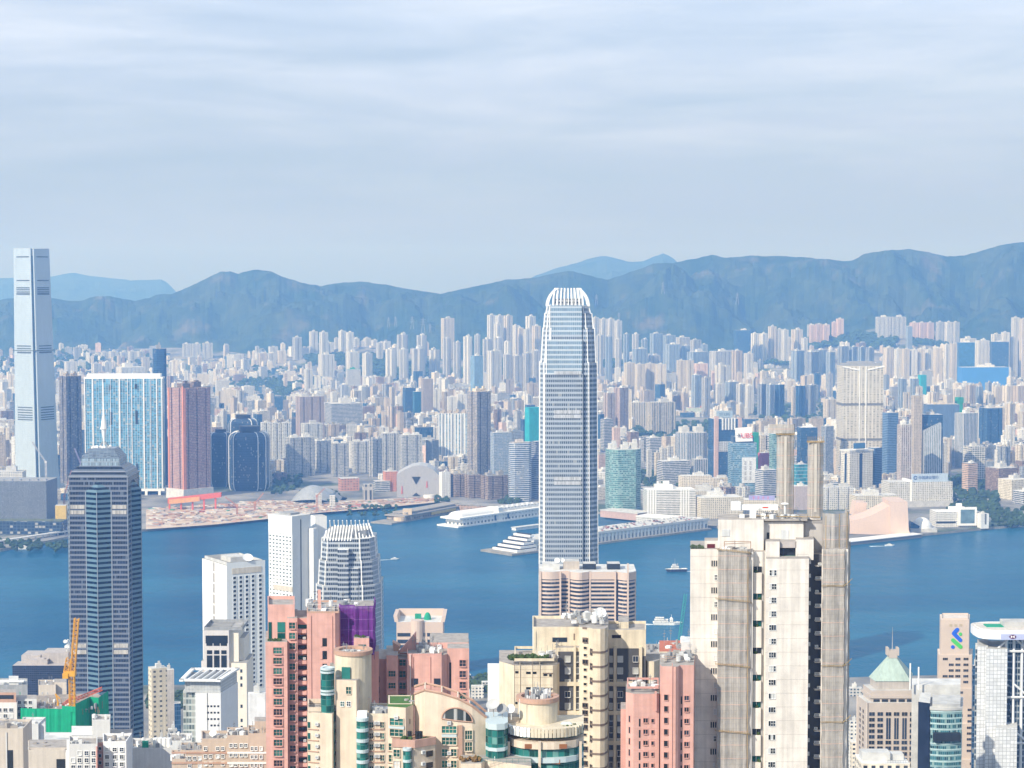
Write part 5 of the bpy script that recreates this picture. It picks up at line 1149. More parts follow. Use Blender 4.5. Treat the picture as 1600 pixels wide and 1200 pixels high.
    for i in range(3):
        f = i - 1; blade(xc - hw0, y + hw0 * .5 * f, -1, 0, .8, 1.0, .97); blade(xc + hw0, y + hw0 * .5 * f, 1, 0, .8, 1.0, .97)
    for sx in (-1, 1):
        for sy in (-1, 1): blade(xc + sx * hw0 * .97, y + sy * hw0 * .80, sx, 0, 2.0, 1.0, 1.0)
tower2()
def tower1():
    Y = 1640; W1 = facade('ifc1_front', (.38, .42, .47), (.018, .03, .05), 1.6, 4.1, .8, .56, blinds=.05, rnd=0, wrough=.4, streaky=0)
    W2 = facade('ifc1_side', (.44, .48, .54), (.12, .16, .22), 1.0, 4.1, .5, .8, blinds=0, rnd=0, wrough=.4, streaky=0)
    t = T('office_tower', 'silver office tower with slanting white crown fins beside the purple netting', 'office tower', (Xu(543, Y), Y + 28, 3)); X_ = lambda u: Xu(u, Y, 900); x, y = t.loc[:2]
    def ring(u0, u1, dep): a, b = X_(u0), X_(u1); c = (b - a) * .12; return [(a + c, y - dep), (b - c * 2.2, y - dep), (b - c * .7, y - dep + c * .9), (b, y - dep + c * 3), (b, y + dep - c), (b - c, y + dep), (a + c, y + dep), (a, y + dep - c), (a, y - dep + c * 1.4)]
    for v0, v1, l, r, dep in ((None, 915, 491, 595, 29), (915, 877, 496, 590, 27), (877, 843, 500, 585, 25)):
        m = M(); p = ring(l, r, dep); p1 = ring(l + 1.5, r - 2, dep - .8); z0 = 3 if v0 is None else Zv(v0, Y); z1 = Zv(v1, Y)
        m.prism(p, z0, z1, 0, 2, poly1=p1); 
        for i, f in enumerate(m.f[:9]): m.m[i] = 1 if i in (3, 2) else 0
        t.add('stage_wall', m, [W1, W2, ROOFW])
        for i in (0, 1, 3, 8): q = M(); q.tube((*p[i], z0), (*p1[i], z1 + .5), .6, 0, 4); t.add('edge_fin', q, EDGE)
    for a, b, dy in ((528, 545, 0), (545, 560, 2)):
        m = M(); m.prism([(X_(a), y - 31 + dy), (X_(b), y - 31 + dy), (X_(b), y - 20), (X_(a), y - 20)], 3, Zv(858 + (b - 545) * 2, Y), 0, 1); t.add('central_bay', m, [W1, EDGE])
    z0, z1 = Zv(846, Y), Zv(823, Y)
    for i in range(10):
        u = 506 + i * 4.6; m = M(); m.tube((X_(u), y - 25, z0), (X_(u + 2.5), y - 17, z1 - (0 if i > 2 else (3 - i) * 1.6)), .7, 0, 4); t.add('crown_fin', m, EDGE)
    for i in range(6):
        f = i / 5; m = M(); m.tube((X_(557 + 26 * f), y - 23 + 14 * f, z0 - 2), (X_(553 + 20 * f), y - 15 + 12 * f, z1), .7, 0, 4); t.add('crown_fin', m, EDGE)
    for i in range(10):
        u = 508 + i * 6.8; m = M(); m.tube((X_(u), y + 24, z0), (X_(u), y + 16, z1), .6, 0, 4); t.add('crown_fin', m, EDGE)
    m = M(); m.prism(ring(508, 576, 17), z0, z1 - 5, 0, 1); t.add('crown_core', m, [GREY, ROOF])
tower1()
# --- dark blue star-plan tower with mast
def star_tower():
    Y = 1560; X_ = lambda u: Xu(u, Y, 850); x0, x1 = X_(109), X_(200); h = (x1 - x0) / 2; x, y = (x0 + x1) / 2, Y + h
    t = T('office_tower', 'dark blue banded office tower with corner prows, pyramid top and white mast', 'skyscraper', (x, y, 3)); Z = lambda v: Zv(v, Y)
    BA = facade('star_bands', (.12, .15, .2), (.010, .016, .03), 2.2, 4.05, 1, .5, blinds=.0, vary=.3, prough=.2, pmetal=0, rnd=0, wrough=.35, streaky=0)
    BM = facade('star_mull', (.15, .175, .225), (.006, .013, .034), 1.3, 4.05, .86, .58, blinds=.05, curtain=(.12, .15, .2), vary=.5, prough=.2, pmetal=.0, rnd=0, wrough=.35, streaky=0)
    BP = facade('prow_bands', (.12, .20, .26), (.006, .014, .03), 2.2, 4.05, 1, .48, blinds=0, vary=.4, prough=.15, pmetal=.2, rnd=0, wrough=.3, streaky=0)
    SK = matte('star_silver', (.28, .31, .36), .4, .08, streak=False, metal=.3)
    A = rect(x, y, 2 * h, 2 * h); zb, zt = 3, Z(745)
    m = M(); m.prism(A, zb, zt, 0, 1); t.add('main_shaft', m, [BM, SK])
    for i in range(4):
        q = M(); q.tube((*A[i], zb), (*A[i], zt), .4, 0, 4); t.add('edge_trim', q, SK)
    zp = Z(768); r = h * .44
    for k, (dx, dy) in enumerate(((0, -1), (1, 0), (0, 1), (-1, 0))):
        tip = Vector((x + dx * h * 1.27, y + dy * h * 1.27)); tx, ty = -dy, dx; a, b = Vector((x + dx * h + tx * -r, y + dy * h + ty * -r)), Vector((x + dx * h + tx * r, y + dy * h + ty * r))
        if k in (0,): pass
        c = (a + b) / 2 + Vector((-dx, -dy)) * 1; poly = [tuple(a), tuple(tip), tuple(b), tuple(c)]
        m = M(); m.prism(poly, zb, zp - 0, 0, 1, top=False); ap = (x + dx * h * .98, y + dy * h * .98, Z(751))
        m.face([(*a, zp), (*tip, zp), ap], 0, [(0, zp), (r, zp), (r / 2, ap[2])]); m.face([(*tip, zp), (*b, zp), ap], 0, [(0, zp), (r, zp), (r / 2, ap[2])])
        p = t.add('corner_prow', m, [BP, SK])
        for e in (a, tip, b): q = M(); q.tube((*e, zb), (*e, zp), .4 if e is tip else .6, 0, 4); t.add('edge_trim', q, SK, parent=p)
    BE = facade('plant_beige', (.52, .49, .45), (.40, .39, .37), 1.1, 30, .5, 1, blinds=0, rnd=0)
    for v0, v1 in ((795, 789), (803.5, 797.5), (1012, 1005.5), (1022, 1015.5)):
        for e0, e1 in ((0, .28), (.72, 1.0)):
            q = M(); q.wbox(A[0], A[1], e0 * 2 * h + .8, e1 * 2 * h - .8, Z(v0), Z(v1), .1, .45); t.add('plant_band', q, BE)
    def step(k0, k1, v0, v1, mt, nm): 
        m = M(); m.prism(inset(A, k0), Z(v0), Z(v1), 0, 1, poly1=inset(A, k1)); t.add(nm, m, mt)
    step(1.03, 1.03, 746, 744, [SK, SK], 'cornice'); step(.99, .92, 744, 738, [BA, SK], 'crown_skirt'); step(.95, .88, 738, 736, [SK, SK], 'cornice'); step(.9, .72, 736, 729, [BA, SK], 'crown_skirt'); step(.66, .66, 729, 718, [facade('crown_glass', (.30, .36, .42), (.22, .30, .37), 1.2, 9, .7, .9, blinds=0, rnd=0), SK], 'crown_drum'); step(.66, .43, 718, 703, [facade('crown_slope', (.16, .2, .25), (.10, .14, .19), 3, 1.2, .9, .6, blinds=0, rnd=0), SK], 'crown_slope')
    m = M()
    for i in range(9): m.dome(x + R.uniform(-.38, .38) * h, y + R.uniform(-.38, .38) * h, Z(703), R.uniform(.8, 1.7), 1.6, n=8, k=3)
    t.add('roof_domes', m, WHITE); m = M(); z = Z(703)
    for i in range(4): a = rad(45 + 90 * i); m.tube((x + 6 * math.cos(a), y + 6 * math.sin(a), z), (x, y, Z(692)), .35)
    t.add('mast_struts', m, GREY); m = M()
    m.cyl(x, y, .9, z, Z(690), n=8); m.cyl(x, y, .9, Z(690), Z(674), n=10, r1=2.0); m.cyl(x, y, 3.0, Z(674), Z(672.5), n=10); m.cyl(x, y, 2.7, Z(672.5), Z(650), n=10, r1=.8); m.cyl(x, y, .7, Z(650), Z(642), n=8); m.cyl(x, y, .45, Z(642), Z(600), n=6, r1=.25); t.add('mast', m, WHITE)
    m = M(); m.dish((x - 2.2, y - .5, Z(646)), 2.3, rad(90), rad(-90), n=10, k=3); m.dish((x + 2.2, y - .5, Z(646)), 2.3, rad(90), rad(90), n=10, k=3); t.add('mast_dishes', m, WHITE)
star_tower()
def slab(name, label, u0, u1, v, Y, mat, yaw=0, ratio=.6, cat='office tower', kind='rect', roof=None, plant=1, z0=None):
    return bl(name, label, u0, u1, v, Y, mat, kind, yaw, ratio, roof=roof, cat=cat, plant=plant, z0=isl_z(Y) - 1 if z0 is None else z0)
def corner(u0, uc, u1, Y, yaw, vm=900):
    """rectangle with its near corner at uc; left face u0..uc, right face uc..u1"""
    k = Y / FPX; c = Vector((Xu(uc, Y, vm), Y)); l = Vector((-math.cos(yaw), math.sin(yaw))); r = Vector((math.sin(yaw), math.cos(yaw)))
    def along(dv, u):
        lo, hi = 0, 400
        for _ in range(40):
            mid = (lo + hi) / 2; p = c + dv * mid; uu = 800 + FPX * p.x / (p.y * CP - (Zv(vm, Y) - CAM_Z) * SP)
            if (uu < u) == (dv.x > 0): lo = mid
            else: hi = mid
        return lo
    w, d = along(l, u0), along(r, u1); return [tuple(c + l * w), tuple(c), tuple(c + r * d), tuple(c + l * w + r * d)], w, d
PN = glass('pane_navy', (.03, .045, .07), .12, .1); PD = glass('pane_dark', (.02, .024, .028), .12, .1); PG = glass('pane_green', (.012, .10, .085), .08, .2); PG2 = glass('pane_green_pale', (.03, .20, .17), .1, .2); CUR = matte('curtain_pale', (.5, .5, .46), .7); PW = matte('pane_white_blind', (.62, .63, .62), .6)
def hotel():
    Y = 1500; P_, w, d = corner(316, 354, 414, Y, rad(58), 900); z0, z1 = 3, Zv(884, Y)
    t = T('hotel', 'white slab tower with blank left wall, rows of square windows and rooftop dish', 'office tower', (P_[1][0], P_[1][1], z0)); HW = matte('hotel_white', (.80, .79, .76), .7, .06, .1); HG = matte('hotel_grey', (.66, .69, .70), .6, .06, .1)
    m = M(); m.prism(P_, z0, z1, 0, 1); t.add('wall', m, [HW, ROOF])
    A, B = P_[1], P_[2]; m = M(); m.wbox(A, B, 0, d, z0, z1 + 2, 0, .4); t.add('front_cladding', m, HG)
    A2 = tuple(Vector(A) + (Vector((math.sin(rad(58)), math.cos(rad(58)))) * 0) + Vector((math.cos(rad(58)), -math.sin(rad(58)))) * .42); B2 = tuple(Vector(B) + Vector((math.cos(rad(58)), -math.sin(rad(58)))) * .42)
    wm = winmesh(d * .075, 2.0, PN, HG, 0, 0, 0, .3, .35); zs = [Zv(906 + 6.9 * i, Y) for i in range(26)]
    t.windows(A2, B2, [d * f for f in (.2, .36, .52, .68, .87)], zs, [wm, winmesh(d * .075, 2.0, PD, HG, 0, 0, 0, .3, .35)])
    m = M(); m.wbox(A2, B2, d * .14, d * .9, Zv(898, Y), Zv(889, Y), 0, .3); t.add('beige_band', m, matte('band_sand', (.6, .55, .47), .8))
    for k in range(7):
        m = M(); zz = Zv(884 + k * 17 + 15, Y); m.wbox(P_[0], P_[1], w * .44, w * .52, zz, zz + 7.2, .0, .12); t.add('wall_slot', m, matte('slot_grey', (.42, .4, .38), .8))
    m = M(); cx, cy = [sum(p[i] for p in P_) / 4 for i in (0, 1)]; m.prism(inset(P_, .92), z1, z1 + 2.4, 0, 0, top=False); m.prism(inset(P_, .4), z1, z1 + 4, 0, 0); t.add('parapet', m, ROOFW)
    m = M(); m.dish((Xu(386, Y + 12), Y + 12, Zv(876, Y)), 4.2, rad(38), rad(20), n=16); m.cyl(Xu(386, Y + 12), Y + 14, .5, z1, Zv(876, Y), n=6); t.add('dish', m, WHITE); t.done()
hotel()
def twin_white():
    Y = 1860; z0 = 3; WB = matte('tower_white', (.78, .78, .76), .65, .06, .1); Wf = facade('twin_front', (.72, .76, .77), (.05, .065, .08), 4.6, 3.55, .52, .36, blinds=.15, rnd=0, streaky=0)
    t = T('office_tower', 'tall white paired towers with blank slit side wall, left of the crown fins', 'office tower', (Xu(456, Y), Y, z0)); P_, w, d = corner(420, 457, 485, Y, rad(38), 900); z1 = Zv(807, Y)
    m = M(); m.prism(P_, z0, z1, 0, 1); m.m[0] = 2; t.add('wall', m, [WB, ROOFW, Wf]); m = M(); m.wbox(P_[1], P_[2], d * .45, d * .5, z0 + 8, z1 - 4, 0, .15); t.add('wall_slit', m, DARK)
    m = M(); m.wbox(P_[0], P_[1], 0, w, Zv(835, Y), z1, 0, .25); t.add('crown_panel', m, matte('panel_pearl', (.70, .74, .74), .4, .05)); m = M(); m.wbox(P_[0], P_[1], w * .2, w, Zv(925, Y), Zv(917, Y), 0, .3); t.add('beige_band', m, matte('band_sand', (.6, .55, .47)))
    m = M(); q, w2, d2 = corner(476, 490, 497, Y + 14, rad(30), 900); m.prism(q, z0, Zv(829, Y), 0, 1); t.add('side_shaft', m, [WB, ROOFW]); m = M(); m.prism(rect(Xu(496, Y + 40), Y + 50, 12, 16, .4), z0, Zv(815, Y), 0, 1); t.add('rear_shaft', m, [WB, ROOFW]); m = M(); q = inset(P_, .5); m.prism(q, z1, z1 + 2, 0, 0); t.add('roof_plant', m, GREY)
twin_white()
# --- curved peach banded block
def exchange():
    Y = 1580; X_ = lambda u: Xu(u, Y, 940); z0 = 3; PE = matte('granite_peach', (.56, .45, .385), .6, .08, .1, streak=False); NG = facade('exchange_glass', (.05, .06, .08), (.025, .035, .06), 1.5, 3.9, .9, .9, blinds=.12, curtain=(.14, .15, .17), prough=.08, pmetal=.1, rnd=0)
    t = T('office_block', 'curved peach granite office block with dark ribbon windows, below the tallest skyscraper', 'office block', (X_(918), Y + 20, z0))
    def arc(u0, u1, y0, bul, n=8): return [(X_(u0 + (u1 - u0) * i / n), y0 - bul * math.sin(math.pi * i / n)) for i in range(n + 1)]
    outl = arc(844, 876, Y + 2, 3) + arc(876.5, 889, Y + 5, 0, 1) + arc(890, 922, Y + 2, 7) + arc(923, 961, Y - 1, 0, 1) + arc(961.5, 993, Y + 1, 8) + [(X_(994), Y + 42), (X_(844), Y + 42)]
    zt = Zv(905, Y); m = M(); m.prism(outl, z0, zt, 0, 1); t.add('glass_wall', m, [NG, ROOFW])
    ou = [(p[0] + (-.4 if p[0] < X_(918) else .4), p[1] - (.55 if p[1] < Y + 30 else 0)) for p in outl]; i = 0; z = zt - 1
    while z > 20: 
        m = M(); m.prism(ou, z - 1.35, z + .15, 0, 0, bottom=True); t.add('granite_band', m, PE); z -= 3.35; i += 1
    m = M(); m.prism([(p[0] + (-.6 if p[0] < X_(918) else .6), p[1] - (.8 if p[1] < Y + 30 else 0)) for p in outl], zt, Zv(893, Y), 0, 1); t.add('parapet_wall', m, [PE, ROOFW])
    for u in (844.5, 875.5, 889, 922, 961, 980, 992.5):
        y_ = {980: Y - 8.5, 992.5: Y + 1}.get(u, Y + .5 if u < 923 else Y - 2); m = M(); m.rbox(X_(u), y_, 1.4, 2.2, z0, Zv(893 if u != 980 else 878, Y)); t.add('upright_pier', m, PE)
    for a, b, v, c in ((848, 875, 884, ROOFW), (881, 906, 880, matte('roof_sand', (.5, .44, .38))), (912, 932, 884, DARK), (950, 970, 884, DARK)):
        m = M(); m.prism(rect((X_(a) + X_(b)) / 2, Y + 18, X_(b) - X_(a), 14), Zv(893, Y), Zv(v, Y), 0, 1); t.add('roof_hut', m, [c, ROOFW])
    m = M(); m.dish((X_(871), Y + 14, Zv(880, Y)), 2.4, rad(50), 0); m.dish((X_(879), Y + 12, Zv(879, Y)), 2.0, rad(60), .4); t.add('dishes', m, WHITE)
exchange()
def fork_tower():
    Y = 1540; X_ = lambda u: Xu(u, Y, 980); z0 = 3; PE = MATS['granite_peach']; t = T('office_block', 'peach granite tower with notched roofline and dark windows, rising behind the pink towers', 'office block', (X_(656), Y, z0)); P_ = rect((X_(619.5) + X_(692)) / 2, Y + 16, X_(692) - X_(619.5), 32)
    m = M(); m.prism(P_, z0, Zv(972, Y), 0, 1); t.add('wall', m, [PE, ROOFW]); A, B = P_[0], P_[1]; L = math.dist(A, B)
    for i in range(8):
        for a, b in ((.02, .3), (.44, .62), (.66, .97)):
            m = M(); zz = Zv(994 + i * 8.4, Y); m.wbox(A, B, a * L, b * L, zz - (1.4 if i else .2), zz + 2.6 - (1 if i else 0), 0, .25); t.add('window', m, PN)
    m = M(); m.cyl((X_(652)), Y + 1, L * .14, z0, Zv(969, Y), n=16); t.add('bow_front', m, PE)
    for sx, f in ((-1, 0), (1, 1)):
        m = M(); a = Vector(A).lerp(Vector(B), f); m.prism([(a.x - 1.5, a.y), (a.x + 1.5, a.y), (a.x + 1.5, a.y + 32), (a.x - 1.5, a.y + 32)], Zv(972, Y), Zv(962, Y), 0, 0, poly1=[(a.x - 1.5 + sx * 1, a.y), (a.x + 1.5 + sx * 1, a.y), (a.x + 1.5 + sx * 1, a.y + 32), (a.x - 1.5 + sx * 1, a.y + 32)]); t.add('roof_wing', m, PE)
    m = M(); m.wbox(P_[2], P_[3], 0, L, Zv(972, Y), Zv(961, Y), -1.5, 0); t.add('rear_parapet', m, PE); m = M(); m.rbox(X_(652), Y + 14, 5, 5, Zv(972, Y), Zv(964, Y)); m.dome(X_(667), Y + 12, Zv(972, Y), 3, 6); t.add('roof_plant', m, NETG)
fork_tower()
# --- right side: granite hotel with green pyramid, glass, logo tower, steel tower
def pyramid_hotel():
    Y = 1120; z0 = 5; X_ = lambda u: Xu(u, Y, 1100); GR = matte('granite_buff', (.47, .41, .36), .7, .1, .15, streak=False); t = T('office_tower', 'buff granite tower with pale green pyramid roof and spire', 'office tower', (X_(1395), Y + 20, z0)); P_, w, d = corner(1340, 1356, 1438, Y, rad(-74) + math.pi / 2 * 0 + rad(0), 1100) if False else (None, 0, 0)
    P_ = [(X_(1355), Y), (X_(1437), Y), (Xu(1441, Y + 34, 1100), Y + 34), (Xu(1340, Y + 20, 1100), Y + 20)]; Z = lambda v: Zv(v, Y); A, B = P_[0], P_[1]; L = math.dist(A, B); D0 = P_[3]; DL = math.dist(D0, A)
    m = M(); m.prism(P_, z0, Z(1098), 0, 1); t.add('wall', m, [GR, ROOFW]); wm = [winmesh(3.3, 2.2, PN, GR, 1, 0, .1, .08, .2), winmesh(3.3, 2.2, PD, GR, 1, 0, .1, .08, .2)]
    zs = [Z(1118.5 + 8.9 * i) for i in range(10)]
    for c, f in enumerate((.09, .245, .4, .55, .7, .85)):
        for i, z in enumerate(zs):
            if c in (1, 2, 3) and False: continue
            if c in (2, 3, 4) and 1 <= i <= 4: continue
            t.windows(A, B, [L * f * 1.02], [z], wm)
    for f in (.4, .55, .7):
        m = M(); m.wbox(A, B, L * f * 1.02 - 1.3, L * f * 1.02 + 1.3, Z(1155), Z(1122), 0, .12); p = t.add('tall_window', m, PN); m = M(); m.wbox(A, B, L * f * 1.02 - .08, L * f * 1.02 + .08, Z(1155), Z(1122), .12, .3); t.add('mullion', m, GR, parent=p)
    t.windows(D0, A, [DL * .3, DL * .62], zs, wm)
    for i in range(4): m = M(); m.tube((*P_[i % 4], z0), (*P_[i % 4], Z(1098)), .7); t.add('corner_trim', m, GR)
    q = inset(P_, .84); m = M(); m.prism(q, Z(1098), Z(1080), 0, 1); t.add('upper_wall', m, [GR, ROOFW]); A2, B2 = q[0], q[1]; l2 = math.dist(A2, B2)
    for k in range(5): m = M(); m.wbox(A2, B2, l2 * (.05 + .19 * k), l2 * (.05 + .19 * k) + 3.6, Z(1099), Z(1094), 0, .3); t.add('arcade_opening', m, DARK)
    m = M(); m.prism(inset(P_, .9), Z(1092), Z(1088), 0, 0, bottom=True); t.add('cornice', m, GR); q2 = inset(P_, .62); m = M(); m.prism(inset(P_, .64), Z(1080), Z(1067), 0, 1); t.add('attic', m, [matte('attic_stone', (.46, .42, .38)), ROOFW])
    m = M(); cx, cy = [sum(p[i] for p in P_) / 4 for i in (0, 1)]; m.prism(inset(P_, .68), Z(1067), Z(1030), 0, 0, poly1=inset(P_, .1)); t.add('pyramid_roof', m, matte('copper_green', (.40, .50, .44), .6, .2, .1)); m = M(); m.rbox(cx, cy, 5, 5, Z(1034), Z(1022))
    m.prism(rect(cx - 3, cy, 1.2, 5), Z(1030), Z(1018), 0, 0); m.prism(rect(cx + 3, cy, 1.2, 5), Z(1030), Z(1018), 0, 0); t.add('spire_base', m, GR); m = M(); m.cyl(cx, cy, .35, Z(1022), Z(986), n=6, r1=.1); t.add('spire', m, GREY); t.done()
pyramid_hotel()
def glass_bow():
    Y = 1060; z0 = 8; X_ = lambda u: Xu(u, Y, 1130); Z = lambda v: Zv(v, Y); TG = facade('bow_teal', (.24, .38, .40), (.03, .11, .13), 1.1, 3.0, .85, .62, blinds=.15, curtain=(.35, .5, .48), vary=.8, prough=.1, rnd=0)
    t = T('office_tower', 'teal glass office tower with dark side shaft and two white roof poles', 'office tower', (X_(1470), Y + 12, z0)); n = 8; bow = [(X_(1454 + 48.5 * i / n), Y - 2 * math.sin(math.pi * i / n)) for i in range(n + 1)] + [(Xu(1503, Y + 26, 1130), Y + 26), (Xu(1454, Y + 26, 1130), Y + 26)]
    m = M(); m.prism(bow, z0, Z(1112), 0, 1); t.add('glass_front', m, [TG, ROOFW]); 
    for v in (1112, 1122, 1131, 1140, 1162, 1171, 1180, 1190): m = M(); m.prism(inset(bow, 1.02), Z(v), Z(v) + .7, 0, 0, bottom=True); t.add('floor_ledge', m, matte('ledge_teal', (.45, .6, .6), .5))
    m = M(); m.wbox(bow[0], bow[n], 1, 16, Z(1156), Z(1143), 1.5, 4.1); t.add('plant_louvre', m, DARK)
    m = M(); m.prism(inset(bow, 1.06), Z(1109), Z(1105), 0, 0, bottom=True); m.prism(inset(bow, .9), Z(1105), Z(1100), 0, 1); t.add('roof_canopy', m, ROOFW); m = M(); m.prism([(X_(1438), Y + 6), (X_(1454), Y + 2), (Xu(1454, Y + 30, 1130), Y + 30), (Xu(1438, Y + 30, 1130), Y + 30)], z0, Z(1100), 0, 1); t.add('dark_shaft', m, [glass('shaft_navy', (.02, .03, .06)), ROOFW])
    m = M(); m.prism([(Xu(a_, Y + d_, 1130), Y + d_) for a_, d_ in ((1424, 34), (1500, 34), (1500, 52), (1424, 52))], z0, Z(1090), 0, 1); t.add('rear_block', m, [ROOFW, ROOFW])
    for u, v in ((1439, 1053), (1452.5, 1059)): m = M(); m.cyl(X_(u), Y + 30, .45, Z(1095), Z(v), n=6); t.add('roof_pole', m, WHITE)
glass_bow()
def logo_tower():
    Y = 1300; z0 = 4; X_ = lambda u: Xu(u, Y, 1080); Z = lambda v: Zv(v, Y); GR = matte('granite_rose', (.58, .48, .405), .7, .1, .12, streak=False); t = T('office_tower', 'slim stepped rose granite tower with blue and green ribbon emblem', 'office tower', (X_(1500), Y + 14, z0))
    ST = [(1469, 1513, 969, 1024, 2), (1466, 1518, 1024, 1076, 1), (1461, 1525, 1076, 1130, 0), (1470, 1533, 1130, 1185, -2), (1470, 1540, 1185, None, -4)]
    prev = None; wm = [winmesh(3.4, 1.7, PD, GR, 2, 0, 0, .1, .15), winmesh(3.4, 1.7, PN, GR, 2, 0, 0, .1, .15)]
    for a, b, v1, v0, dy in ST:
        P_ = [(Xu(a_, Y + d_, 1080), Y + d_) for a_, d_ in ((a, dy), (b, dy), (b + 1, 24), (a - 2, 24))]; zb = z0 if v0 is None else Z(v0); m = M(); m.prism(P_, zb, Z(v1), 0, 1); t.add('stepped_wall', m, [GR, matte('ledge_pale', (.68, .6, .53))]); L = math.dist(P_[0], P_[1])
        if v1 > 1000:
            zs = [Z(v1 + 8 + 9 * i) for i in range(int((( v0 or 1240) - v1) / 9))]
            fs = [.2, .38, .58, .82] if v1 < 1070 else [.62, .86] if v1 < 1130 else [.35, .72]
            t.windows(P_[0], P_[1], [L * f for f in fs], zs, wm, skip=.25)
    A, B = (X_(1469), Y + 2), (X_(1513), Y + 2); m1 = M(); m2 = M()
    def stroke(m, pts, r, out): 
        for p, q in zip(pts, pts[1:]):
            a, b = Vector((X_(p[0]), 0, Z(p[1]))), Vector((X_(q[0]), 0, Z(q[1]))); d = (b - a).normalized(); n = Vector((-d.z, 0, d.x)) * r
            c = [a + n, a - n, b - n, b + n]; yy = Y + 2 - out; F_ = [(v.x, yy, v.z) for v in c]; m.face(F_); m.face([(F_[0][0], yy, F_[0][2]), (F_[0][0], Y + 2, F_[0][2]), (F_[1][0], Y + 2, F_[1][2]), F_[1]]); 
            for j in range(4): k_ = (j + 1) % 4; m.face([F_[k_], F_[j], (F_[j][0], Y + 2, F_[j][2]), (F_[k_][0], Y + 2, F_[k_][2])])
        for p in dict.fromkeys(pts):
            cx, cz = X_(p[0]), Z(p[1]); m.face([(cx + r * math.cos(2 * math.pi * i / 12), Y + 2 - out - .01, cz + r * math.sin(2 * math.pi * i / 12)) for i in range(12)])
    stroke(m1, [(1495.5, 984.5), (1490, 990.5), (1500.5, 1001)], 1.35, .35); stroke(m1, [(1488.8, 1011.6)], 1.3, .35); stroke(m2, [(1489, 1001), (1501, 1011.5)], 1.35, .3); stroke(m2, [(1500.5, 991.5)], 1.2, .3)
    em = t.add('emblem_blue', m1, matte('emblem_blue', (.02, .12, .62), .5, .02, streak=False)); t.add('emblem_green', m2, matte('emblem_green', (.08, .50, .10), .5, .02, streak=False))
    for k in range(3): m = M(); m.wbox(A, B, 8.2 - 2 + k * 3.4, 8.2 + k * 3.4, Z(980), Z(976), 0, .1); t.add('vent_patch', m, matte('patch_sand', (.5, .42, .3)))
    m = M(); m.prism(inset([(Xu(a_, Y + d_, 1080), Y + d_) for a_, d_ in ((1469, 2), (1513, 2), (1513, 24), (1469, 24))], .92), Z(969), Z(967), 0, 0, top=False); t.add('parapet', m, GR); t.done()
logo_tower()
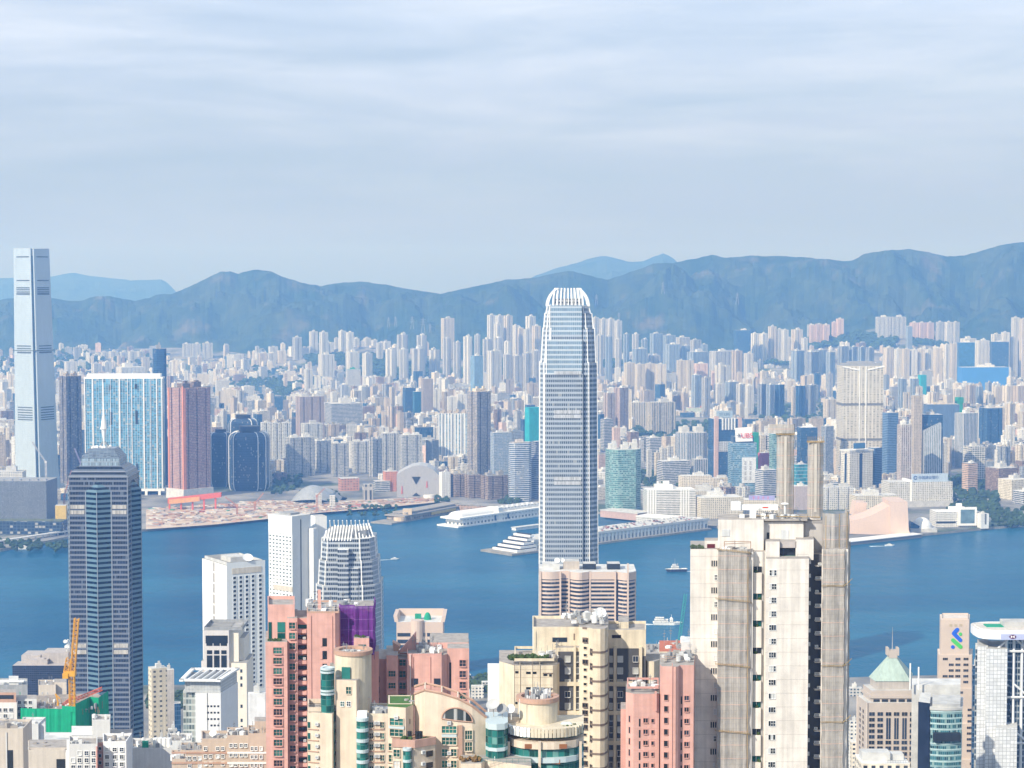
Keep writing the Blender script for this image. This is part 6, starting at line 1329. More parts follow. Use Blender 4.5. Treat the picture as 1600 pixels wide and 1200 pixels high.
def steel_tower():
    Y = 1220; z0 = 4; X_ = lambda u: Xu(u, Y, 1090); Z = lambda v: Zv(v, Y); ST = matte('clad_white', (.70, .71, .72), .45, .06, .2, streak=False); SF = facade('clad_panels', (.40, .42, .45), (.62, .64, .66), 2.4, 2.4, .88, .88, blinds=0, vary=.12, pmetal=0, prough=.45, rnd=0, wrough=.5)
    t = T('office_tower', 'white high tech steel office tower with trusses and ring roof at the right edge', 'office tower', (X_(1570), Y + 20, z0)); n = 18
    for a, b, v, dy in ((1526, 1543, 1012, 6), (1540, 1573, 1014, 0), (1556, 1590, 1133, -8)):
        m = M(); m.prism([(Xu(a_, Y + d_, 1090), Y + d_) for a_, d_ in ((a, dy), (b, dy), (b, 30), (a, 30))], z0, Z(v), 0, 1); t.add('service_shaft', m, [SF, ROOFW])
    GS2 = facade('steel_glass', (.40, .44, .48), (.04, .07, .10), 1.6, 4.1, .8, .72, blinds=.1, prough=.1, rnd=0); m = M(); m.prism([(Xu(a_, Y + d_, 1090), Y + d_) for a_, d_ in ((1574, 8), (1640, 8), (1640, 34), (1574, 34))], z0, Z(1002), 0, 1); t.add('glass_wall', m, [GS2, ROOFW]); m = M(); m.prism([(Xu(a_, Y + d_, 1090), Y + d_) for a_, d_ in ((1523, 12), (1531, 12), (1531, 34), (1523, 34))], z0, Z(1020), 0, 1); t.add('side_wall', m, [GS2, ROOFW])
    for i in range(18):
        m = M(); zz = Z(1020 + i * 9.5); m.wbox((X_(1576), Y + 8), (X_(1586), Y + 8), .4, 3.0, zz - 2.8, zz, 0, .3); t.add('arched_window', m, DARK)
    for u in (1575, 1587, 1600): m = M(); m.tube((X_(u), Y + 6, z0), (X_(u), Y + 6, Z(1000)), .9, 0, 6); t.add('mast_column', m, ST)
    for v in (1018, 1090, 1162):
        for sx, u in ((-1, 1556), (1, 1618)): m = M(); m.tube((X_(1578 if sx < 0 else 1588), Y + 5, Z(v - 18)), (X_(u), Y + 5, Z(v + (2 if sx < 0 else 8))), .7, 0, 6); t.add('truss_tie', m, ST)
        m = M(); m.tube((X_(1556), Y + 5, Z(v + 2)), (X_(1640), Y + 5, Z(v + 2)), .8, 0, 6); t.add('truss_beam', m, ST)
    rp = [(X_(1576) + 20 * math.copysign(abs(math.cos(a)) ** .55, math.cos(a)) * (1 if math.cos(a) < 0 else 2.2), Y + 14 + 17 * math.copysign(abs(math.sin(a)) ** .55, math.sin(a))) for a in [2 * math.pi * i / n for i in range(n)]]; m = M(); m.prism(rp, Z(998), Z(985), 0, 1, bottom=True); m.prism(inset(rp, .93), Z(985), Z(984), 0, 1, top=False); rg = t.add('ring_roof', m, [matte('ring_white', (.76, .77, .8), .4, .04, streak=False), matte('ring_deck', (.62, .58, .52))])
    m = M(); m.rbox(X_(1562), Y + 16, 12, 9, Z(985), Z(985) + .6); t.add('roof_tarpaulin', m, NETG); m = M(); m.rbox(X_(1596), Y + 16, 18, 12, Z(985), Z(976)); t.add('roof_plant', m, ROOFW)
    m = M(); cx, cz, yy = X_(1579), Z(993.5), Y - 3.3; hx = [(cx - 2.4, cz), (cx - 1.2, cz + 1.3), (cx + 1.2, cz + 1.3), (cx + 2.4, cz), (cx + 1.2, cz - 1.3), (cx - 1.2, cz - 1.3)]
    BL = matte('band_lilac', (.42, .46, .66), .5, .03, streak=False); b = M(); b.rbox(X_(1590), Y - 2.6, 24, .8, Z(998.5), Z(989.5), bottom=True); bd = t.add('emblem_band', b, BL)
    m.face([(p, yy, q) for p, q in reversed(hx)]); m.face([(p, yy + .3, q) for p, q in hx]); e = t.add('emblem', m, matte('emblem_red', (.12, .02, .10), .5), parent=bd); m = M()
    for s in (-1, 1): m.face([(cx, yy - .05, cz), (cx + s * 1.2, yy - .05, cz + 1.1), (cx + s * 1.2, yy - .05, cz - 1.1)][::s]); 
    t.add('emblem_wings', m, WHITE, parent=e)
steel_tower()
slab('office_slab', 'dark blue narrow slab in shade left of the steel tower', 1519, 1526, 1040, 1290, GB, 0, .8)
nv = slab('office_block', 'navy glass office with grey roof walls left of the dark star tower', 24, 112, 1040, 1600, facade('navy_grid', (.045, .06, .10), (.01, .016, .04), 1.6, 1.9, .8, .7, blinds=0, rnd=0), .0, .4, roof=matte('roof_mauve', (.48, .44, .42)))
for a, b, v in ((30, 60, 1028), (62, 104, 1024)):
    m = M(); m.rbox(Xu((a + b) / 2, 1612), 1622, Xu(b, 1612) - Xu(a, 1612), 22, Zv(1040, 1600), Zv(v, 1600)); nv.add('roof_storey', m, matte('roof_mauve', (.48, .44, .42)))
def navy_mast():
    Y = 1610; t = T('antenna_tower', 'short white lattice antenna tower with dishes on the navy office roof', 'antenna', (Xu(102, Y), Y + 8, Zv(1026, Y))); m = M(); x, y, z = t.loc; lattice(m, (x, y, z), (x, y, Zv(1002, Y)), 4, 4, .35); t.add('frame', m, WHITE); m = M(); m.rbox(x, y, 7, 7, Zv(1014, Y), Zv(1011, Y), bottom=True); m.dish((x - 3, y - 3, Zv(1004, Y)), 1.6, rad(70), 0); t.add('platform', m, WHITE)
navy_mast()
def pink_cream():
    Y = 1360; t = slab('apartment_tower', 'slim cream tower with pink edge and column of windows right of the star tower', 231, 262, 1045, Y, facade('cream_col', (.70, .62, .48), (.12, .12, .12), 4.5, 3.6, .4, .4, rnd=0), .45, .8, cat='apartment tower')
pink_cream()
slab('office_slab', 'grey blank slab beside the slim cream tower with pink edge', 256, 273, 1047, 1400, matte('slab_grey', (.52, .48, .45)), .3, .9)
slab('office_block', 'low navy glass block in the gap right of the slim cream tower', 258, 284, 1100, 1450, GB, .2, .8)
for i, (u, v, w_) in enumerate([(262, 1140, 16), (246, 1148, 14), (278, 1152, 20)]): slab('office_block', 'small rooftop cluttered block in the shaded street gap, ' + ordn(i), u, u + w_, v + i * 6, 1150 - i * 60, [FG, FW, FB][i], .3, .8)
def grey_glass_office():
    Y = 1000; z0 = isl_z(Y) - 1; X_ = lambda u: Xu(u, Y, 1100); Z = lambda v: Zv(v, Y); t = T('office_tower', 'white and glass office with open roof frame and dotted windows', 'office tower', (X_(322), Y, z0))
    m = M(); m.prism([(X_(284), Y + 4), (X_(306), Y + 4), (X_(306), Y + 26), (X_(284), Y + 26)], z0, Z(1082), 0, 1); t.add('glass_wing', m, [facade('olive_glass', (.48, .52, .5), (.16, .2, .2), 1.5, 3.4, .85, .7, blinds=.25, rnd=0), ROOFW]); m = M(); m.prism([(X_(305), Y), (X_(345), Y), (X_(360), Y + 28), (X_(305), Y + 28)], z0, Z(1083), 0, 1); t.add('white_wall', m, [matte('wall_pearl', (.70, .70, .70), .6, .06), ROOFW])
    m = M(); m.prism([(X_(288), Y + 2), (X_(344), Y + 1.5), (X_(359), Y + 27), (X_(288), Y + 27)], Z(1083), Z(1066), 0, 1); t.add('screen_wall', m, [facade('screen_grid', (.62, .63, .63), (.38, .40, .41), 1.6, 1.6, .8, .8, blinds=0, vary=.1, pmetal=0), GREY])
    q = [(X_(281), Y - 1), (X_(346), Y - 2), (X_(362), Y + 30), (X_(284), Y + 30)]
    for i in range(4): m = M(); A, B = q[i], q[(i + 1) % 4]; m.wbox(A, B, -.5 * (i % 2), math.dist(A, B) + .5 * (i % 2), Z(1064), Z(1061), -2.2 if i % 2 else -2, 0); t.add('roof_frame', m, WHITE)
    for i in range(5): m = M(); a = Vector(q[0]).lerp(Vector(q[1]), (i + 1) / 6); m.tube((a.x, a.y, Z(1063)), (a.x + 4, a.y + 30, Z(1063)), .5); t.add('roof_beam', m, WHITE)
    wm = winmesh(1.1, 1.0, PD, WHITE, 0, 0, 0, 0, .1); A, B = (X_(305), Y), (X_(345), Y); L = math.dist(A, B); t.windows(A, B, [L * f for f in (.5, .63, .76, .9)], [Z(1105 + 10 * i) for i in range(9)], wm, skip=.12)
    m = M(); m.wbox(A, B, L * .47, L * .49, Z(1190), Z(1083), 0, .1); t.add('wall_slit', m, DARK); t.done()
grey_glass_office()
def slot_tower():
    Y = 1240; z0 = isl_z(Y) - 1; X_ = lambda u: Xu(u, Y, 1040); Z = lambda v: Zv(v, Y); t = T('office_tower', 'pale stone tower with tall dark slots in front of the white dish slab', 'office tower', (X_(350), Y, z0)); SW = matte('stone_lilac', (.60, .57, .56), .7, .08); SY = matte('stone_cream', (.76, .70, .60), .7, .08)
    for a, b, v, dy, mt in ((318, 358, 985, 0, SW), (357, 372, 985, 3, SY), (371, 380, 1000, 7, SY), (362, 386, 1035, -2, SY), (313, 320, 1035, 4, SW)): m = M(); m.prism([(X_(a), Y + dy), (X_(b), Y + dy), (X_(b), Y + 30), (X_(a), Y + 30)], z0, Z(v), 0, 1); t.add('wall', m, [mt, ROOF])
    A, B = (X_(318), Y), (X_(358), Y); L = math.dist(A, B)
    for f in (.12, .4, .68):
        for v0, v1, k in ((1009, 993, 1.0), (1005, 993, 1.5), (1022, 1016, .7), (1049, 1024, .8)): m = M(); m.wbox(A, B, L * f + 1 - k, L * f + 3 + k, Z(v0), Z(v1), 0, .15 + .05 * k); t.add('dark_slot', m, PD)
    m = M(); m.prism(inset([(X_(318), Y), (X_(380), Y), (X_(380), Y + 30), (X_(318), Y + 30)], .97), Z(985), Z(980), 0, 0, top=False); t.add('parapet', m, GREY); wm = winmesh(1.4, 2.2, PN, SY, 0, 0, 0, .1, .1); t.windows((X_(362), Y - 2), (X_(386), Y - 2), [2.2, 6.5], [Z(1050 + 11 * i) for i in range(9)], wm, skip=.2); t.done()
slot_tower()
slab('white_block', 'plain white block with round roof tank beside the pink tower foot', 387, 416, 1085, 900, matte('block_white', (.78, .78, .78)), .1, .7)
slab('apartment_block', 'low shaded pier building roofs right of the scaffold wrapped corner', 1326, 1346, 1075, 1900, FG, 0, .6)
slab('apartment_block', 'white low block below the pier roofs right of the scaffold wrapped corner', 1326, 1341, 1128, 1500, FW, 0, .8)
slab('apartment_block', 'cream low block at the bottom right of the scaffold wrapped corner', 1329, 1345, 1160, 1300, FC, 0, .8)
def roof_building():
    Y = 800; z0 = isl_z(Y) - 1; X_ = lambda u: Xu(u, Y, 1190); Z = lambda v: Zv(v, Y); t = T('apartment_block', 'pale rooftop with plant and railings at the bottom right edge', 'building', (X_(1385), Y + 10, z0)); P_ = [(X_(1346), Y), (X_(1422), Y), (X_(1422), Y + 16), (X_(1346), Y + 16)]
    m = M(); m.prism(P_, z0, Z(1193), 0, 1); t.add('wall', m, [FC, ROOFW]); m = M(); m.prism(rect(X_(1372), Y + 8, 12, 7), Z(1193), Z(1180), 0, 0); m.rbox(X_(1400), Y + 9, 9, 6, Z(1193), Z(1184)); t.add('roof_plant', m, ROOFW); m = M()
    for k in range(9): m.tube((X_(1388 + 4 * k), Y + 1, Z(1193)), (X_(1388 + 4 * k), Y + 1, Z(1189)), .08)
    m.tube((X_(1388), Y + 1, Z(1189)), (X_(1420), Y + 1, Z(1189)), .1); t.add('railing', m, GREY)
roof_building()
for i, (u0, u1, v, Y) in enumerate([(736, 756, 1072, 1890), (752, 775, 1066, 1930), (700, 735, 1080, 1850), (1000, 1030, 1058, 1800), (1040, 1078, 1040, 1750)]): slab('waterfront_shed', 'low pale waterfront roof on the near shore, ' + ordn(i), u0, u1, v, Y, FW, .1, .5, cat='shed', plant=0)
m = M()
for _ in range(90): u, v = G4.uniform(728, 785), G4.uniform(1062, 1082); x_, y_ = shore_pt(u, v, 4); m.blob((x_, y_, 6), G4.uniform(3, 6), rng=G4)
for _ in range(60): u = G4.uniform(230, 290); x_, y_ = shore_pt(u, G4.uniform(1085, 1110), 4); m.blob((x_, y_, 6), G4.uniform(3, 5), rng=G4)
struct('woodland', m, LEAF, (0, 1800, 0), kind='stuff')
def barge_crane():
    Y = 1820; TE = matte('crane_teal', (.05, .32, .33), .6); t = T('harbour_crane', 'teal lattice harbour crane jib rising beside the scaffolded white tower', 'crane', (Xu(1062, Y), Y, 4)); m = M(); lattice(m, (Xu(1062, Y), Y, Zv(1006, Y)), (Xu(1072, Y), Y, Zv(928, Y)), 2.4, 12, .3); t.add('jib', m, TE); m = M(); m.rbox(Xu(1061, Y), Y, 7, 7, 4, 12); m.rbox(Xu(1062, Y), Y, 4, 4, 12, Zv(1004, Y)); t.add('cab', m, TE)
barge_crane()
# ================================================================ the hillside towers in front
class FB:
    def __init__(s, name, label, cat, Y, u, vm=1050, group=None):
        s.Y, s.vm = Y, vm; s.z0 = isl_z(Y) - 1; s.t = T(name, label, cat, (Xu(u, Y, vm), Y + 8, s.z0), group)
    def p(s, u, dy=0): return (Xu(u, s.Y + dy, s.vm), s.Y + dy)
    def pl(s, pts): return [s.p(*q) for q in pts]
    def Z(s, v, dy=0): return Zv(v, s.Y + dy)
    def k(s): return s.Y / FPX
    def wall(s, pts, v, mats, vb=None, name='wall', top=True, dz=0):
        m = M(); q = s.pl(pts); z1 = s.Z(v, pts[0][1]) + dz; m.prism(q, s.z0 if vb is None else s.Z(vb, pts[0][1]), z1, 0, 1 if isinstance(mats, list) and len(mats) > 1 else 0, top=top, bottom=vb is not None)
        return s.t.add(name, m, mats)
    def block(s, u0, u1, dy, dep, v, mats, vb=None, name='wall', su=0, sv=0):
        return s.wall([(u0, dy), (u1, dy), (u1 + sv, dy + dep), (u0 + su, dy + dep)], v, mats, vb, name)
    def parapet(s, u0, u1, dy, dep, v, h, mat, su=0, sv=0, th=.3, name='parapet'):
        q = s.pl([(u0, dy), (u1, dy), (u1 + sv, dy + dep), (u0 + su, dy + dep)]); z = s.Z(v, dy)
        m = M()
        for i in range(4):
            A, B = q[i], q[(i + 1) % 4]; m.wbox(A, B, 0 if i % 2 == 0 else th, math.dist(A, B) - (0 if i % 2 == 0 else th), z, z + h, -th, .02)
        s.t.add(name, m, mat)
    def on(s, A, B, u):
        a, b = Vector(A), Vector(B); d = b - a; r = Xu(u, 1, s.vm); tt = (a.x - r * a.y) / (r * d.y - d.x); return tt * d.length, a + d * tt
    def wins(s, a, b, us, vs, me, skip=0, name='window'):
        A, B = s.p(*a), s.p(*b)
        for u in us:
            t_, q = s.on(A, B, u)
            s.t.windows(A, B, [t_], [Zv(v, q.y) for v in vs], me, skip=skip, name=name)
    def strip(s, a, b, u0, u1, v0, v1, mat, name, out0=0, out1=.15, parent=None):
        A, B = s.p(*a), s.p(*b); t0, q0 = s.on(A, B, u0); t1, q1 = s.on(A, B, u1); m = M(); y = (q0.y + q1.y) / 2
        m.wbox(A, B, t0, t1, Zv(v1, y), Zv(v0, y), out0, out1); return s.t.add(name, m, mat, parent=parent)
    def tub(s, pts, r, mat, name, n=5):
        m = M()
        for (u, v, dy), (u1, v1, dy1) in zip(pts, pts[1:]):
            m.tube((*s.p(u, dy), s.Z(v, dy)), (*s.p(u1, dy1), s.Z(v1, dy1)), r, 0, n)
        return s.t.add(name, m, mat)
    def cyl(s, u, dy, rp, v, mats, vb=None, name='drum', n=32, rp1=None):
        c = s.p(u, dy + rp * s.k()); m = M(); m.cyl(*c, rp * s.k(), s.z0 if vb is None else s.Z(vb, dy), s.Z(v, dy), 0, 1 if isinstance(mats, list) and len(mats) > 1 else 0, n=n)
        return s.t.add(name, m, mats)
    def ring(s, u, dy, rp, v0, v1, mat, name='rim', n=32, th=.5):
        c = s.p(u, dy + rp * s.k()); m = M(); r = rp * s.k(); z0, z1 = s.Z(v1, dy), s.Z(v0, dy)
        P_ = lambda q: [(c[0] + q * math.cos(2 * math.pi * i / n), c[1] + q * math.sin(2 * math.pi * i / n)) for i in range(n)]
        o, i_ = P_(r), P_(r - th); m.prism(o, z0, z1, 0, 0, top=False)
        for a in range(n):
            b = (a + 1) % n; m.face([(*o[a], z1), (*o[b], z1), (*i_[b], z1), (*i_[a], z1)]); m.face([(*i_[a], z1), (*i_[b], z1), (*i_[b], z0), (*i_[a], z0)]); m.face([(*o[b], z0), (*o[a], z0), (*i_[a], z0), (*i_[b], z0)])
        return s.t.add(name, m, mat)
    def ac(s, a, b, u, v):
        A, B = s.p(*a), s.p(*b); t_, q = s.on(A, B, u); d = (Vector(B) - Vector(A)).normalized(); s.t.inst('air_conditioner', ACM, (q.x, q.y, Zv(v, q.y)), math.atan2(d.y, d.x))
m = M(); m.box(-.4, .4, -.55, -.05, 0, .6, 0, bottom=True); m.cyl(0, 0, .001, 0, .001, 1, n=3); m.face([(-.3, -.56, .08), (.3, -.56, .08), (.3, -.56, .52), (-.3, -.56, .52)], 1); m.box(-.42, .42, -.6, 0, -.08, 0, 1, bottom=True)
ACM = m.data('air_conditioner', [matte('ac_white', (.66, .66, .64), .6, .1), GREY])
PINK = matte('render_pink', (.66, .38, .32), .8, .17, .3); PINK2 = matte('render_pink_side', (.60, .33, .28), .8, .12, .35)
BEI = matte('render_beige', (.70, .58, .45), .8, .18, .3); CRM = matte('render_cream', (.70, .61, .46), .8, .2, .3); TERR = matte('trim_terracotta', (.48, .30, .22), .75, .1, .4); OFFW = matte('render_offwhite', (.76, .705, .64), .8, .2, .22); TILE = matte('roof_tile_grey', (.38, .35, .32), .9, .35, .5, streak=False)
CHAR = matte('charcoal_render_and_shade', (.085, .083, .085), .8, .15, .4); BAMB = matte('bamboo', (.45, .32, .16), .7, .25, 2); BRN = matte('trim_brown', (.20, .15, .12), .8, .1); LEAFN = matte('near_foliage', (.06, .10, .03), .9, .5, 1.5, streak=False); GRASS = matte('roof_grass', (.07, .16, .04), .95, .3, 1.0, streak=False)
GRN = facade('green_glass_bays', (.06, .16, .14), (.02, .13, .115), 1.2, 1.45, .9, .9, blinds=.12, curtain=(.18, .38, .34), vary=.6, prough=.07, pmetal=.1, rnd=0, wrough=.4, streaky=0)
PBL = matte('ledge_paleblue', (.48, .56, .57), .5, .08, .4, streak=False)
def greens(fb, u0, u1, dy, v, n, r=.5, name='roof_plants', mat=None):
    m = M()
    for _ in range(n): 
        x, y = fb.p(R.uniform(u0, u1), dy + R.uniform(0, 2)); rr = r * R.uniform(.5, 1.2); m.blob((x, y, fb.Z(v, dy) + rr * .7), rr, n=7, k=5, jit=.35)
    fb.t.add(name, m, mat or LEAFN)
UNITS = {}
def unit(k, mt):
    if (k, mt.name) not in UNITS:
        m = M()
        if k == 0: m.box(-.5, .5, -.5, .5, 0, 1)
        elif k == 1: m.cyl(0, 0, .5, 0, .85, n=10); m.cyl(0, 0, .42, .85, 1, n=10)
        elif k == 2: m.tube((0, 0, 0), (0, 0, 1), .03); m.tube((-.25, 0, .8), (.25, 0, .8), .025); m.tube((-.18, 0, .65), (.18, 0, .65), .025)
        elif k == 3: m.box(-.5, .5, -.5, .5, .25, 1); [m.box(x - .05, x + .05, y - .05, y + .05, 0, .25) for x in (-.4, .4) for y in (-.4, .4)]; m.cyl(0, 0, .35, 1, 1.08, n=8)
        elif k == 4: m.tube((-.5, 0, .15), (.5, 0, .15), .12, n=6); m.tube((-.5, 0, .15), (-.5, 0, 0), .12, n=6); m.tube((.5, 0, .15), (.5, 0, 0), .12, n=6)
        UNITS[k, mt.name] = m.data('roof_unit', mt)
    return UNITS[k, mt.name]
def clutter(fb, u0, u1, dy0, dy1, v, n, hmax=2.0, name='roof_plant'):
    for _ in range(int(n * 1.8)):
        x, y = fb.p(R.uniform(u0, u1), R.uniform(dy0, dy1)); k = R.choice([0, 0, 0, 1, 1, 2, 2, 3, 3, 4]); mt = R.choice([ROOFW, GREY, WHITE, TILE]) if k != 2 else GREY
        o = fb.t.inst({0: 'roof_unit', 1: 'water_tank', 2: 'aerial', 3: 'cooling_unit', 4: 'roof_pipe'}[k], unit(k, mt), (x, y, fb.Z(v, dy0)), R.uniform(0, 1.6)); h = R.uniform(.5, hmax)
        o.scale = {0: (R.uniform(.6, 2.2), R.uniform(.6, 1.8), h), 1: (R.uniform(.8, 1.8),) * 2 + (h,), 2: (2, 2, h * 2 + 1), 3: (R.uniform(.8, 1.6),) * 2 + (min(h, 1.4),), 4: (R.uniform(1.5, 4), 1, R.uniform(.8, 2))}[k]
def rail(fb, u0, u1, dy, v, h=1.1, mat=None, n=None):
    A, B = Vector(fb.p(u0, dy)), Vector(fb.p(u1, dy)); z = fb.Z(v, dy); n = n or max(2, int((B - A).length / 1.2)); m = M()
    for i in range(n + 1): q = A.lerp(B, i / n); m.tube((*q, z), (*q, z + h), .035, 0, 4)
    for hh in (h, h * .5): m.tube((*A, z + hh), (*B, z + hh), .04, 0, 4)
    fb.t.add('railing', m, mat or GREY)
def floorlines(f, a, b, u0, u1, v, pitch, n, mat):
    m = M(); A, B = f.p(*a), f.p(*b); t0, q0 = f.on(A, B, u0); t1, q1 = f.on(A, B, u1); y = (q0.y + q1.y) / 2
    for i in range(n): m.wbox(A, B, t0, t1, Zv(v + pitch * i + .5, y), Zv(v + pitch * i, y), 0, .03)
    f.t.add('floor_joints', m, mat)
def netmat(name, col, line, alpha):
    m = D.materials.new(name); t = NT(m); uv = t.n.new('ShaderNodeUVMap').outputs[0]; sx = t.n.new('ShaderNodeSeparateXYZ'); t.l.new(uv, sx.inputs[0])
    def ln(x, p, w): return t.math('LESS_THAN', t.math('FRACT', t.math('DIVIDE', x, p)), w)
    n1 = t.noise(.45, 5, t.coord('Object')); c = t.mix(1.0, c4(col), t.ramp(n1, .3, .7, (.72,) * 3 + (1,), (1.12,) * 3 + (1,)), 'MULTIPLY')
    n3 = t.noise(1.0, 4, t.coord('Object', (2.2, 2.2, .12))); c = t.mix(1.0, c, t.ramp(n3, .35, .65, (.78,) * 3 + (1,), (1.15,) * 3 + (1,)), 'MULTIPLY')
    c = t.mix(t.math('MULTIPLY', ln(sx.outputs[0], 1.7, .13), .55), c, c4([min(1, x * 1.5) for x in col])); c = t.mix(t.math('MULTIPLY', ln(sx.outputs[1], 3.44, .055), .7), c, c4(line))
    c = t.mix(t.math('MULTIPLY', ln(sx.outputs[0], .85, .1), .55), c, c4([x * .5 for x in col])); c = t.mix(t.math('MULTIPLY', ln(sx.outputs[1], 1.15, .08), .45), c, c4([x * .6 for x in col]))
    t.put(t.b.inputs['Base Color'], c); t.b.inputs['Roughness'].default_value = .9; t.put(t.b.inputs['Alpha'], t.math('ADD', t.math('MULTIPLY', t.ramp(n1, .3, .75), -.25), alpha)); MATS[name] = m; return m
NETW = netmat('net_pale', (.43, .40, .365), (.66, .42, .33), .86); NETP = netmat('net_purple', (.13, .02, .23), (.30, .14, .42), .98)
def net(fb, pts, v0, v1, mat, name='scaffold_net', amp=.24, dz=1.2, parent=None, z1=None, z0=None):
    q = [Vector(fb.p(*p)) for p in pts]; m = M(); cols = []; u = 0
    for a, b in zip(q, q[1:]):
        n = max(1, int((b - a).length / .85)); d = (b - a).normalized(); nn = Vector((d.y, -d.x))
        for i in range(n + (b is q[-1])): cols.append((a.lerp(b, i / n), nn, u + (b - a).length * i / n))
        u += (b - a).length
    dm = min(p[1] for p in pts); za = fb.Z(v0, dm) if z1 is None else z1; zb = (fb.z0 if v1 is None else fb.Z(v1, dm)) if z0 is None else z0; N = max(2, int((za - zb) / dz)); G = {}
    for i, (p, nn, uu) in enumerate(cols):
        r = R.uniform(-amp, amp)
        for j in range(N + 1): o = r + .35 * amp * math.sin(j * 1.3 + i * .2) + R.uniform(-amp, amp) * .12; G[i, j] = (p.x + nn.x * o, p.y + nn.y * o, zb + (za - zb) * j / N)
    for i in range(len(cols) - 1):
        for j in range(N): m.face([G[i, j], G[i + 1, j], G[i + 1, j + 1], G[i, j + 1]], 0, [(cols[i][2], G[i, j][2]), (cols[i + 1][2], G[i + 1, j][2]), (cols[i + 1][2], G[i, j + 1][2]), (cols[i][2], G[i, j + 1][2])])
    return fb.t.add(name, m, mat, parent=parent)
def win3(k, w, h, pane, frame, mull=1, trans=0, sill=.15, fr=.1, out=.12): return winmesh(round(w * k, 2), round(h * k, 2), pane, frame, mull, trans, sill, fr, out)
# ---------------------------------------------------------------- tall off-white tower wrapped in scaffold nets
def scaffold_tower():
    f = FB('apartment_tower', 'tall off white apartment tower partly wrapped in grey scaffold netting, nearest at right', 'apartment tower', 480, 1200, 1000); k = f.k(); WL = [OFFW, TILE]; VS_ = [884 + 21.4 * i for i in range(18)]
    f.block(1078, 1123, 5, 16, 858, WL); f.block(1121, 1176, 1.5, 18, 862, WL); f.block(1174, 1197, 3.5, 16, 862, WL); f.block(1196, 1263, 0, 20, 873, WL, sv=-1); f.block(1262, 1284, 6, 14, 866, [CHAR, TILE]); f.block(1283, 1324, 3, 18, 858, WL)  # charcoal recess block: the shadow beside the front wall is put into its colour
    for v in [869 + 21.4 * i for i in range(18)]:
        for a, b, dy in ((1078, 1123, 5), (1196, 1263, 0)): f.strip((a, dy), (b, dy), a, b, v, v + .35, matte('joint_grey', (.45, .42, .38), .9), 'floor_joint', 0, .03)
    w1 = [win3(k, 2.2, 9.5, PD, OFFW, 0, 0, .05, .06, .1), win3(k, 2.2, 9.5, PN, OFFW, 0, 0, .05, .06, .1)]; w2 = [win3(k, 4, 8, PD, WHITE, 1, 1, .1, .1), win3(k, 4, 8, PW, WHITE, 1, 1, .1, .1)]
    f.wins((1078, 5), (1123, 5), [1112, 1115.5, 1119], [885 + 42 * i for i in range(8)], w1); f.wins((1078, 5), (1123, 5), [1118], [906 + 42 * i for i in range(8)], w2)
    w3 = [win3(k, 3, 8.2, q, WHITE, 0, r, .08, .1) for q in (PD, PD, PN, PW) for r in (0, 1)]; f.wins((1196, 0), (1263, 0), [1203.2, 1207, 1210.8], [899 + 21.4 * i for i in range(15)], w3)
    for i in range(8):
        v = 894 + 42.2 * i; f.strip((1174, 3.5), (1197, 3.5), 1176, 1189, v - 9, v, PG if i % 3 else PD, 'bay_glass', 0, .25); f.strip((1174, 3.5), (1197, 3.5), 1176, 1189, v + .3, v + 32.5, OFFW, 'bay_apron', .02, .9)
        f.strip((1174, 3.5), (1197, 3.5), 1182, 1182.6, v - 9, v, WHITE, 'mullion', .25, .35)
        m = M(); x, y = f.p(R.uniform(1178, 1187), 3.1); m.blob((x, y, f.Z(v, 3)), .55, rng=R); f.t.add('planter', m, LEAFN)
    f.strip((1174, 3.5), (1197, 3.5), 1190.5, 1192.2, 862, 1240, matte('pipe_grey', (.5, .48, .45)), 'drain_pipe', 0, .3)
    for i in range(17):
        v = 884 + 21.4 * i; f.strip((1262, 6), (1284, 6), 1272, 1284, v - 1.3, v, OFFW, 'service_ledge', 0, 1.6); f.strip((1262, 6), (1284, 6), 1263, 1266, v - 9, v - 3, WHITE, 'side_window', 0, .2)
        for u in (1275.5, 1279.5):
            if R.random() < .75: f.ac((1262, 4.6), (1284, 4.6), u, v - 1.3)
    # nets and bamboo
    net(f, [(1121.5, 4), (1121.5, .4), (1168, .4), (1175, 2.8)], 858, None, NETW); net(f, [(1284, 4.5), (1285, 1.9), (1318, 1.9), (1325.5, 6), (1326, 20)], 858, None, NETW)
    net(f, [(1285, 9), (1285.5, 6), (1303, 5), (1322, 7), (1324, 12), (1318, 20)], 803, 858, NETW, amp=.3)
    for v, us in ((859, (1120, 1176)), (936, (1118, 1177)), (1038, (1118, 1177)), (1142, (1118, 1177))):
        for q in range(2): f.tub([(us[0], v - q * 1.4, 0), (us[1] - 6, v + 5 - q * 1.4, 0), (us[1], v + 9 - q * 1.4, 3)], .06, BAMB, 'bamboo_pole')
        m = M()
        for i in range(16): u = us[0] + (us[1] - us[0] - 6) * i / 15; m.tube((*f.p(u, -.1), f.Z(v + 5 * i / 15, 0)), (*f.p(u, .35), f.Z(v - 3 + 5 * i / 15, 0)), .04)
        f.t.add('bamboo_platform', m, BAMB)
    for v in (916, 1041, 1129): 
        for q in range(2): f.tub([(1283, v - q * 1.4, 1.5), (1316, v - q * 1.4, 1.5), (1327, v - 7 - q * 1.4, 5)], .06, BAMB, 'bamboo_pole')
        f.tub([(1318, v, 1.4), (1331, v - 12, 3)], .08, BAMB, 'bamboo_pole'); f.tub([(1316, v, 1.4), (1329, v - 3, 3)], .08, BAMB, 'bamboo_pole')
    for u, v1 in ((1322, 800), (1310, 803), (1289, 806)): f.tub([(u, 862, 4), (u, v1, 4)], .09, BAMB, 'bamboo_pole')
    f.tub([(1168, 870, .3), (1169, 1240, .3)], .1, BAMB, 'bamboo_pole')
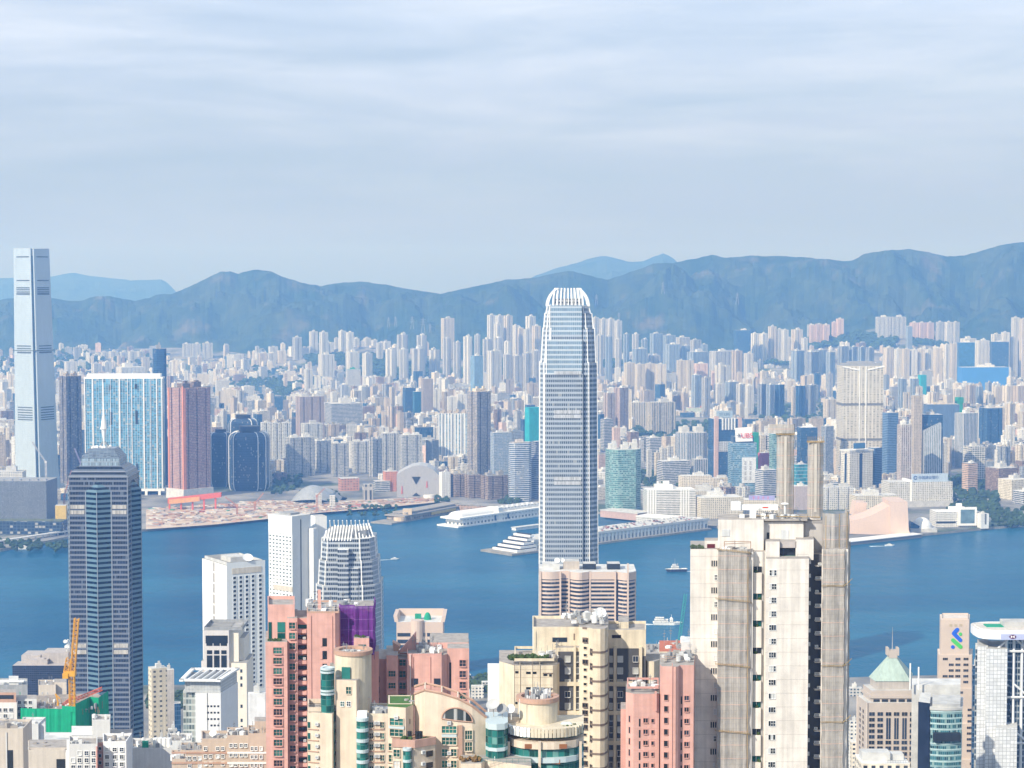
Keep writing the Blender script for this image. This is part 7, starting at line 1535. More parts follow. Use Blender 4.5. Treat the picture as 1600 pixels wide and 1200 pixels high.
    # penthouses
    f.block(1121, 1192, 6, 12, 812, WL, 862, 'penthouse'); f.block(1191, 1254, 8, 12, 815, WL, 875, 'penthouse'); f.block(1195, 1217, 3, 5, 846, WL, 875, 'penthouse'); f.block(1242, 1270, 4, 6, 843, WL, 875, 'penthouse'); f.block(1217, 1243, 4, 4, 846, [matte('fascia_mauve', (.5, .45, .42)), TILE], 856, 'balcony_roof'); f.block(1254, 1288, 10, 10, 817, [matte('shade_wall', (.5, .47, .44)), TILE], 866, 'penthouse'); f.block(1100, 1121, 7, 6, 845, WL, 862, 'roof_hut')
    f.strip((1217, 6), (1243, 6), 1219, 1242, 857, 873, PN, 'glass_door', 0, .2); f.strip((1217, 5), (1243, 5), 1218, 1243, 868, 873, PG2, 'balcony_glass', 0, .06); f.strip((1121, 6), (1192, 6), 1127, 1139, 827, 838, PW, 'window', 0, .15); f.strip((1191, 8), (1254, 8), 1219, 1231, 828, 843, PW, 'window', 0, .15); f.strip((1191, 8), (1254, 8), 1197, 1201, 832, 845, PD, 'door', 0, .1)
    f.strip((1100, 7), (1121, 7), 1104, 1116, 850, 857, matte('wine_paint', (.12, .02, .03)), 'window', 0, .15)
    greens(f, 1080, 1098, 5.5, 857, 12, .55); rail(f, 1079, 1100, 5.2, 858); clutter(f, 1125, 1165, 3, 5, 862, 8, 1.2); rail(f, 1245, 1262, .4, 873)
    f.tub([(1131, 858, 2), (1131, 846, 2), (1172, 846, 2), (1172, 862, 2)], .08, matte('pipe_rust', (.4, .22, .12)), 'roof_pipe'); f.tub([(1131, 850, 2), (1172, 848, 3)], .08, MATS['pipe_rust'], 'roof_pipe')
    f.block(1140, 1260, 7, 11, 811, [TILE, TILE], 814, 'roof_slab'); f.tub([(1180, 806, 8), (1280, 808, 8)], .12, BAMB, 'roof_pipe'); clutter(f, 1180, 1250, 8, 14, 811, 16, 1.2)
    f.t.done()
    return f
SF = scaffold_tower()
def roof_things():
    f = SF; z = f.Z(812, 9)
    t = T('roof_crane', 'white gondola crane with red stripe on the scaffolded tower roof', 'crane', (*f.p(1174, 10), f.Z(811, 7) ))
    f2 = FB.__new__(FB); f2.Y, f2.vm, f2.z0, f2.t = f.Y, f.vm, f.z0, t; WP = matte('crane_white', (.78, .78, .76), .5, .05)
    f2.block(1170, 1180, 9, 1.6, 797, WP, 811, 'pedestal'); f2.block(1153, 1214, 9, 1.4, 789, WP, 797, 'boom'); f2.block(1141, 1156, 8.6, 2.2, 785, WP, 797.5, 'counterweight'); f2.strip((1153, 9), (1214, 9), 1190, 1199, 792, 794, matte('stripe_red', (.6, .06, .04)), 'stripe', 0, .04); f2.tub([(1213, 790, 9.6), (1219, 797, 9.6), (1214, 803, 9.6)], .12, GREY, 'hook'); f2.block(1154, 1162, 9.2, 1.2, 804, WP, 811, 'base_box')
    t = T('roof_antenna', 'white disc antenna on a post on the scaffolded tower roof', 'antenna', (*f.p(1225, 10), f.Z(811, 7))); f2.t = t; f2.tub([(1225, 811, 9.5), (1225, 787, 9.5)], .3, WHITE, 'post'); m = M(); m.cyl(*f.p(1225, 9.5), 1.0, f.Z(787.5, 9.5), f.Z(785.8, 9.5), n=14, r1=.8); t.add('disc', m, WHITE)
    for lab, u0, u1, vt, extra in (('taller left net wrapped pillar with ring top behind the roof crane', 1212, 1238, 672, True), ('shorter right net wrapped pillar behind the scaffolded tower roof', 1260, 1284, 684, False)):
        t = T('scaffold_pillar', lab, 'scaffold pillar', (*f.p((u0 + u1) / 2, 16), f.Z(812, 9))); f2.t = t; c = (u0 + u1) / 2; h = (u1 - u0) / 2
        f2.block(c - h * .72, c + h * .72, 15, 3, vt + 6, OFFW, 812, 'core_wall'); net(f2, [(u0, 17.5), (u0, 15.2), (c - h * .45, 14.4), (c + h * .5, 14.4), (u1, 15.2), (u1 + .3, 18)], vt + 6, 812, NETW, amp=.12, z0=t.loc[2], dz=1.0)
        f2.strip((u0, 14.3), (u1, 14.3), c - 2, c + 2, vt + 10, 800, matte('net_seam', (.62, .57, .5), .9), 'net_seam', 0, .12)
        for q in range(3): f2.tub([(u0 - 2, vt + 5 + q, 14.2), (u1 + 2, vt + 5 + q, 14.2)], .07, BAMB, 'bamboo_pole')
        for q in range(9): u = u0 + (u1 - u0) * q / 8; f2.tub([(u, vt + 8, 14.2), (u, vt - (4 if extra else 2), 14.2)], .05, BAMB, 'bamboo_pole')
        if extra: net(f2, [(u0 - 14, 15), (u0 - 8, 14), (u1, 14), (u1 + 2, 16)], vt - 9, vt + 5, NETW, amp=.1, dz=.6, name='top_net')
roof_things()
# ---------------------------------------------------------------- pink towers
def pink_left():
    f = FB('apartment_tower', 'salmon pink apartment tower with purple scaffold net at its right shoulder', 'apartment tower', 560, 480); k = f.k(); WL = [PINK, TILE]
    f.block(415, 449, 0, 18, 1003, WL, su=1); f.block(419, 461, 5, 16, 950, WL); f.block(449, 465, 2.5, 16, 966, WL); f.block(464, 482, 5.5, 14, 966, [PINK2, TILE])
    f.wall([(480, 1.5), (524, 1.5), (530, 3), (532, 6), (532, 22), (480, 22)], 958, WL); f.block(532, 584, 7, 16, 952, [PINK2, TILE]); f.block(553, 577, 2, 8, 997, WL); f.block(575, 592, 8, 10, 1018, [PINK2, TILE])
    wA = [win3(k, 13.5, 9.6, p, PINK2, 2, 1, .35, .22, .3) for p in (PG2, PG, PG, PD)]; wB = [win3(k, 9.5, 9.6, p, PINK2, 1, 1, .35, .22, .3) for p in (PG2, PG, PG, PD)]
    f.wins((415, 0), (449, 0), [434], [1021 + 16 * i for i in range(12)], wA); f.wins((449, 2.5), (465, 2.5), [457], [982 + 16 * i for i in range(15)], wB)
    for u0, u1, v0, v1, m_ in ((420, 425, 972, 998, PG), (434, 446, 972, 988, PG2), (434, 446, 989, 1002, PG)): f.strip((419, 5), (461, 5), u0, u1, v0, v1, m_, 'tall_window', 0, .15)
    for i in range(15):
        v = 982 + 16 * i; f.strip((464, 5.5), (482, 5.5), 466, 480, v - 6, v, PD if i % 3 else PG, 'balcony_opening', 0, .05); f.strip((464, 5.5), (482, 5.5), 465, 480, v + .5, v + 6, PINK, 'balcony_ledge', 0, 1.6)
        if i % 2: f.ac((464, 4.6), (482, 4.6), 476, v)
    for i in range(13): f.strip((480, 1.5), (524, 1.5), 501, 511, 997 + 20 * i, 1010 + 20 * i, PD, 'wall_opening', 0, .06); f.strip((480, 1.5), (524, 1.5), 500, 504, 997 + 20 * i, 1010 + 20 * i, PINK2, 'opening_jamb', .06, .2)
    f.parapet(419, 461, 5, 16, 950, 1.0, PINK); f.parapet(480, 530, 1.5, 20, 958, .5, TERR); rail(f, 482, 530, 2.2, 958, 2.6, WHITE); clutter(f, 484, 528, 5, 18, 958, 18, 2.5); greens(f, 419, 440, 1, 1003, 14, .5); f.block(497, 502, 8, 1, 922, PINK, 958, 'chimney'); clutter(f, 530, 560, 10, 20, 952, 8, 2); m = M(); m.cyl(*f.p(535, 12), 1.6, f.Z(952, 7), f.Z(943, 7), n=14); f.t.add('roof_tank', m, GREY)
    net(f, [(531.5, 10), (532, 6.4), (553, 6.4), (556, 4.5), (584, 5), (586, 9), (586, 22)], 947, 1024, NETP, amp=.3, name='purple_net')
    for u in (533, 545, 558, 572, 585): f.tub([(u, 1030, 4.2), (u, 944, 4.2)], .07, MATS['net_purple'], 'scaffold_pole')
    floorlines(f, (480, 1.5), (524, 1.5), 480, 524, 975, 20, 12, PINK2); floorlines(f, (415, 0), (449, 0), 415, 449, 1010, 16, 12, PINK2)
    for u in (486, 519): f.strip((480, 1.5), (524, 1.5), u, u + .8, 962, 1240, PINK2, 'drain_pipe', 0, .25)
    f.strip((553, 2), (577, 2), 560, 572, 1007, 1018, PG, 'window', 0, .15); greens(f, 556, 572, 2.5, 997, 6, .4); f.t.done()
pink_left()
def pink_mid():
    f = FB('apartment_tower', 'salmon pink tower with roof antennas and sail shaped parapet behind the cream drums', 'apartment tower', 575, 655); k = f.k(); WL = [PINK, TILE]
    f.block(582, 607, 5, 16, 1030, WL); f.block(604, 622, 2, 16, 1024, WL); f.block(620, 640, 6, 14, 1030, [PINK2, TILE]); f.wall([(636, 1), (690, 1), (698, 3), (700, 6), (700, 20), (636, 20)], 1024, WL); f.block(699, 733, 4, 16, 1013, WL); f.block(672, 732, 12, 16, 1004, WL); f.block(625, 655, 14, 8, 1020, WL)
    m = M(); extr(m, [(622, 1020), (650, 1016), (650, 988)], f.Y + 10, 2.5); f.t.add('sail_parapet', m, PINK); m = M(); extr(m, [(613, 1003), (625, 1010), (622, 1022), (616, 1022)], f.Y + 9, 4); f.t.add('brown_fin', m, TERR)
    wA = [win3(k, 11, 9, p, PINK2, 2, 1, .3, .2, .25) for p in (PG2, PG, PD)]; wB = [win3(k, 10, 10, p, PINK2, 1, 1, .3, .2, .25) for p in (PN, PG, PD)]
    f.wins((604, 2), (622, 2), [612.5], [1057 + 18.5 * i for i in range(9)], wA); f.wins((699, 4), (733, 4), [723], [1041 + 17 * i for i in range(10)], wB); f.wins((582, 5), (607, 5), [588], [1066 + 17 * i for i in range(8)], wB); f.wins((620, 6), (640, 6), [629], [1040 + 18 * i for i in range(9)], wB)
    floorlines(f, (636, 1), (690, 1), 636, 690, 1040, 18.5, 8, PINK2)
    for u in (645, 672): f.strip((636, 1), (690, 1), u, u + .8, 1026, 1200, PINK2, 'drain_pipe', 0, .25)
    f.strip((699, 4), (733, 4), 702, 705, 1035, 1075, PD, 'wall_slot', 0, .08)
    for u in (648, 683): f.strip((636, 1), (690, 1), u - 5, u + 5, 1060, 1073, PN, 'window', 0, .15)
    f.parapet(636, 690, 1, 18, 1024, .5, PINK2); clutter(f, 642, 690, 4, 14, 1022, 22, 2.2); m = M()
    for u, h in ((655, 5), (660, 7), (664, 8.5), (668, 6), (672, 7)): x, y = f.p(u, 8); m.tube((x, y, f.Z(1022, 4)), (x, y, f.Z(1022, 4) + h * .7), .07)
    for i in range(7): m.tube((*f.p(652 + 3.4 * i, 8), f.Z(1022, 4)), (*f.p(662, 8), f.Z(1000, 4)), .05)
    f.t.add('roof_antennas', m, GREY); f.tub([(641, 1080, .6), (641, 1022, .6)], .1, WHITE, 'flag_pole'); f.t.done()
pink_mid()
def pink_right():
    f = FB('apartment_tower', 'salmon pink tower with stepped roofs tucked against the scaffolded tower', 'apartment tower', 470, 1030); k = f.k(); WL = [PINK, TILE]
    f.wall([(1031, 7), (1031, 3), (1034, .6), (1056, 0), (1060, .6), (1062, 2), (1084, 2), (1086, 18), (1031, 18)], 1033, WL); f.wall([(978, 8), (978, 4), (990, 2), (1030, 2), (1031, 14), (978, 14)], 1076, WL); f.block(970, 981, 6, 8, 1108, WL)
    wA = [win3(k, 6, 9, p, PINK2, 0, 0, .1, .1, .2) for p in (PD, PD, PN)]; wB = [win3(k, 7, 7, p, PINK2, 1, 0, .15, .15, .2) for p in (PD, PD, PN)]
    f.wins((1034, .6), (1056, 0), [1041], [1094 + 18 * i for i in range(8)], wA); f.wins((1062, 2), (1084, 2), [1073], [1094 + 18 * i for i in range(8)], wB); f.wins((990, 2), (1030, 2), [1009], [1129 + 17.5 * i for i in range(6)], wB); f.wins((990, 2), (1030, 2), [1020], [1129 + 17.5 * i for i in range(6)], [win3(k, 4, 6, PD, PINK2, 0, 0, .1, .1, .2)]); f.wins((978, 4), (990, 2), [984], [1128 + 17.5 * i for i in range(6)], [win3(k, 3, 10, PD, PINK2, 0, 0, .05, .05, .1)])
    for i in range(9): f.strip((1062, 2), (1084, 2), 1064, 1066, 1088 + 18 * i, 1100 + 18 * i, PD, 'wall_slot', 0, .06); f.strip((990, 2), (1030, 2), 998.5, 1001, 1123 + 17.5 * i, 1135 + 17.5 * i, PD, 'wall_slot', 0, .06)
    floorlines(f, (1034, .6), (1056, 0), 1034, 1056, 1050, 18, 9, PINK2); floorlines(f, (990, 2), (1030, 2), 990, 1030, 1085, 17.5, 7, PINK2)
    f.strip((1034, .6), (1056, 0), 1050, 1051, 1036, 1240, PINK2, 'drain_pipe', 0, .25); f.strip((990, 2), (1030, 2), 1023, 1026, 1080, 1110, PINK2, 'duct', 0, .8); rail(f, 1033, 1056, 1.2, 1033, 1.2, MATS['trim_terracotta']); clutter(f, 1038, 1080, 5, 14, 1033, 12, 1.5); clutter(f, 984, 1026, 5, 12, 1076, 10, 1.2); f.parapet(980, 1029, 3, 11, 1076, .5, PINK2); f.t.done()
pink_right()
def red_roof():
    f = FB('rooftop_block', 'cream rooftop block with red tiled terrace between beige and scaffolded towers', 'building', 640, 1050); f.block(1030, 1090, 0, 20, 1018, [CRM, matte('terrace_red', (.5, .16, .1), .8)]); clutter(f, 1035, 1080, 3, 16, 1018, 14, 3); f.block(1064, 1084, 2, 10, 1003, [ROOFW, ROOFW], 1018, 'roof_hut')
    f2 = FB('rooftop_block', 'grey rooftop with white dishes right of the beige tower', 'building', 700, 1022); f2.block(1008, 1048, 0, 20, 1022, [ROOFW, TILE]); clutter(f2, 1010, 1040, 3, 12, 1022, 16, 4)
red_roof()
# ---------------------------------------------------------------- beige tower with rounded corner column
def beige_tower():
    f = FB('apartment_tower', 'large beige apartment tower with rounded banded corner and charcoal recessed bays', 'apartment tower', 520, 900); k = f.k(); WL = [CRM, TILE]
    f.block(832, 906, 8, 20, 984, WL, name='upper_wall'); f.block(868, 908, 5, 14, 1012, WL); f.wall([(780, 6), (803, 0), (864, 0), (870, 1), (874, 4), (874, 22), (780, 22)], 1033, WL)
    f.wall([(905, 5), (905, 0), (922, -1), (926, -2.2), (938, -2.6), (945, -1.8), (949, 0), (950, 5), (950, 22), (905, 22)], 975, WL, name='corner_column')
    f.block(949, 1009, 6, 16, 988, WL); f.block(966, 982, 12, 10, 972, WL, name='lift_tower'); f.wall([(1008, 10), (1012, 7), (1022, 7), (1030, 9), (1031, 18), (1008, 18)], 1030, WL)
    # charcoal infill with cream frames
    def infill(u0, u1, dy, v0, v1, cols, rows, cu):
        f.strip((u0 - 2, dy), (u1 + 2, dy), u0, u1, v0, v1, CHAR, 'charcoal_panel', 0, .12)
        f.wins((u0 - 2, dy - .12), (u1 + 2, dy - .12), cu, rows, [win3(k, cols, 9, p, ROOFW, 1, 0, .3, .12, .2) for p in (PD, PW, PN, CUR)])
    rows = [1034 + 18.4 * i for i in range(10)]
    infill(872, 897, 5, 1018, 1200, 8, rows, [887]); infill(899.5, 905, 5, 1018, 1200, 4, rows, [902.5]); infill(952, 958, 6, 1013, 1200, 5, rows, [955]); infill(964, 998, 6, 1013, 1064, 8, rows[:3], [993, 969]); infill(964, 982, 6, 1073, 1200, 8, rows[3:], [969]); infill(1004, 1008.5, 6, 1025, 1200, 3, rows, [])
    for v in (1068, 1113, 1160):
        for a, b, dy in ((870, 906, 5), (950, 1004, 6)): f.strip((a, dy), (b, dy), a, b, v - 3, v + 3, CRM, 'frame_beam', 0, .7)
    for u, dy in ((898, 5), (960.5, 6), (1001, 6)): f.strip((u - 8, dy), (u + 8, dy), u - 1.8, u + 1.8, 1010, 1220, CRM, 'frame_post', 0, .75)
    for i in range(9):
        v = 1015 + 22.6 * i
        q = f.pl([(921.5, -.9), (926, -2.35), (938, -2.75), (945, -1.95), (949.6, 0), (950, 2), (922, 2)]); m = M(); m.prism(q, f.Z(v + 3, 0), f.Z(v, 0), 0, 0, bottom=True); f.t.add('brown_band', m, BRN)
    f.wins((905, 0), (922, -1), [914.5], [1003 + 11.3 * i for i in range(18)], [win3(k, 8, 6, PD, BRN, 1, 0, .4, .1, .2), win3(k, 5, 4, PD, CRM, 0, 0, .1, .1, .15)]); f.wins((922, -1), (926, -2.2), [924.2], [1023 + 22.6 * i for i in range(9)], [win3(k, 6, 9, PD, BRN, 0, 0, .2, .1, .15)])
    for u0, u1, v in ((805, 810, 1052), (822, 829, 1053), (832, 838, 1053), (849, 855, 1056), (858, 862, 1057), (822, 829, 1077), (832, 838, 1077), (849, 862, 1078), (805, 810, 1100), (822, 829, 1101), (849, 862, 1102), (822, 829, 1125), (849, 862, 1126)): f.strip((803, 0), (864, 0), u0, u1, v - 3.5, v, PD, 'slit_window', 0, .1)
    for v in (1052, 1076, 1100, 1124): f.strip((803, 0), (864, 0), 848, 864, v - .8, v + .8, BRN, 'brown_line', .1, .16); 
    floorlines(f, (803, 0), (864, 0), 803, 864, 1046, 12, 13, matte('joint_cream', (.5, .42, .3), .9)); 
    for u in (812, 843): f.strip((803, 0), (864, 0), u, u + .7, 1034, 1240, CRM, 'drain_pipe', 0, .25)
    for u in (803.5, 832): f.strip((803, 0), (864, 0), u, u + .5, 1033, 1220, BRN, 'wall_joint', 0, .06)
    f.strip((832, 8), (906, 8), 863, 886, 996, 1003, PN, 'ribbon_window', 0, .12); f.strip((832, 8), (906, 8), 896, 898, 990, 1000, BRN, 'slit_window', 0, .1); f.strip((949, 6), (1009, 6), 956, 970, 992, 997, PD, 'slit_window', 0, .1)
    for v in (983, 999): f.strip((905, 0), (922, -1), 910, 917, v - 3, v, BRN, 'slit_window', 0, .1)
    f.parapet(832, 906, 8, 18, 984, .8, CRM); f.parapet(949, 1009, 6, 14, 988, .7, CRM); f.parapet(804, 866, 0, 18, 1033, .7, CRM); greens(f, 795, 856, 1, 1031, 60, .7); clutter(f, 845, 872, 2, 9, 1031, 14, 2.2); clutter(f, 880, 945, 2, 16, 975, 30, 2.2); m = M()
    for u in (930, 935, 941): x, y = f.p(u, 6); m.tube((x, y, f.Z(975)), (x, y, f.Z(975) + R.uniform(2, 4)), .08)
    m.dish((*f.p(938, 8), f.Z(966)), 1.6, rad(50), .3); f.t.add('roof_antennas', m, WHITE); f.tub([(833, 1012, 7), (833, 983, 7)], .1, WHITE, 'flag_pole'); f.block(762, 781, 10, 14, 1052, [WHITE, WHITE], name='side_annexe'); m = M()
    for i in range(8): x, y = f.p(838 + R.uniform(-4, 12), 3); m.tube((x, y, f.Z(1031)), (x + R.uniform(-1, 1), y, f.Z(1031) + R.uniform(1.5, 3.2)), .03)
    f.t.add('roof_frames', m, WHITE); f.t.done()
beige_tower()
# ---------------------------------------------------------------- cream drums with green glass bays
def drum_left():
    f = FB('apartment_tower', 'cream apartment tower crowned by a round drum with terracotta rim, green glass bays', 'apartment tower', 430, 545, 1110); k = f.k(); WL = [BEI, TILE]
    f.cyl(552, 3, 29.5, 1024, [CRM, TILE]); f.ring(552, 2.7, 31.5, 1020, 1026, TERR, th=1.2); f.strip((530, 3.6), (552, 3), 535, 548, 1042, 1060, PG2, 'drum_window', .1, .5); clutter(f, 534, 570, 5, 9, 1024, 6, .8)
    f.wall([(525, 2), (557, 1), (571, 9), (530, 12)], 1062, WL); f.block(527, 578, 5, 12, 1090, [BEI, TILE]); f.wall([(480, 2), (519, 0), (533, 9), (484, 12)], 1112, WL); f.block(519, 560, 6, 8, 1115, [BEI, TILE])
    f.cyl(512, .5, 11, 1046, [GRN, PBL], name='glass_bay', n=18)
    for v in (1047, 1052, 1081, 1086): f.ring(512, .2, 11.6, v - 2, v + 1, PBL, 'bay_ring', 18, .6)
    f.cyl(566, -1, 9.5, 1124, [GRN, PBL], name='glass_bay', n=18)
    for i in range(6): f.ring(566, -1.3, 10.2, 1123 + 16.5 * i, 1128 + 16.5 * i, PBL, 'bay_ring', 18, .6)
    f.block(574, 612, 1, 12, 1120, WL); f.parapet(574, 612, 1, 11, 1120, .7, CRM); f.parapet(481, 519, 1.5, 9, 1112, 1.0, BEI); clutter(f, 578, 608, 3, 9, 1120, 16, 1.8); clutter(f, 505, 535, 8, 12, 1050, 5, 3)
    wA = [win3(k, 6, 9, p, BEI, 1, 1, .15, .12, .18) for p in (PG, PG2, PD)]; wS = [win3(k, 6, 7, p, WHITE, 1, 1, .2, .1, .12) for p in (PD, PG)]
    f.wins((525, 2), (557, 1), [545], [1084], [win3(k, 8, 11, PG, BEI, 1, 1, .15, .12, .18)]); f.wins((525, 2), (557, 1), [535, 545], [1103], wS); f.wins((557, 1), (571, 9), [562], [1080, 1100], wA)
    rows = [1137 + 17.2 * i for i in range(5)]
    f.wins((519, 0), (533, 9), [523.5, 528], rows, wA); f.wins((527, 5), (578, 5), [537, 549], rows, wS); f.wins((574, 1), (612, 1), [580, 597], rows, wA)
    for v in rows:
        f.strip((480, 2), (519, 0), 481, 484.5, v - 9, v, PG, 'side_window', 0, .15); f.strip((480, 2), (519, 0), 481, 498, v + 2, v + 3, TERR, 'ledge', 0, .25); f.ac((480, 2), (519, 0), 496, v - 4)
        f.strip((574, 1), (612, 1), 576, 600, v + 2, v + 3, TERR, 'ledge', 0, .25); f.ac((574, 1), (612, 1), 587, v - 6); f.ac((574, 1), (612, 1), 591, v - 6); f.ac((527, 5), (578, 5), 543, v - 3)
    rail(f, 482, 500, 1.6, 1106, 1.0, DARK); m = M(); m.rbox(*f.p(566, .6), 2.2, 2, f.Z(1124), f.Z(1112)); f.t.add('bay_hut', m, WHITE); f.t.done()
drum_left()
def arch_building():
    f = FB('apartment_tower', 'cream curved apartment building with arched window, roof drum and green glass balconies', 'apartment tower', 385, 740, 1140); k = f.k(); WL = [BEI, TILE]; Z = f.Z
    # curved high wall
    prof = [(648, 1084), (664, 1078), (690, 1083), (715, 1091), (738, 1103), (760, 1121)]; dys = [4, 1.5, .8, .6, 1.0, 2.2]; m = M()
    ft = [(f.p(u, d), Z(v, d)) for (u, v), d in zip(prof, dys)]; bt = [(f.p(u + .5, d + 9 - i * .5), zz) for i, ((u, v), d, (_, zz)) in enumerate(zip(prof, dys, ft))]
    for i in range(5):
        (a, za), (b, zb) = ft[i], ft[i + 1]; (c, zc), (e, ze) = bt[i], bt[i + 1]
        m.face([(*a, f.z0), (*b, f.z0), (*b, zb), (*a, za)], 0); m.face([(*e, f.z0), (*c, f.z0), (*c, zc - 1.5), (*e, ze - 1.5)], 0); m.face([(*a, za - 1.4), (*b, zb - 1.4), (*e, ze - 1.5), (*c, zc - 1.5)], 1)
        n = (Vector(b) - Vector(a)).normalized(); nn = Vector((-n.y, n.x)) * .35; ai, bi = Vector(a) + nn, Vector(b) + nn; m.face([(*bi, zb - 1.4), (*ai, za - 1.4), (*ai, za), (*bi, zb)], 0); m.face([(*a, za), (*b, zb), (*bi, zb), (*ai, za)], 0)
    m.face([(*bt[0][0], f.z0), (*ft[0][0], f.z0), (*ft[0][0], ft[0][1]), (*bt[0][0], bt[0][1] - 1.5)], 0); m.face([(*ft[5][0], f.z0), (*bt[5][0], f.z0), (*bt[5][0], bt[5][1] - 1.5), (*ft[5][0], ft[5][1])], 0); f.t.add('curved_wall', m, WL)
    r = M()
    for (a, za), (b, zb) in list(zip(ft, ft[1:])): r.tube((*a, za), (*b, zb), .28, 0, 6)
    for (a, za), (b, zb) in list(zip(bt, bt[1:])): r.tube((*a, za - .4), (*b, zb - .4), .28, 0, 6)
    f.t.add('terracotta_rim', r, TERR); q = M()
    for i in (1, 2, 3): q.wbox(ft[i][0], bt[i][0], .4, math.dist(ft[i][0], bt[i][0]), ft[i][1] - 1.5, ft[i][1] - .2, -.15, .15)
    f.t.add('roof_beams', q, BEI)
    # arched window in the wall
    def wp(u, o): q = f.p(u, interp([(a_, d_) for (a_, _), d_ in zip(prof, dys)], u) - o); return q
    m, fr, N = M(), M(), 18; us = [714.5 - 24 * math.cos(math.pi * i / N) for i in range(N + 1)]; vs = [1127 - 20 * math.sin(math.pi * i / N) + (us[i] - 714) * .12 for i in range(N + 1)]
    for i in range(N):
        a, b = wp(us[i], .1), wp(us[i + 1], .1); m.face([(*a, Z(1127 + (us[i] - 714) * .12, 0)), (*b, Z(1127 + (us[i + 1] - 714) * .12, 0)), (*b, Z(vs[i + 1], 0)), (*a, Z(vs[i], 0))]); a, b = wp(us[i], .15), wp(us[i + 1], .15); fr.tube((*a, Z(vs[i], 0)), (*b, Z(vs[i + 1], 0)), .17, 0, 5); fr.tube((*a, Z(1127 + (us[i] - 714) * .12, 0)), (*b, Z(1127 + (us[i + 1] - 714) * .12, 0)), .15, 0, 5)
    f.t.add('arched_window', m, facade('arch_panes', (.45, .45, .43), (.05, .06, .06), 2.2, 6, .8, .95, blinds=.3, rnd=0)); f.t.add('arch_trim', fr, TERR)
    wA = [win3(k, 23, 11, p, BEI, 3, 1, .2, .15, .25) for p in (PG, PG2)]; wB = [win3(k, 9, 11, p, BEI, 1, 1, .2, .15, .25) for p in (PG, PG2)]
    f.wins((690, .8), (715, .6), [702], [1145, 1163], wA); f.wins((715, .6), (738, 1.0), [732], [1155, 1173], [win3(k, 11, 14, p, BEI, 2, 1, .2, .15, .25) for p in (PG, PG2)]); f.wins((690, .8), (715, .6), [695, 709], [1181, 1199, 1217], wB); f.strip((690, .8), (715, .6), 690.5, 713.5, 1146.5, 1151, PBL, 'pale_panel', 0, .3); f.strip((715, .6), (738, 1), 716, 722, 1133, 1185, TERR, 'wall_pier', 0, .5)
    for v in (1131, 1178, 1196): f.ac((690, .8), (715, .6), 702, v)
    # left wing with grass roof
    f.wall([(606, 1), (634, 0), (646, 3), (646, 12), (606, 12)], 1104, [BEI, GRASS]); f.parapet(607, 644, 3.2, 8, 1104, .6, BEI); wL = [win3(k, 22, 11, p, BEI, 2, 1, .2, .1, .25) for p in (PG, PG2)]; f.wins((606, 1), (634, 0), [620], [1133, 1150], wL); f.strip((606, 1), (634, 0), 608, 632, 1133.5, 1138, PBL, 'pale_panel', 0, .3); f.wins((634, 0), (646, 3), [640], [1131], [win3(k, 3, 8, PD, BEI, 0, 0, .1, .1, .1)]); f.ac((606, 1), (634, 0), 620, 1123); clutter(f, 634, 645, 5, 9, 1104, 6, 1.2)
    for i, v in enumerate((1172, 1190, 1208)): f.wins((606, 1), (634, 0), [612, 626], [v], wB); f.strip((606, 1), (634, 0), 606, 634, v + 1.5, v + 3, TERR, 'ledge', 0, .25)
    # terrace block in front
    f.wall([(613, -4), (648, -5), (680, -2), (680, 3), (613, 3)], 1160, [BEI, matte('terrace_floor', (.42, .26, .18))]); f.wall([(612.5, -4.3), (648, -5.3), (681, -2.2), (681, -1.8), (648, -4.9), (613, -3.9)], 1155, [matte('rose_tile', (.52, .32, .25), .8)] * 2, 1167, 'terrace_parapet'); greens(f, 626, 642, -3.5, 1158, 8, .5); greens(f, 660, 672, -2, 1158, 5, .4); m = M()
    for u in (640, 652, 657): x, y = f.p(u, -1); m.cyl(x, y, .45, Z(1160, -3), Z(1160, -3) + 1.8, n=8)
    f.t.add('terrace_tanks', m, DARK); wC = [win3(k, 10, 11, p, BEI, 1, 1, .2, .1, .2) for p in (PG, PW)]
    for v in (1182, 1200): f.wins((613, -4), (648, -5), [620, 640], [v], wC); f.strip((648, -5), (680, -2), 666, 676, v - 9, v, PD, 'balcony_opening', 0, .1); f.ac((648, -5), (680, -2), 660, v - 5)
    f.cyl(636, -6.2, 6.5, 1172, [GRN, PBL], name='glass_bay', n=16)
    for v in (1170, 1188): f.ring(636, -6.4, 7, v, v + 4, PBL, 'bay_ring', 16, .5)
    # glass stair tower
    gl = [(759, 4), (759, -1), (764, -2.4), (776, -3), (788, -2.4), (793, -1), (793, 8), (759, 8)]; f.wall(gl, 1121, [GRN, PBL], name='glass_tower')
    for v0, v1 in ((1119, 1128), (1156, 1161)): f.wall([(758.5, 4), (758.5, -1.2), (763.5, -2.7), (776, -3.3), (788.5, -2.7), (793.5, -1.2), (793.5, 8), (758.5, 8)], v0, [PBL], v1, 'glass_tower_ledge')
    # round roof drum
    f.cyl(840, 3, 32, 1098, [CRM, matte('drum_floor', (.4, .3, .25))]); f.ring(840, 2.7, 34.5, 1094, 1101, TERR, th=1.0); c = f.p(840, 3 + 32 * k); m = M(); mats = [ROOFW, GREY, WHITE]
    for _ in range(34):
        a = R.uniform(0, 6.28); rr = R.uniform(0, 2.9); x, y = c[0] + rr * math.cos(a), c[1] + rr * math.sin(a); z = Z(1098, 3); h = R.uniform(.5, 2.4); m.rbox(x, y, R.uniform(.2, .7), R.uniform(.2, .7), z, z + h, a, R.randrange(3))
        if R.random() < .3: m.tube((x, y, z), (x, y, z + h + 1.2), .04, 1, 4)
    f.t.add('drum_equipment', m, mats)
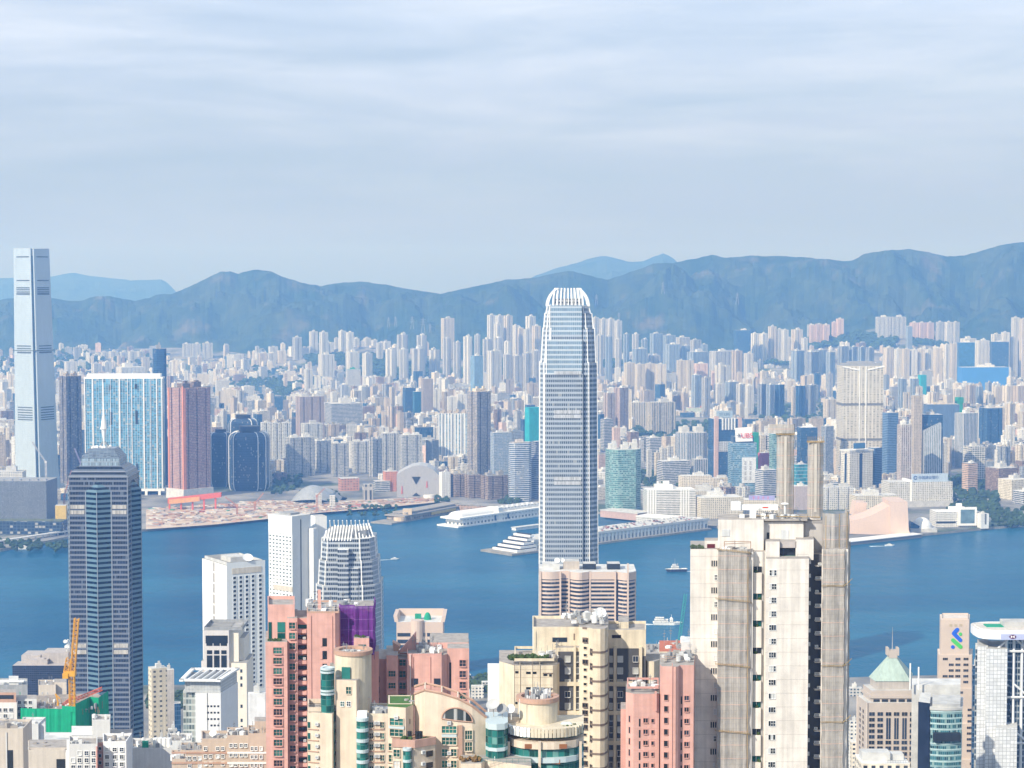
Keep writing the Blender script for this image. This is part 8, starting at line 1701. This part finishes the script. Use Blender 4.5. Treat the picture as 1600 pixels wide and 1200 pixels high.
    for u, v, rr, tl, mt in ((771, 1102, 1.45, 38, ROOFW), (785, 1108, 1.1, 60, GREY), (799, 1107, .9, 75, WHITE)): m = M(); x, y = f.p(u, 3); m.dish((x, y, Z(v, 3)), rr, rad(tl), rad(-25), n=18, k=4); m.tube((x, y + .3, Z(1125, 3)), (x, y + .2, Z(v, 3)), .09); f.t.add('satellite_dish', m, mt)
    f.block(764, 812, 5, 8, 1120, WL); f.tub([(812, 1092, 2), (812, 1122, 2)], .06, WHITE, 'flag_pole')
    # balconies and colonnade
    arcp = lambda o: [(788, 4 - o), (800, .2 - o), (815, -1.6 - o), (832, -2.4 - o), (848, -2.7 - o), (866, -2.6 - o), (884, -2.0 - o), (900, -.6 - o), (912, 2.4 - o)]
    back = [(912, 12), (788, 12)]; f.wall(arcp(0) + back, 1154, [BEI, TILE], 1158, 'floor_slab'); f.wall(arcp(-.6) + back, 1158, [GRN, TILE], name='glass_balconies'); f.wall(arcp(-3) + back, 1133, [GRN, TILE], 1156, 'attic_wall')
    f.wall(arcp(.05) + back, 1131, [CRM, CRM], 1134, 'colonnade_beam'); f.wall(arcp(.1) + back, 1148, [BEI, BEI], 1159, 'curved_parapet')
    P_ = [Vector(f.p(*q)) for q in arcp(-.1)]
    for i in range(8):
        for h in (.0, .33, .66):
            p = P_[i].lerp(P_[i + 1], h); m = M(); d = (P_[i + 1] - P_[i]).normalized(); m.rbox(p.x, p.y, .62, .5, Z(1148, 0), Z(1134, 0), math.atan2(d.y, d.x)); f.t.add('pier', m, WHITE if i < 3 else CRM)
    for v0, v1 in ((1172, 1180), (1194, 1202)): f.wall(arcp(.12) + back, v0, [PBL, PBL], v1, 'balcony_ledge')
    for u, v in ((826, 1163), (880, 1163), (822, 1186), (869, 1187)): x, y = f.p(u, -2.4); m = M(); m.rbox(x, y, 1.6, .12, Z(v + 6, -2), Z(v - 1, -2)); f.t.add('balcony_door', m, matte('door_wood', (.3, .12, .05)))
    for u in (795, 843, 907): f.strip((u - 6, -2.9 if u > 800 and u < 900 else .4), (u + 6, -2.9 if u > 800 and u < 900 else .4), u - 2, u + 2, 1158, 1230, BEI, 'balcony_pier', 0, .4)
    greens(f, 875, 905, 2, 1138, 8, .4); m = M(); q = f.p(885, 4); m.rbox(*q, 4, 3, Z(1150, 4), Z(1139, 4)); m.prism(rect(*q, 4.6, 3.4), Z(1139, 4), Z(1128, 4), 0, 0, poly1=rect(*q, 1.5, .3)); f.t.add('terrace_pavilion', m, PBL)
    f.wall([(720, -7), (752, -7), (758, -4), (830, -9), (830, 0), (720, 0)], 1193, [BEI, TILE], name='lower_terrace'); greens(f, 718, 750, -6, 1190, 16, .45, mat=matte('autumn_plants', (.22, .13, .05), .9, .5, 2, streak=False)); greens(f, 735, 752, -5.5, 1190, 8, .35); rail(f, 752, 830, -6.5, 1193, 1.0, PG2); m = M(); m.tube((*f.p(773, -4), Z(1193, -4)), (*f.p(773, -4), Z(1182, -4)), .06); f.t.add('terrace_post', m, WHITE)
    f.t.done()
arch_building()
# ---------------------------------------------------------------- lower left corner
def green_site():
    f = FB('construction_site', 'building site wrapped in bright green netting below the yellow crane', 'building site', 1000, 100, 1110); GN = matte('net_bright_green', (.004, .34, .17), .85, .18, .2)
    f.wall([(34, 2), (118, 0), (141, 18), (154, 16), (169, 34), (150, 50), (34, 42)], 1113, [matte('slab_concrete', (.42, .36, .30), .9, .4, .3), matte('slab_concrete', (.42, .36, .30))], name='concrete_frame'); k = f.k()
    net(f, [(32, 44), (32, 1.5), (118, -.8)], 1108, 1166, GN, amp=.25, name='green_net', dz=3); net(f, [(118, -.8), (141, 17), (154, 15), (170, 33)], 1100, 1166, GN, amp=.2, name='green_net', dz=3); net(f, [(97, .5), (118, -1.2)], 1104, 1113, GN, amp=.1, name='green_net', dz=3)
    m = M()
    for i in range(60): x, y = f.p(R.uniform(38, 160), 0); y += R.uniform(4, 30); x *= y / f.Y; h = R.uniform(1, 4); m.tube((x, y, f.Z(1113, 10)), (x, y, f.Z(1113, 10) + h), .12); 
    f.t.add('starter_bars', m, matte('rust_bars', (.42, .2, .12))); clutter(f, 45, 150, 6, 28, 1112, 30, 3, 'site_materials')
    m = M()
    for i in range(16): x, y = f.p(40 + 7 * i, 8 + i * 1.5); m.tube((x, y, f.Z(1113, 10)), (x, y, f.Z(1113, 10) + 5), .12)
    f.t.add('scaffold_poles', m, BAMB)
    YE = matte('crane_yellow', (.70, .36, .03), .5, .1); t = T('tower_crane', 'tall orange yellow luffing crane in front of the dark star tower', 'crane', (*f.p(113, 14), f.Z(1113, 14))); x, y, z = t.loc; f.t = t; m = M(); lattice(m, (x, y, z), (x, y, f.Z(1056, 14)), 2.6, 9, .3); t.add('mast', m, YE); m = M(); m.rbox(x - 1, y, 6, 4, f.Z(1056, 14), f.Z(1048, 14)); m.rbox(x - 3, y - 1, 3, 3, f.Z(1059, 14), f.Z(1051, 14)); t.add('cab', m, YE)
    m = M(); lattice(m, (x + .5, y, f.Z(1050, 14)), (*f.p(121.5, 14), f.Z(966, 14)), 2.2, 12, .28); t.add('jib', m, YE); m = M(); lattice(m, (x - 3, y, f.Z(1050, 14)), (x - 1.5, y, f.Z(1028, 14)), 2.4, 4, .25); m.tube((x - 1.5, y, f.Z(1028, 14)), (*f.p(121, 14), f.Z(970, 14)), .08); t.add('gantry', m, YE)
    RD2 = matte('boom_red', (.60, .13, .06), .5, .1); t = T('placing_boom', 'red folding concrete boom lying across the green netted site', 'boom', (*f.p(108, 20), f.Z(1113, 20))); f.t = t; m = M(); lattice(m, (*f.p(120, 20), f.Z(1092, 20)), (*f.p(160, 20), f.Z(1076, 20)), 1.6, 9, .22); t.add('jib', m, RD2); m = M(); lattice(m, (*f.p(98, 20), f.Z(1102, 20)), (*f.p(118, 20), f.Z(1086, 20)), 1.4, 6, .22); m.tube((*f.p(108, 20), f.Z(1113, 20)), (*f.p(112, 20), f.Z(1090, 20)), .5); t.add('boom_arm', m, RD2)
    t = T('placing_boom', 'small orange folded boom at the left of the green netted site', 'boom', (*f.p(90, 18), f.Z(1113, 18))); m = M(); m.tube((*f.p(90, 18), f.Z(1113, 18)), (*f.p(91, 18), f.Z(1096, 18)), .5); m.tube((*f.p(91, 18), f.Z(1096, 18)), (*f.p(87, 18), f.Z(1084, 18)), .4); m.tube((*f.p(87, 18), f.Z(1084, 18)), (*f.p(94, 18), f.Z(1092, 18)), .35); t.add('arm', m, YE)
green_site()
def low_block(lab, u0, u1, vt, Y, mat, roof=TILE, dep=14, su=0, sv=0, wins=None, wk=None, cl=8, par=True, cat='apartment block', vm=1150):
    f = FB('apartment_block', lab, cat, Y, (u0 + u1) / 2, vm); f.block(u0, u1, 0, dep, vt, [mat, roof], su=su, sv=sv)
    if par: f.parapet(u0, u1, 0, dep, vt, .8, mat, su, sv)
    if wins: f.wins((u0, 0), (u1, 0), wins[0], wins[1], wk or [win3(f.k(), wins[2], wins[3], p, WHITE, 1, 1, .25, .15, .25) for p in (PD, PN, PW, PD)], skip=.05)
    if cl: clutter(f, u0 + 2, u1 - 2, 2, dep - 2, vt, cl, 2.5)
    return f
GBE = matte('render_grey_beige', (.56, .50, .43), .8, .14, .25); LGR = matte('render_light_grey', (.60, .60, .59), .8, .12, .25); TAN = matte('tile_tan', (.50, .405, .325), .8, .12, .3)
f = low_block('white gridded apartment block with brown roof storey at the left edge', -12, 27, 1100, 1000, matte('render_white_warm', (.72, .68, .64), .8, .1), dep=16, sv=6, wins=([0, 9, 18], [1112 + 9.3 * i for i in range(7)], 6, 5.5)); f.block(-12, 26, 1, 8, 1082, [TERR, TILE], 1100, 'roof_storey'); f.strip((-12, 1), (26, 1), -8, 22, 1086, 1092, DARK, 'window', 0, .2); f.block(26, 58, 5, 10, 1092, [LGR, TILE]); f.wins((26, 5), (58, 5), [31, 40, 48], [1100 + 9.3 * i for i in range(4)], [win3(f.k(), 5, 5, PD, WHITE, 1, 0, .1, .1, .2)]); f.t.done()
f = low_block('grey slab roof with white pergola roofs behind the left gridded block', -12, 44, 1072, 1180, GREY, ROOFW, 20, cl=10); f.block(15, 30, 3, 8, 1060, [LGR, ROOFW], 1072, 'roof_hut'); f.block(0, 38, 2, 3, 1064, [WHITE, WHITE], 1066, 'roof_canopy'); f.t.done()
f = low_block('pale beige windowless block with rooftop frames behind the green netting', 61, 88, 1072, 1330, GBE, dep=18, wins=([67, 75], [1084 + 8 * i for i in range(6)], 1.5, 2.5), cl=8); f.block(86, 105, 4, 12, 1066, [GBE, TILE]); f.t.done()
f = low_block('tan beige tower with dark vertical gap at the bottom left corner', -14, 36, 1142, 640, GBE, dep=14, sv=14, cl=10); f.strip((-14, 0), (36, 0), 9, 20, 1172, 1240, DARK, 'dark_gap', 0, .1); f.strip((-14, 0), (36, 0), 9, 11, 1144, 1240, LGR, 'pipe_strip', .1, .3); f.block(-14, 28, 3, 8, 1134, [TILE, TILE], 1143, 'roof_storey'); f.t.done()
f = low_block('light grey cube shaped stair tower in front of the green netting', 36, 60, 1134, 760, LGR, ROOFW, 12, sv=12, cl=4); f.block(52, 71, 2, 11, 1132, [matte('render_cool', (.66, .67, .68)), ROOFW]); f.t.done()
f = low_block('grey tan flat roofed block with overhanging slab at the bottom left', 44, 102, 1176, 560, GBE, dep=12, cl=8); f.block(46, 104, 2, 10, 1168, [GBE, TILE], 1172, 'roof_slab'); f.strip((44, 0), (102, 0), 88, 101, 1186, 1200, DARK, 'balcony', 0, .3); f.t.done()
f = low_block('white apartment block with window grid and pink pipes left of the grey cube', 108, 152, 1166, 650, LGR, dep=12, cl=6, wins=([114, 124, 135, 146], [1180 + 11 * i for i in range(4)], 6, 6.5)); f.strip((108, 0), (152, 0), 150, 152, 1166, 1240, PINK2, 'pipe_stack', 0, .4); f.t.done()
f = low_block('white apartment block with dark windows right of the pink pipes', 161, 197, 1162, 655, matte('render_white_cool', (.72, .72, .72), .8, .1), dep=12, sv=9, cl=6, wins=([167, 179, 190], [1174 + 11.5 * i for i in range(4)], 6, 6)); f.block(152, 162, 3, 8, 1160, [PINK2, TILE]); f.wins((152, 3), (162, 3), [156], [1172 + 11 * i for i in range(4)], [win3(f.k(), 4, 5, PD, WHITE, 0, 0, .1, .1, .2)]); f.t.done()
f = low_block('pale grey rooftop lift box standing above the white apartment blocks', 144, 172, 1128, 700, LGR, dep=9, sv=1, cl=3); f.block(112, 146, 2, 8, 1142, [WHITE, ROOFW]); f.block(70, 146, 1, 12, 1156, [WHITE, ROOFW]); f.block(172, 205, 3, 9, 1148, [LGR, TILE], sv=2); f.strip((70, 1), (146, 1), 78, 140, 1146, 1148, WHITE, 'roof_beam', 0, .4); f.t.done()
f = low_block('shaded grey rooftops with white tanks and green tarpaulin at the bottom', 206, 268, 1172, 720, LGR, dep=16, cl=26); m = M()
for i in range(4): x, y = f.p(243 + i * 7, 5); m.cyl(x, y, 1.0, f.Z(1172), f.Z(1158), n=10)
f.t.add('roof_tank', m, WHITE); f.block(222, 232, 1, 3, 1160, [NETG, NETG], 1172, 'tarpaulin'); f.t.done()
f = low_block('dim narrow rooftop with antennas right of the shaded rooftops', 262, 300, 1160, 900, LGR, dep=16, cl=16); f.t.done()
for lab, a, b, v, Y, mt, ws in (('tan tiled block with roof dish at the bottom, leftmost of the tan group', 315, 356, 1158, 600, TAN, ([321, 329, 340, 348], [1172, 1184, 1196], 4.5, 5)), ('tan block with pale roof slab and white floor bands, middle of the tan group', 355, 390, 1153, 590, TAN, ([361, 368, 377, 384], [1167, 1182, 1197], 4.5, 5)), ('tan tiled tower with window columns beside the pink tower', 388, 416, 1150, 580, TAN, ([394, 400, 408], [1172, 1185, 1198], 4, 5)), ('tan low roofed house front at the bottom edge', 283, 318, 1176, 640, TAN, ([289, 296, 304, 312], [1187, 1199], 4.5, 5)), ('peach low building at the bottom edge between shaded rooftops and tan group', 268, 290, 1190, 560, TAN, None)):
    f = low_block(lab, a, b, v, Y, mt, TILE, 11, wins=ws, cl=8)
    for q in (1176, 1192): f.strip((a, 0), (b, 0), a, b, q - 1.3, q + 1.3, WHITE if 'bands' in lab or 'columns' in lab else TERR, 'floor_band', 0, .3)
    if 'dish' in lab: m = M(); m.dish((*f.p(333, 5), f.Z(1152)), 1.2, rad(50), -.2, n=16); m.tube((*f.p(333, 5), f.Z(1159)), (*f.p(333, 5), f.Z(1153)), .1); f.t.add('satellite_dish', m, WHITE)
    if 'columns' in lab: f.block(398, 416, 3, 6, 1127, [TAN, TILE], 1151, 'roof_storey')
    f.t.done()
# ================================================================ air
hz = D.materials.new('haze_air'); hz.use_nodes = True; n = hz.node_tree.nodes; n.remove(n['Principled BSDF'])
pv = n.new('ShaderNodeVolumePrincipled'); pv.inputs['Density'].default_value = HAZE
pv.inputs['Color'].default_value = HAZE_COL; pv.inputs['Absorption Color'].default_value = (1, 1, 1, 1); pv.inputs['Anisotropy'].default_value = HAZE_G
hz.node_tree.links.new(pv.outputs[0], n['Material Output'].inputs['Volume'])
h = M(); h.box(-14000, 14000, -1500, 21000, -8, 800, bottom=True)
struct('haze', h, hz, kind='stuff')
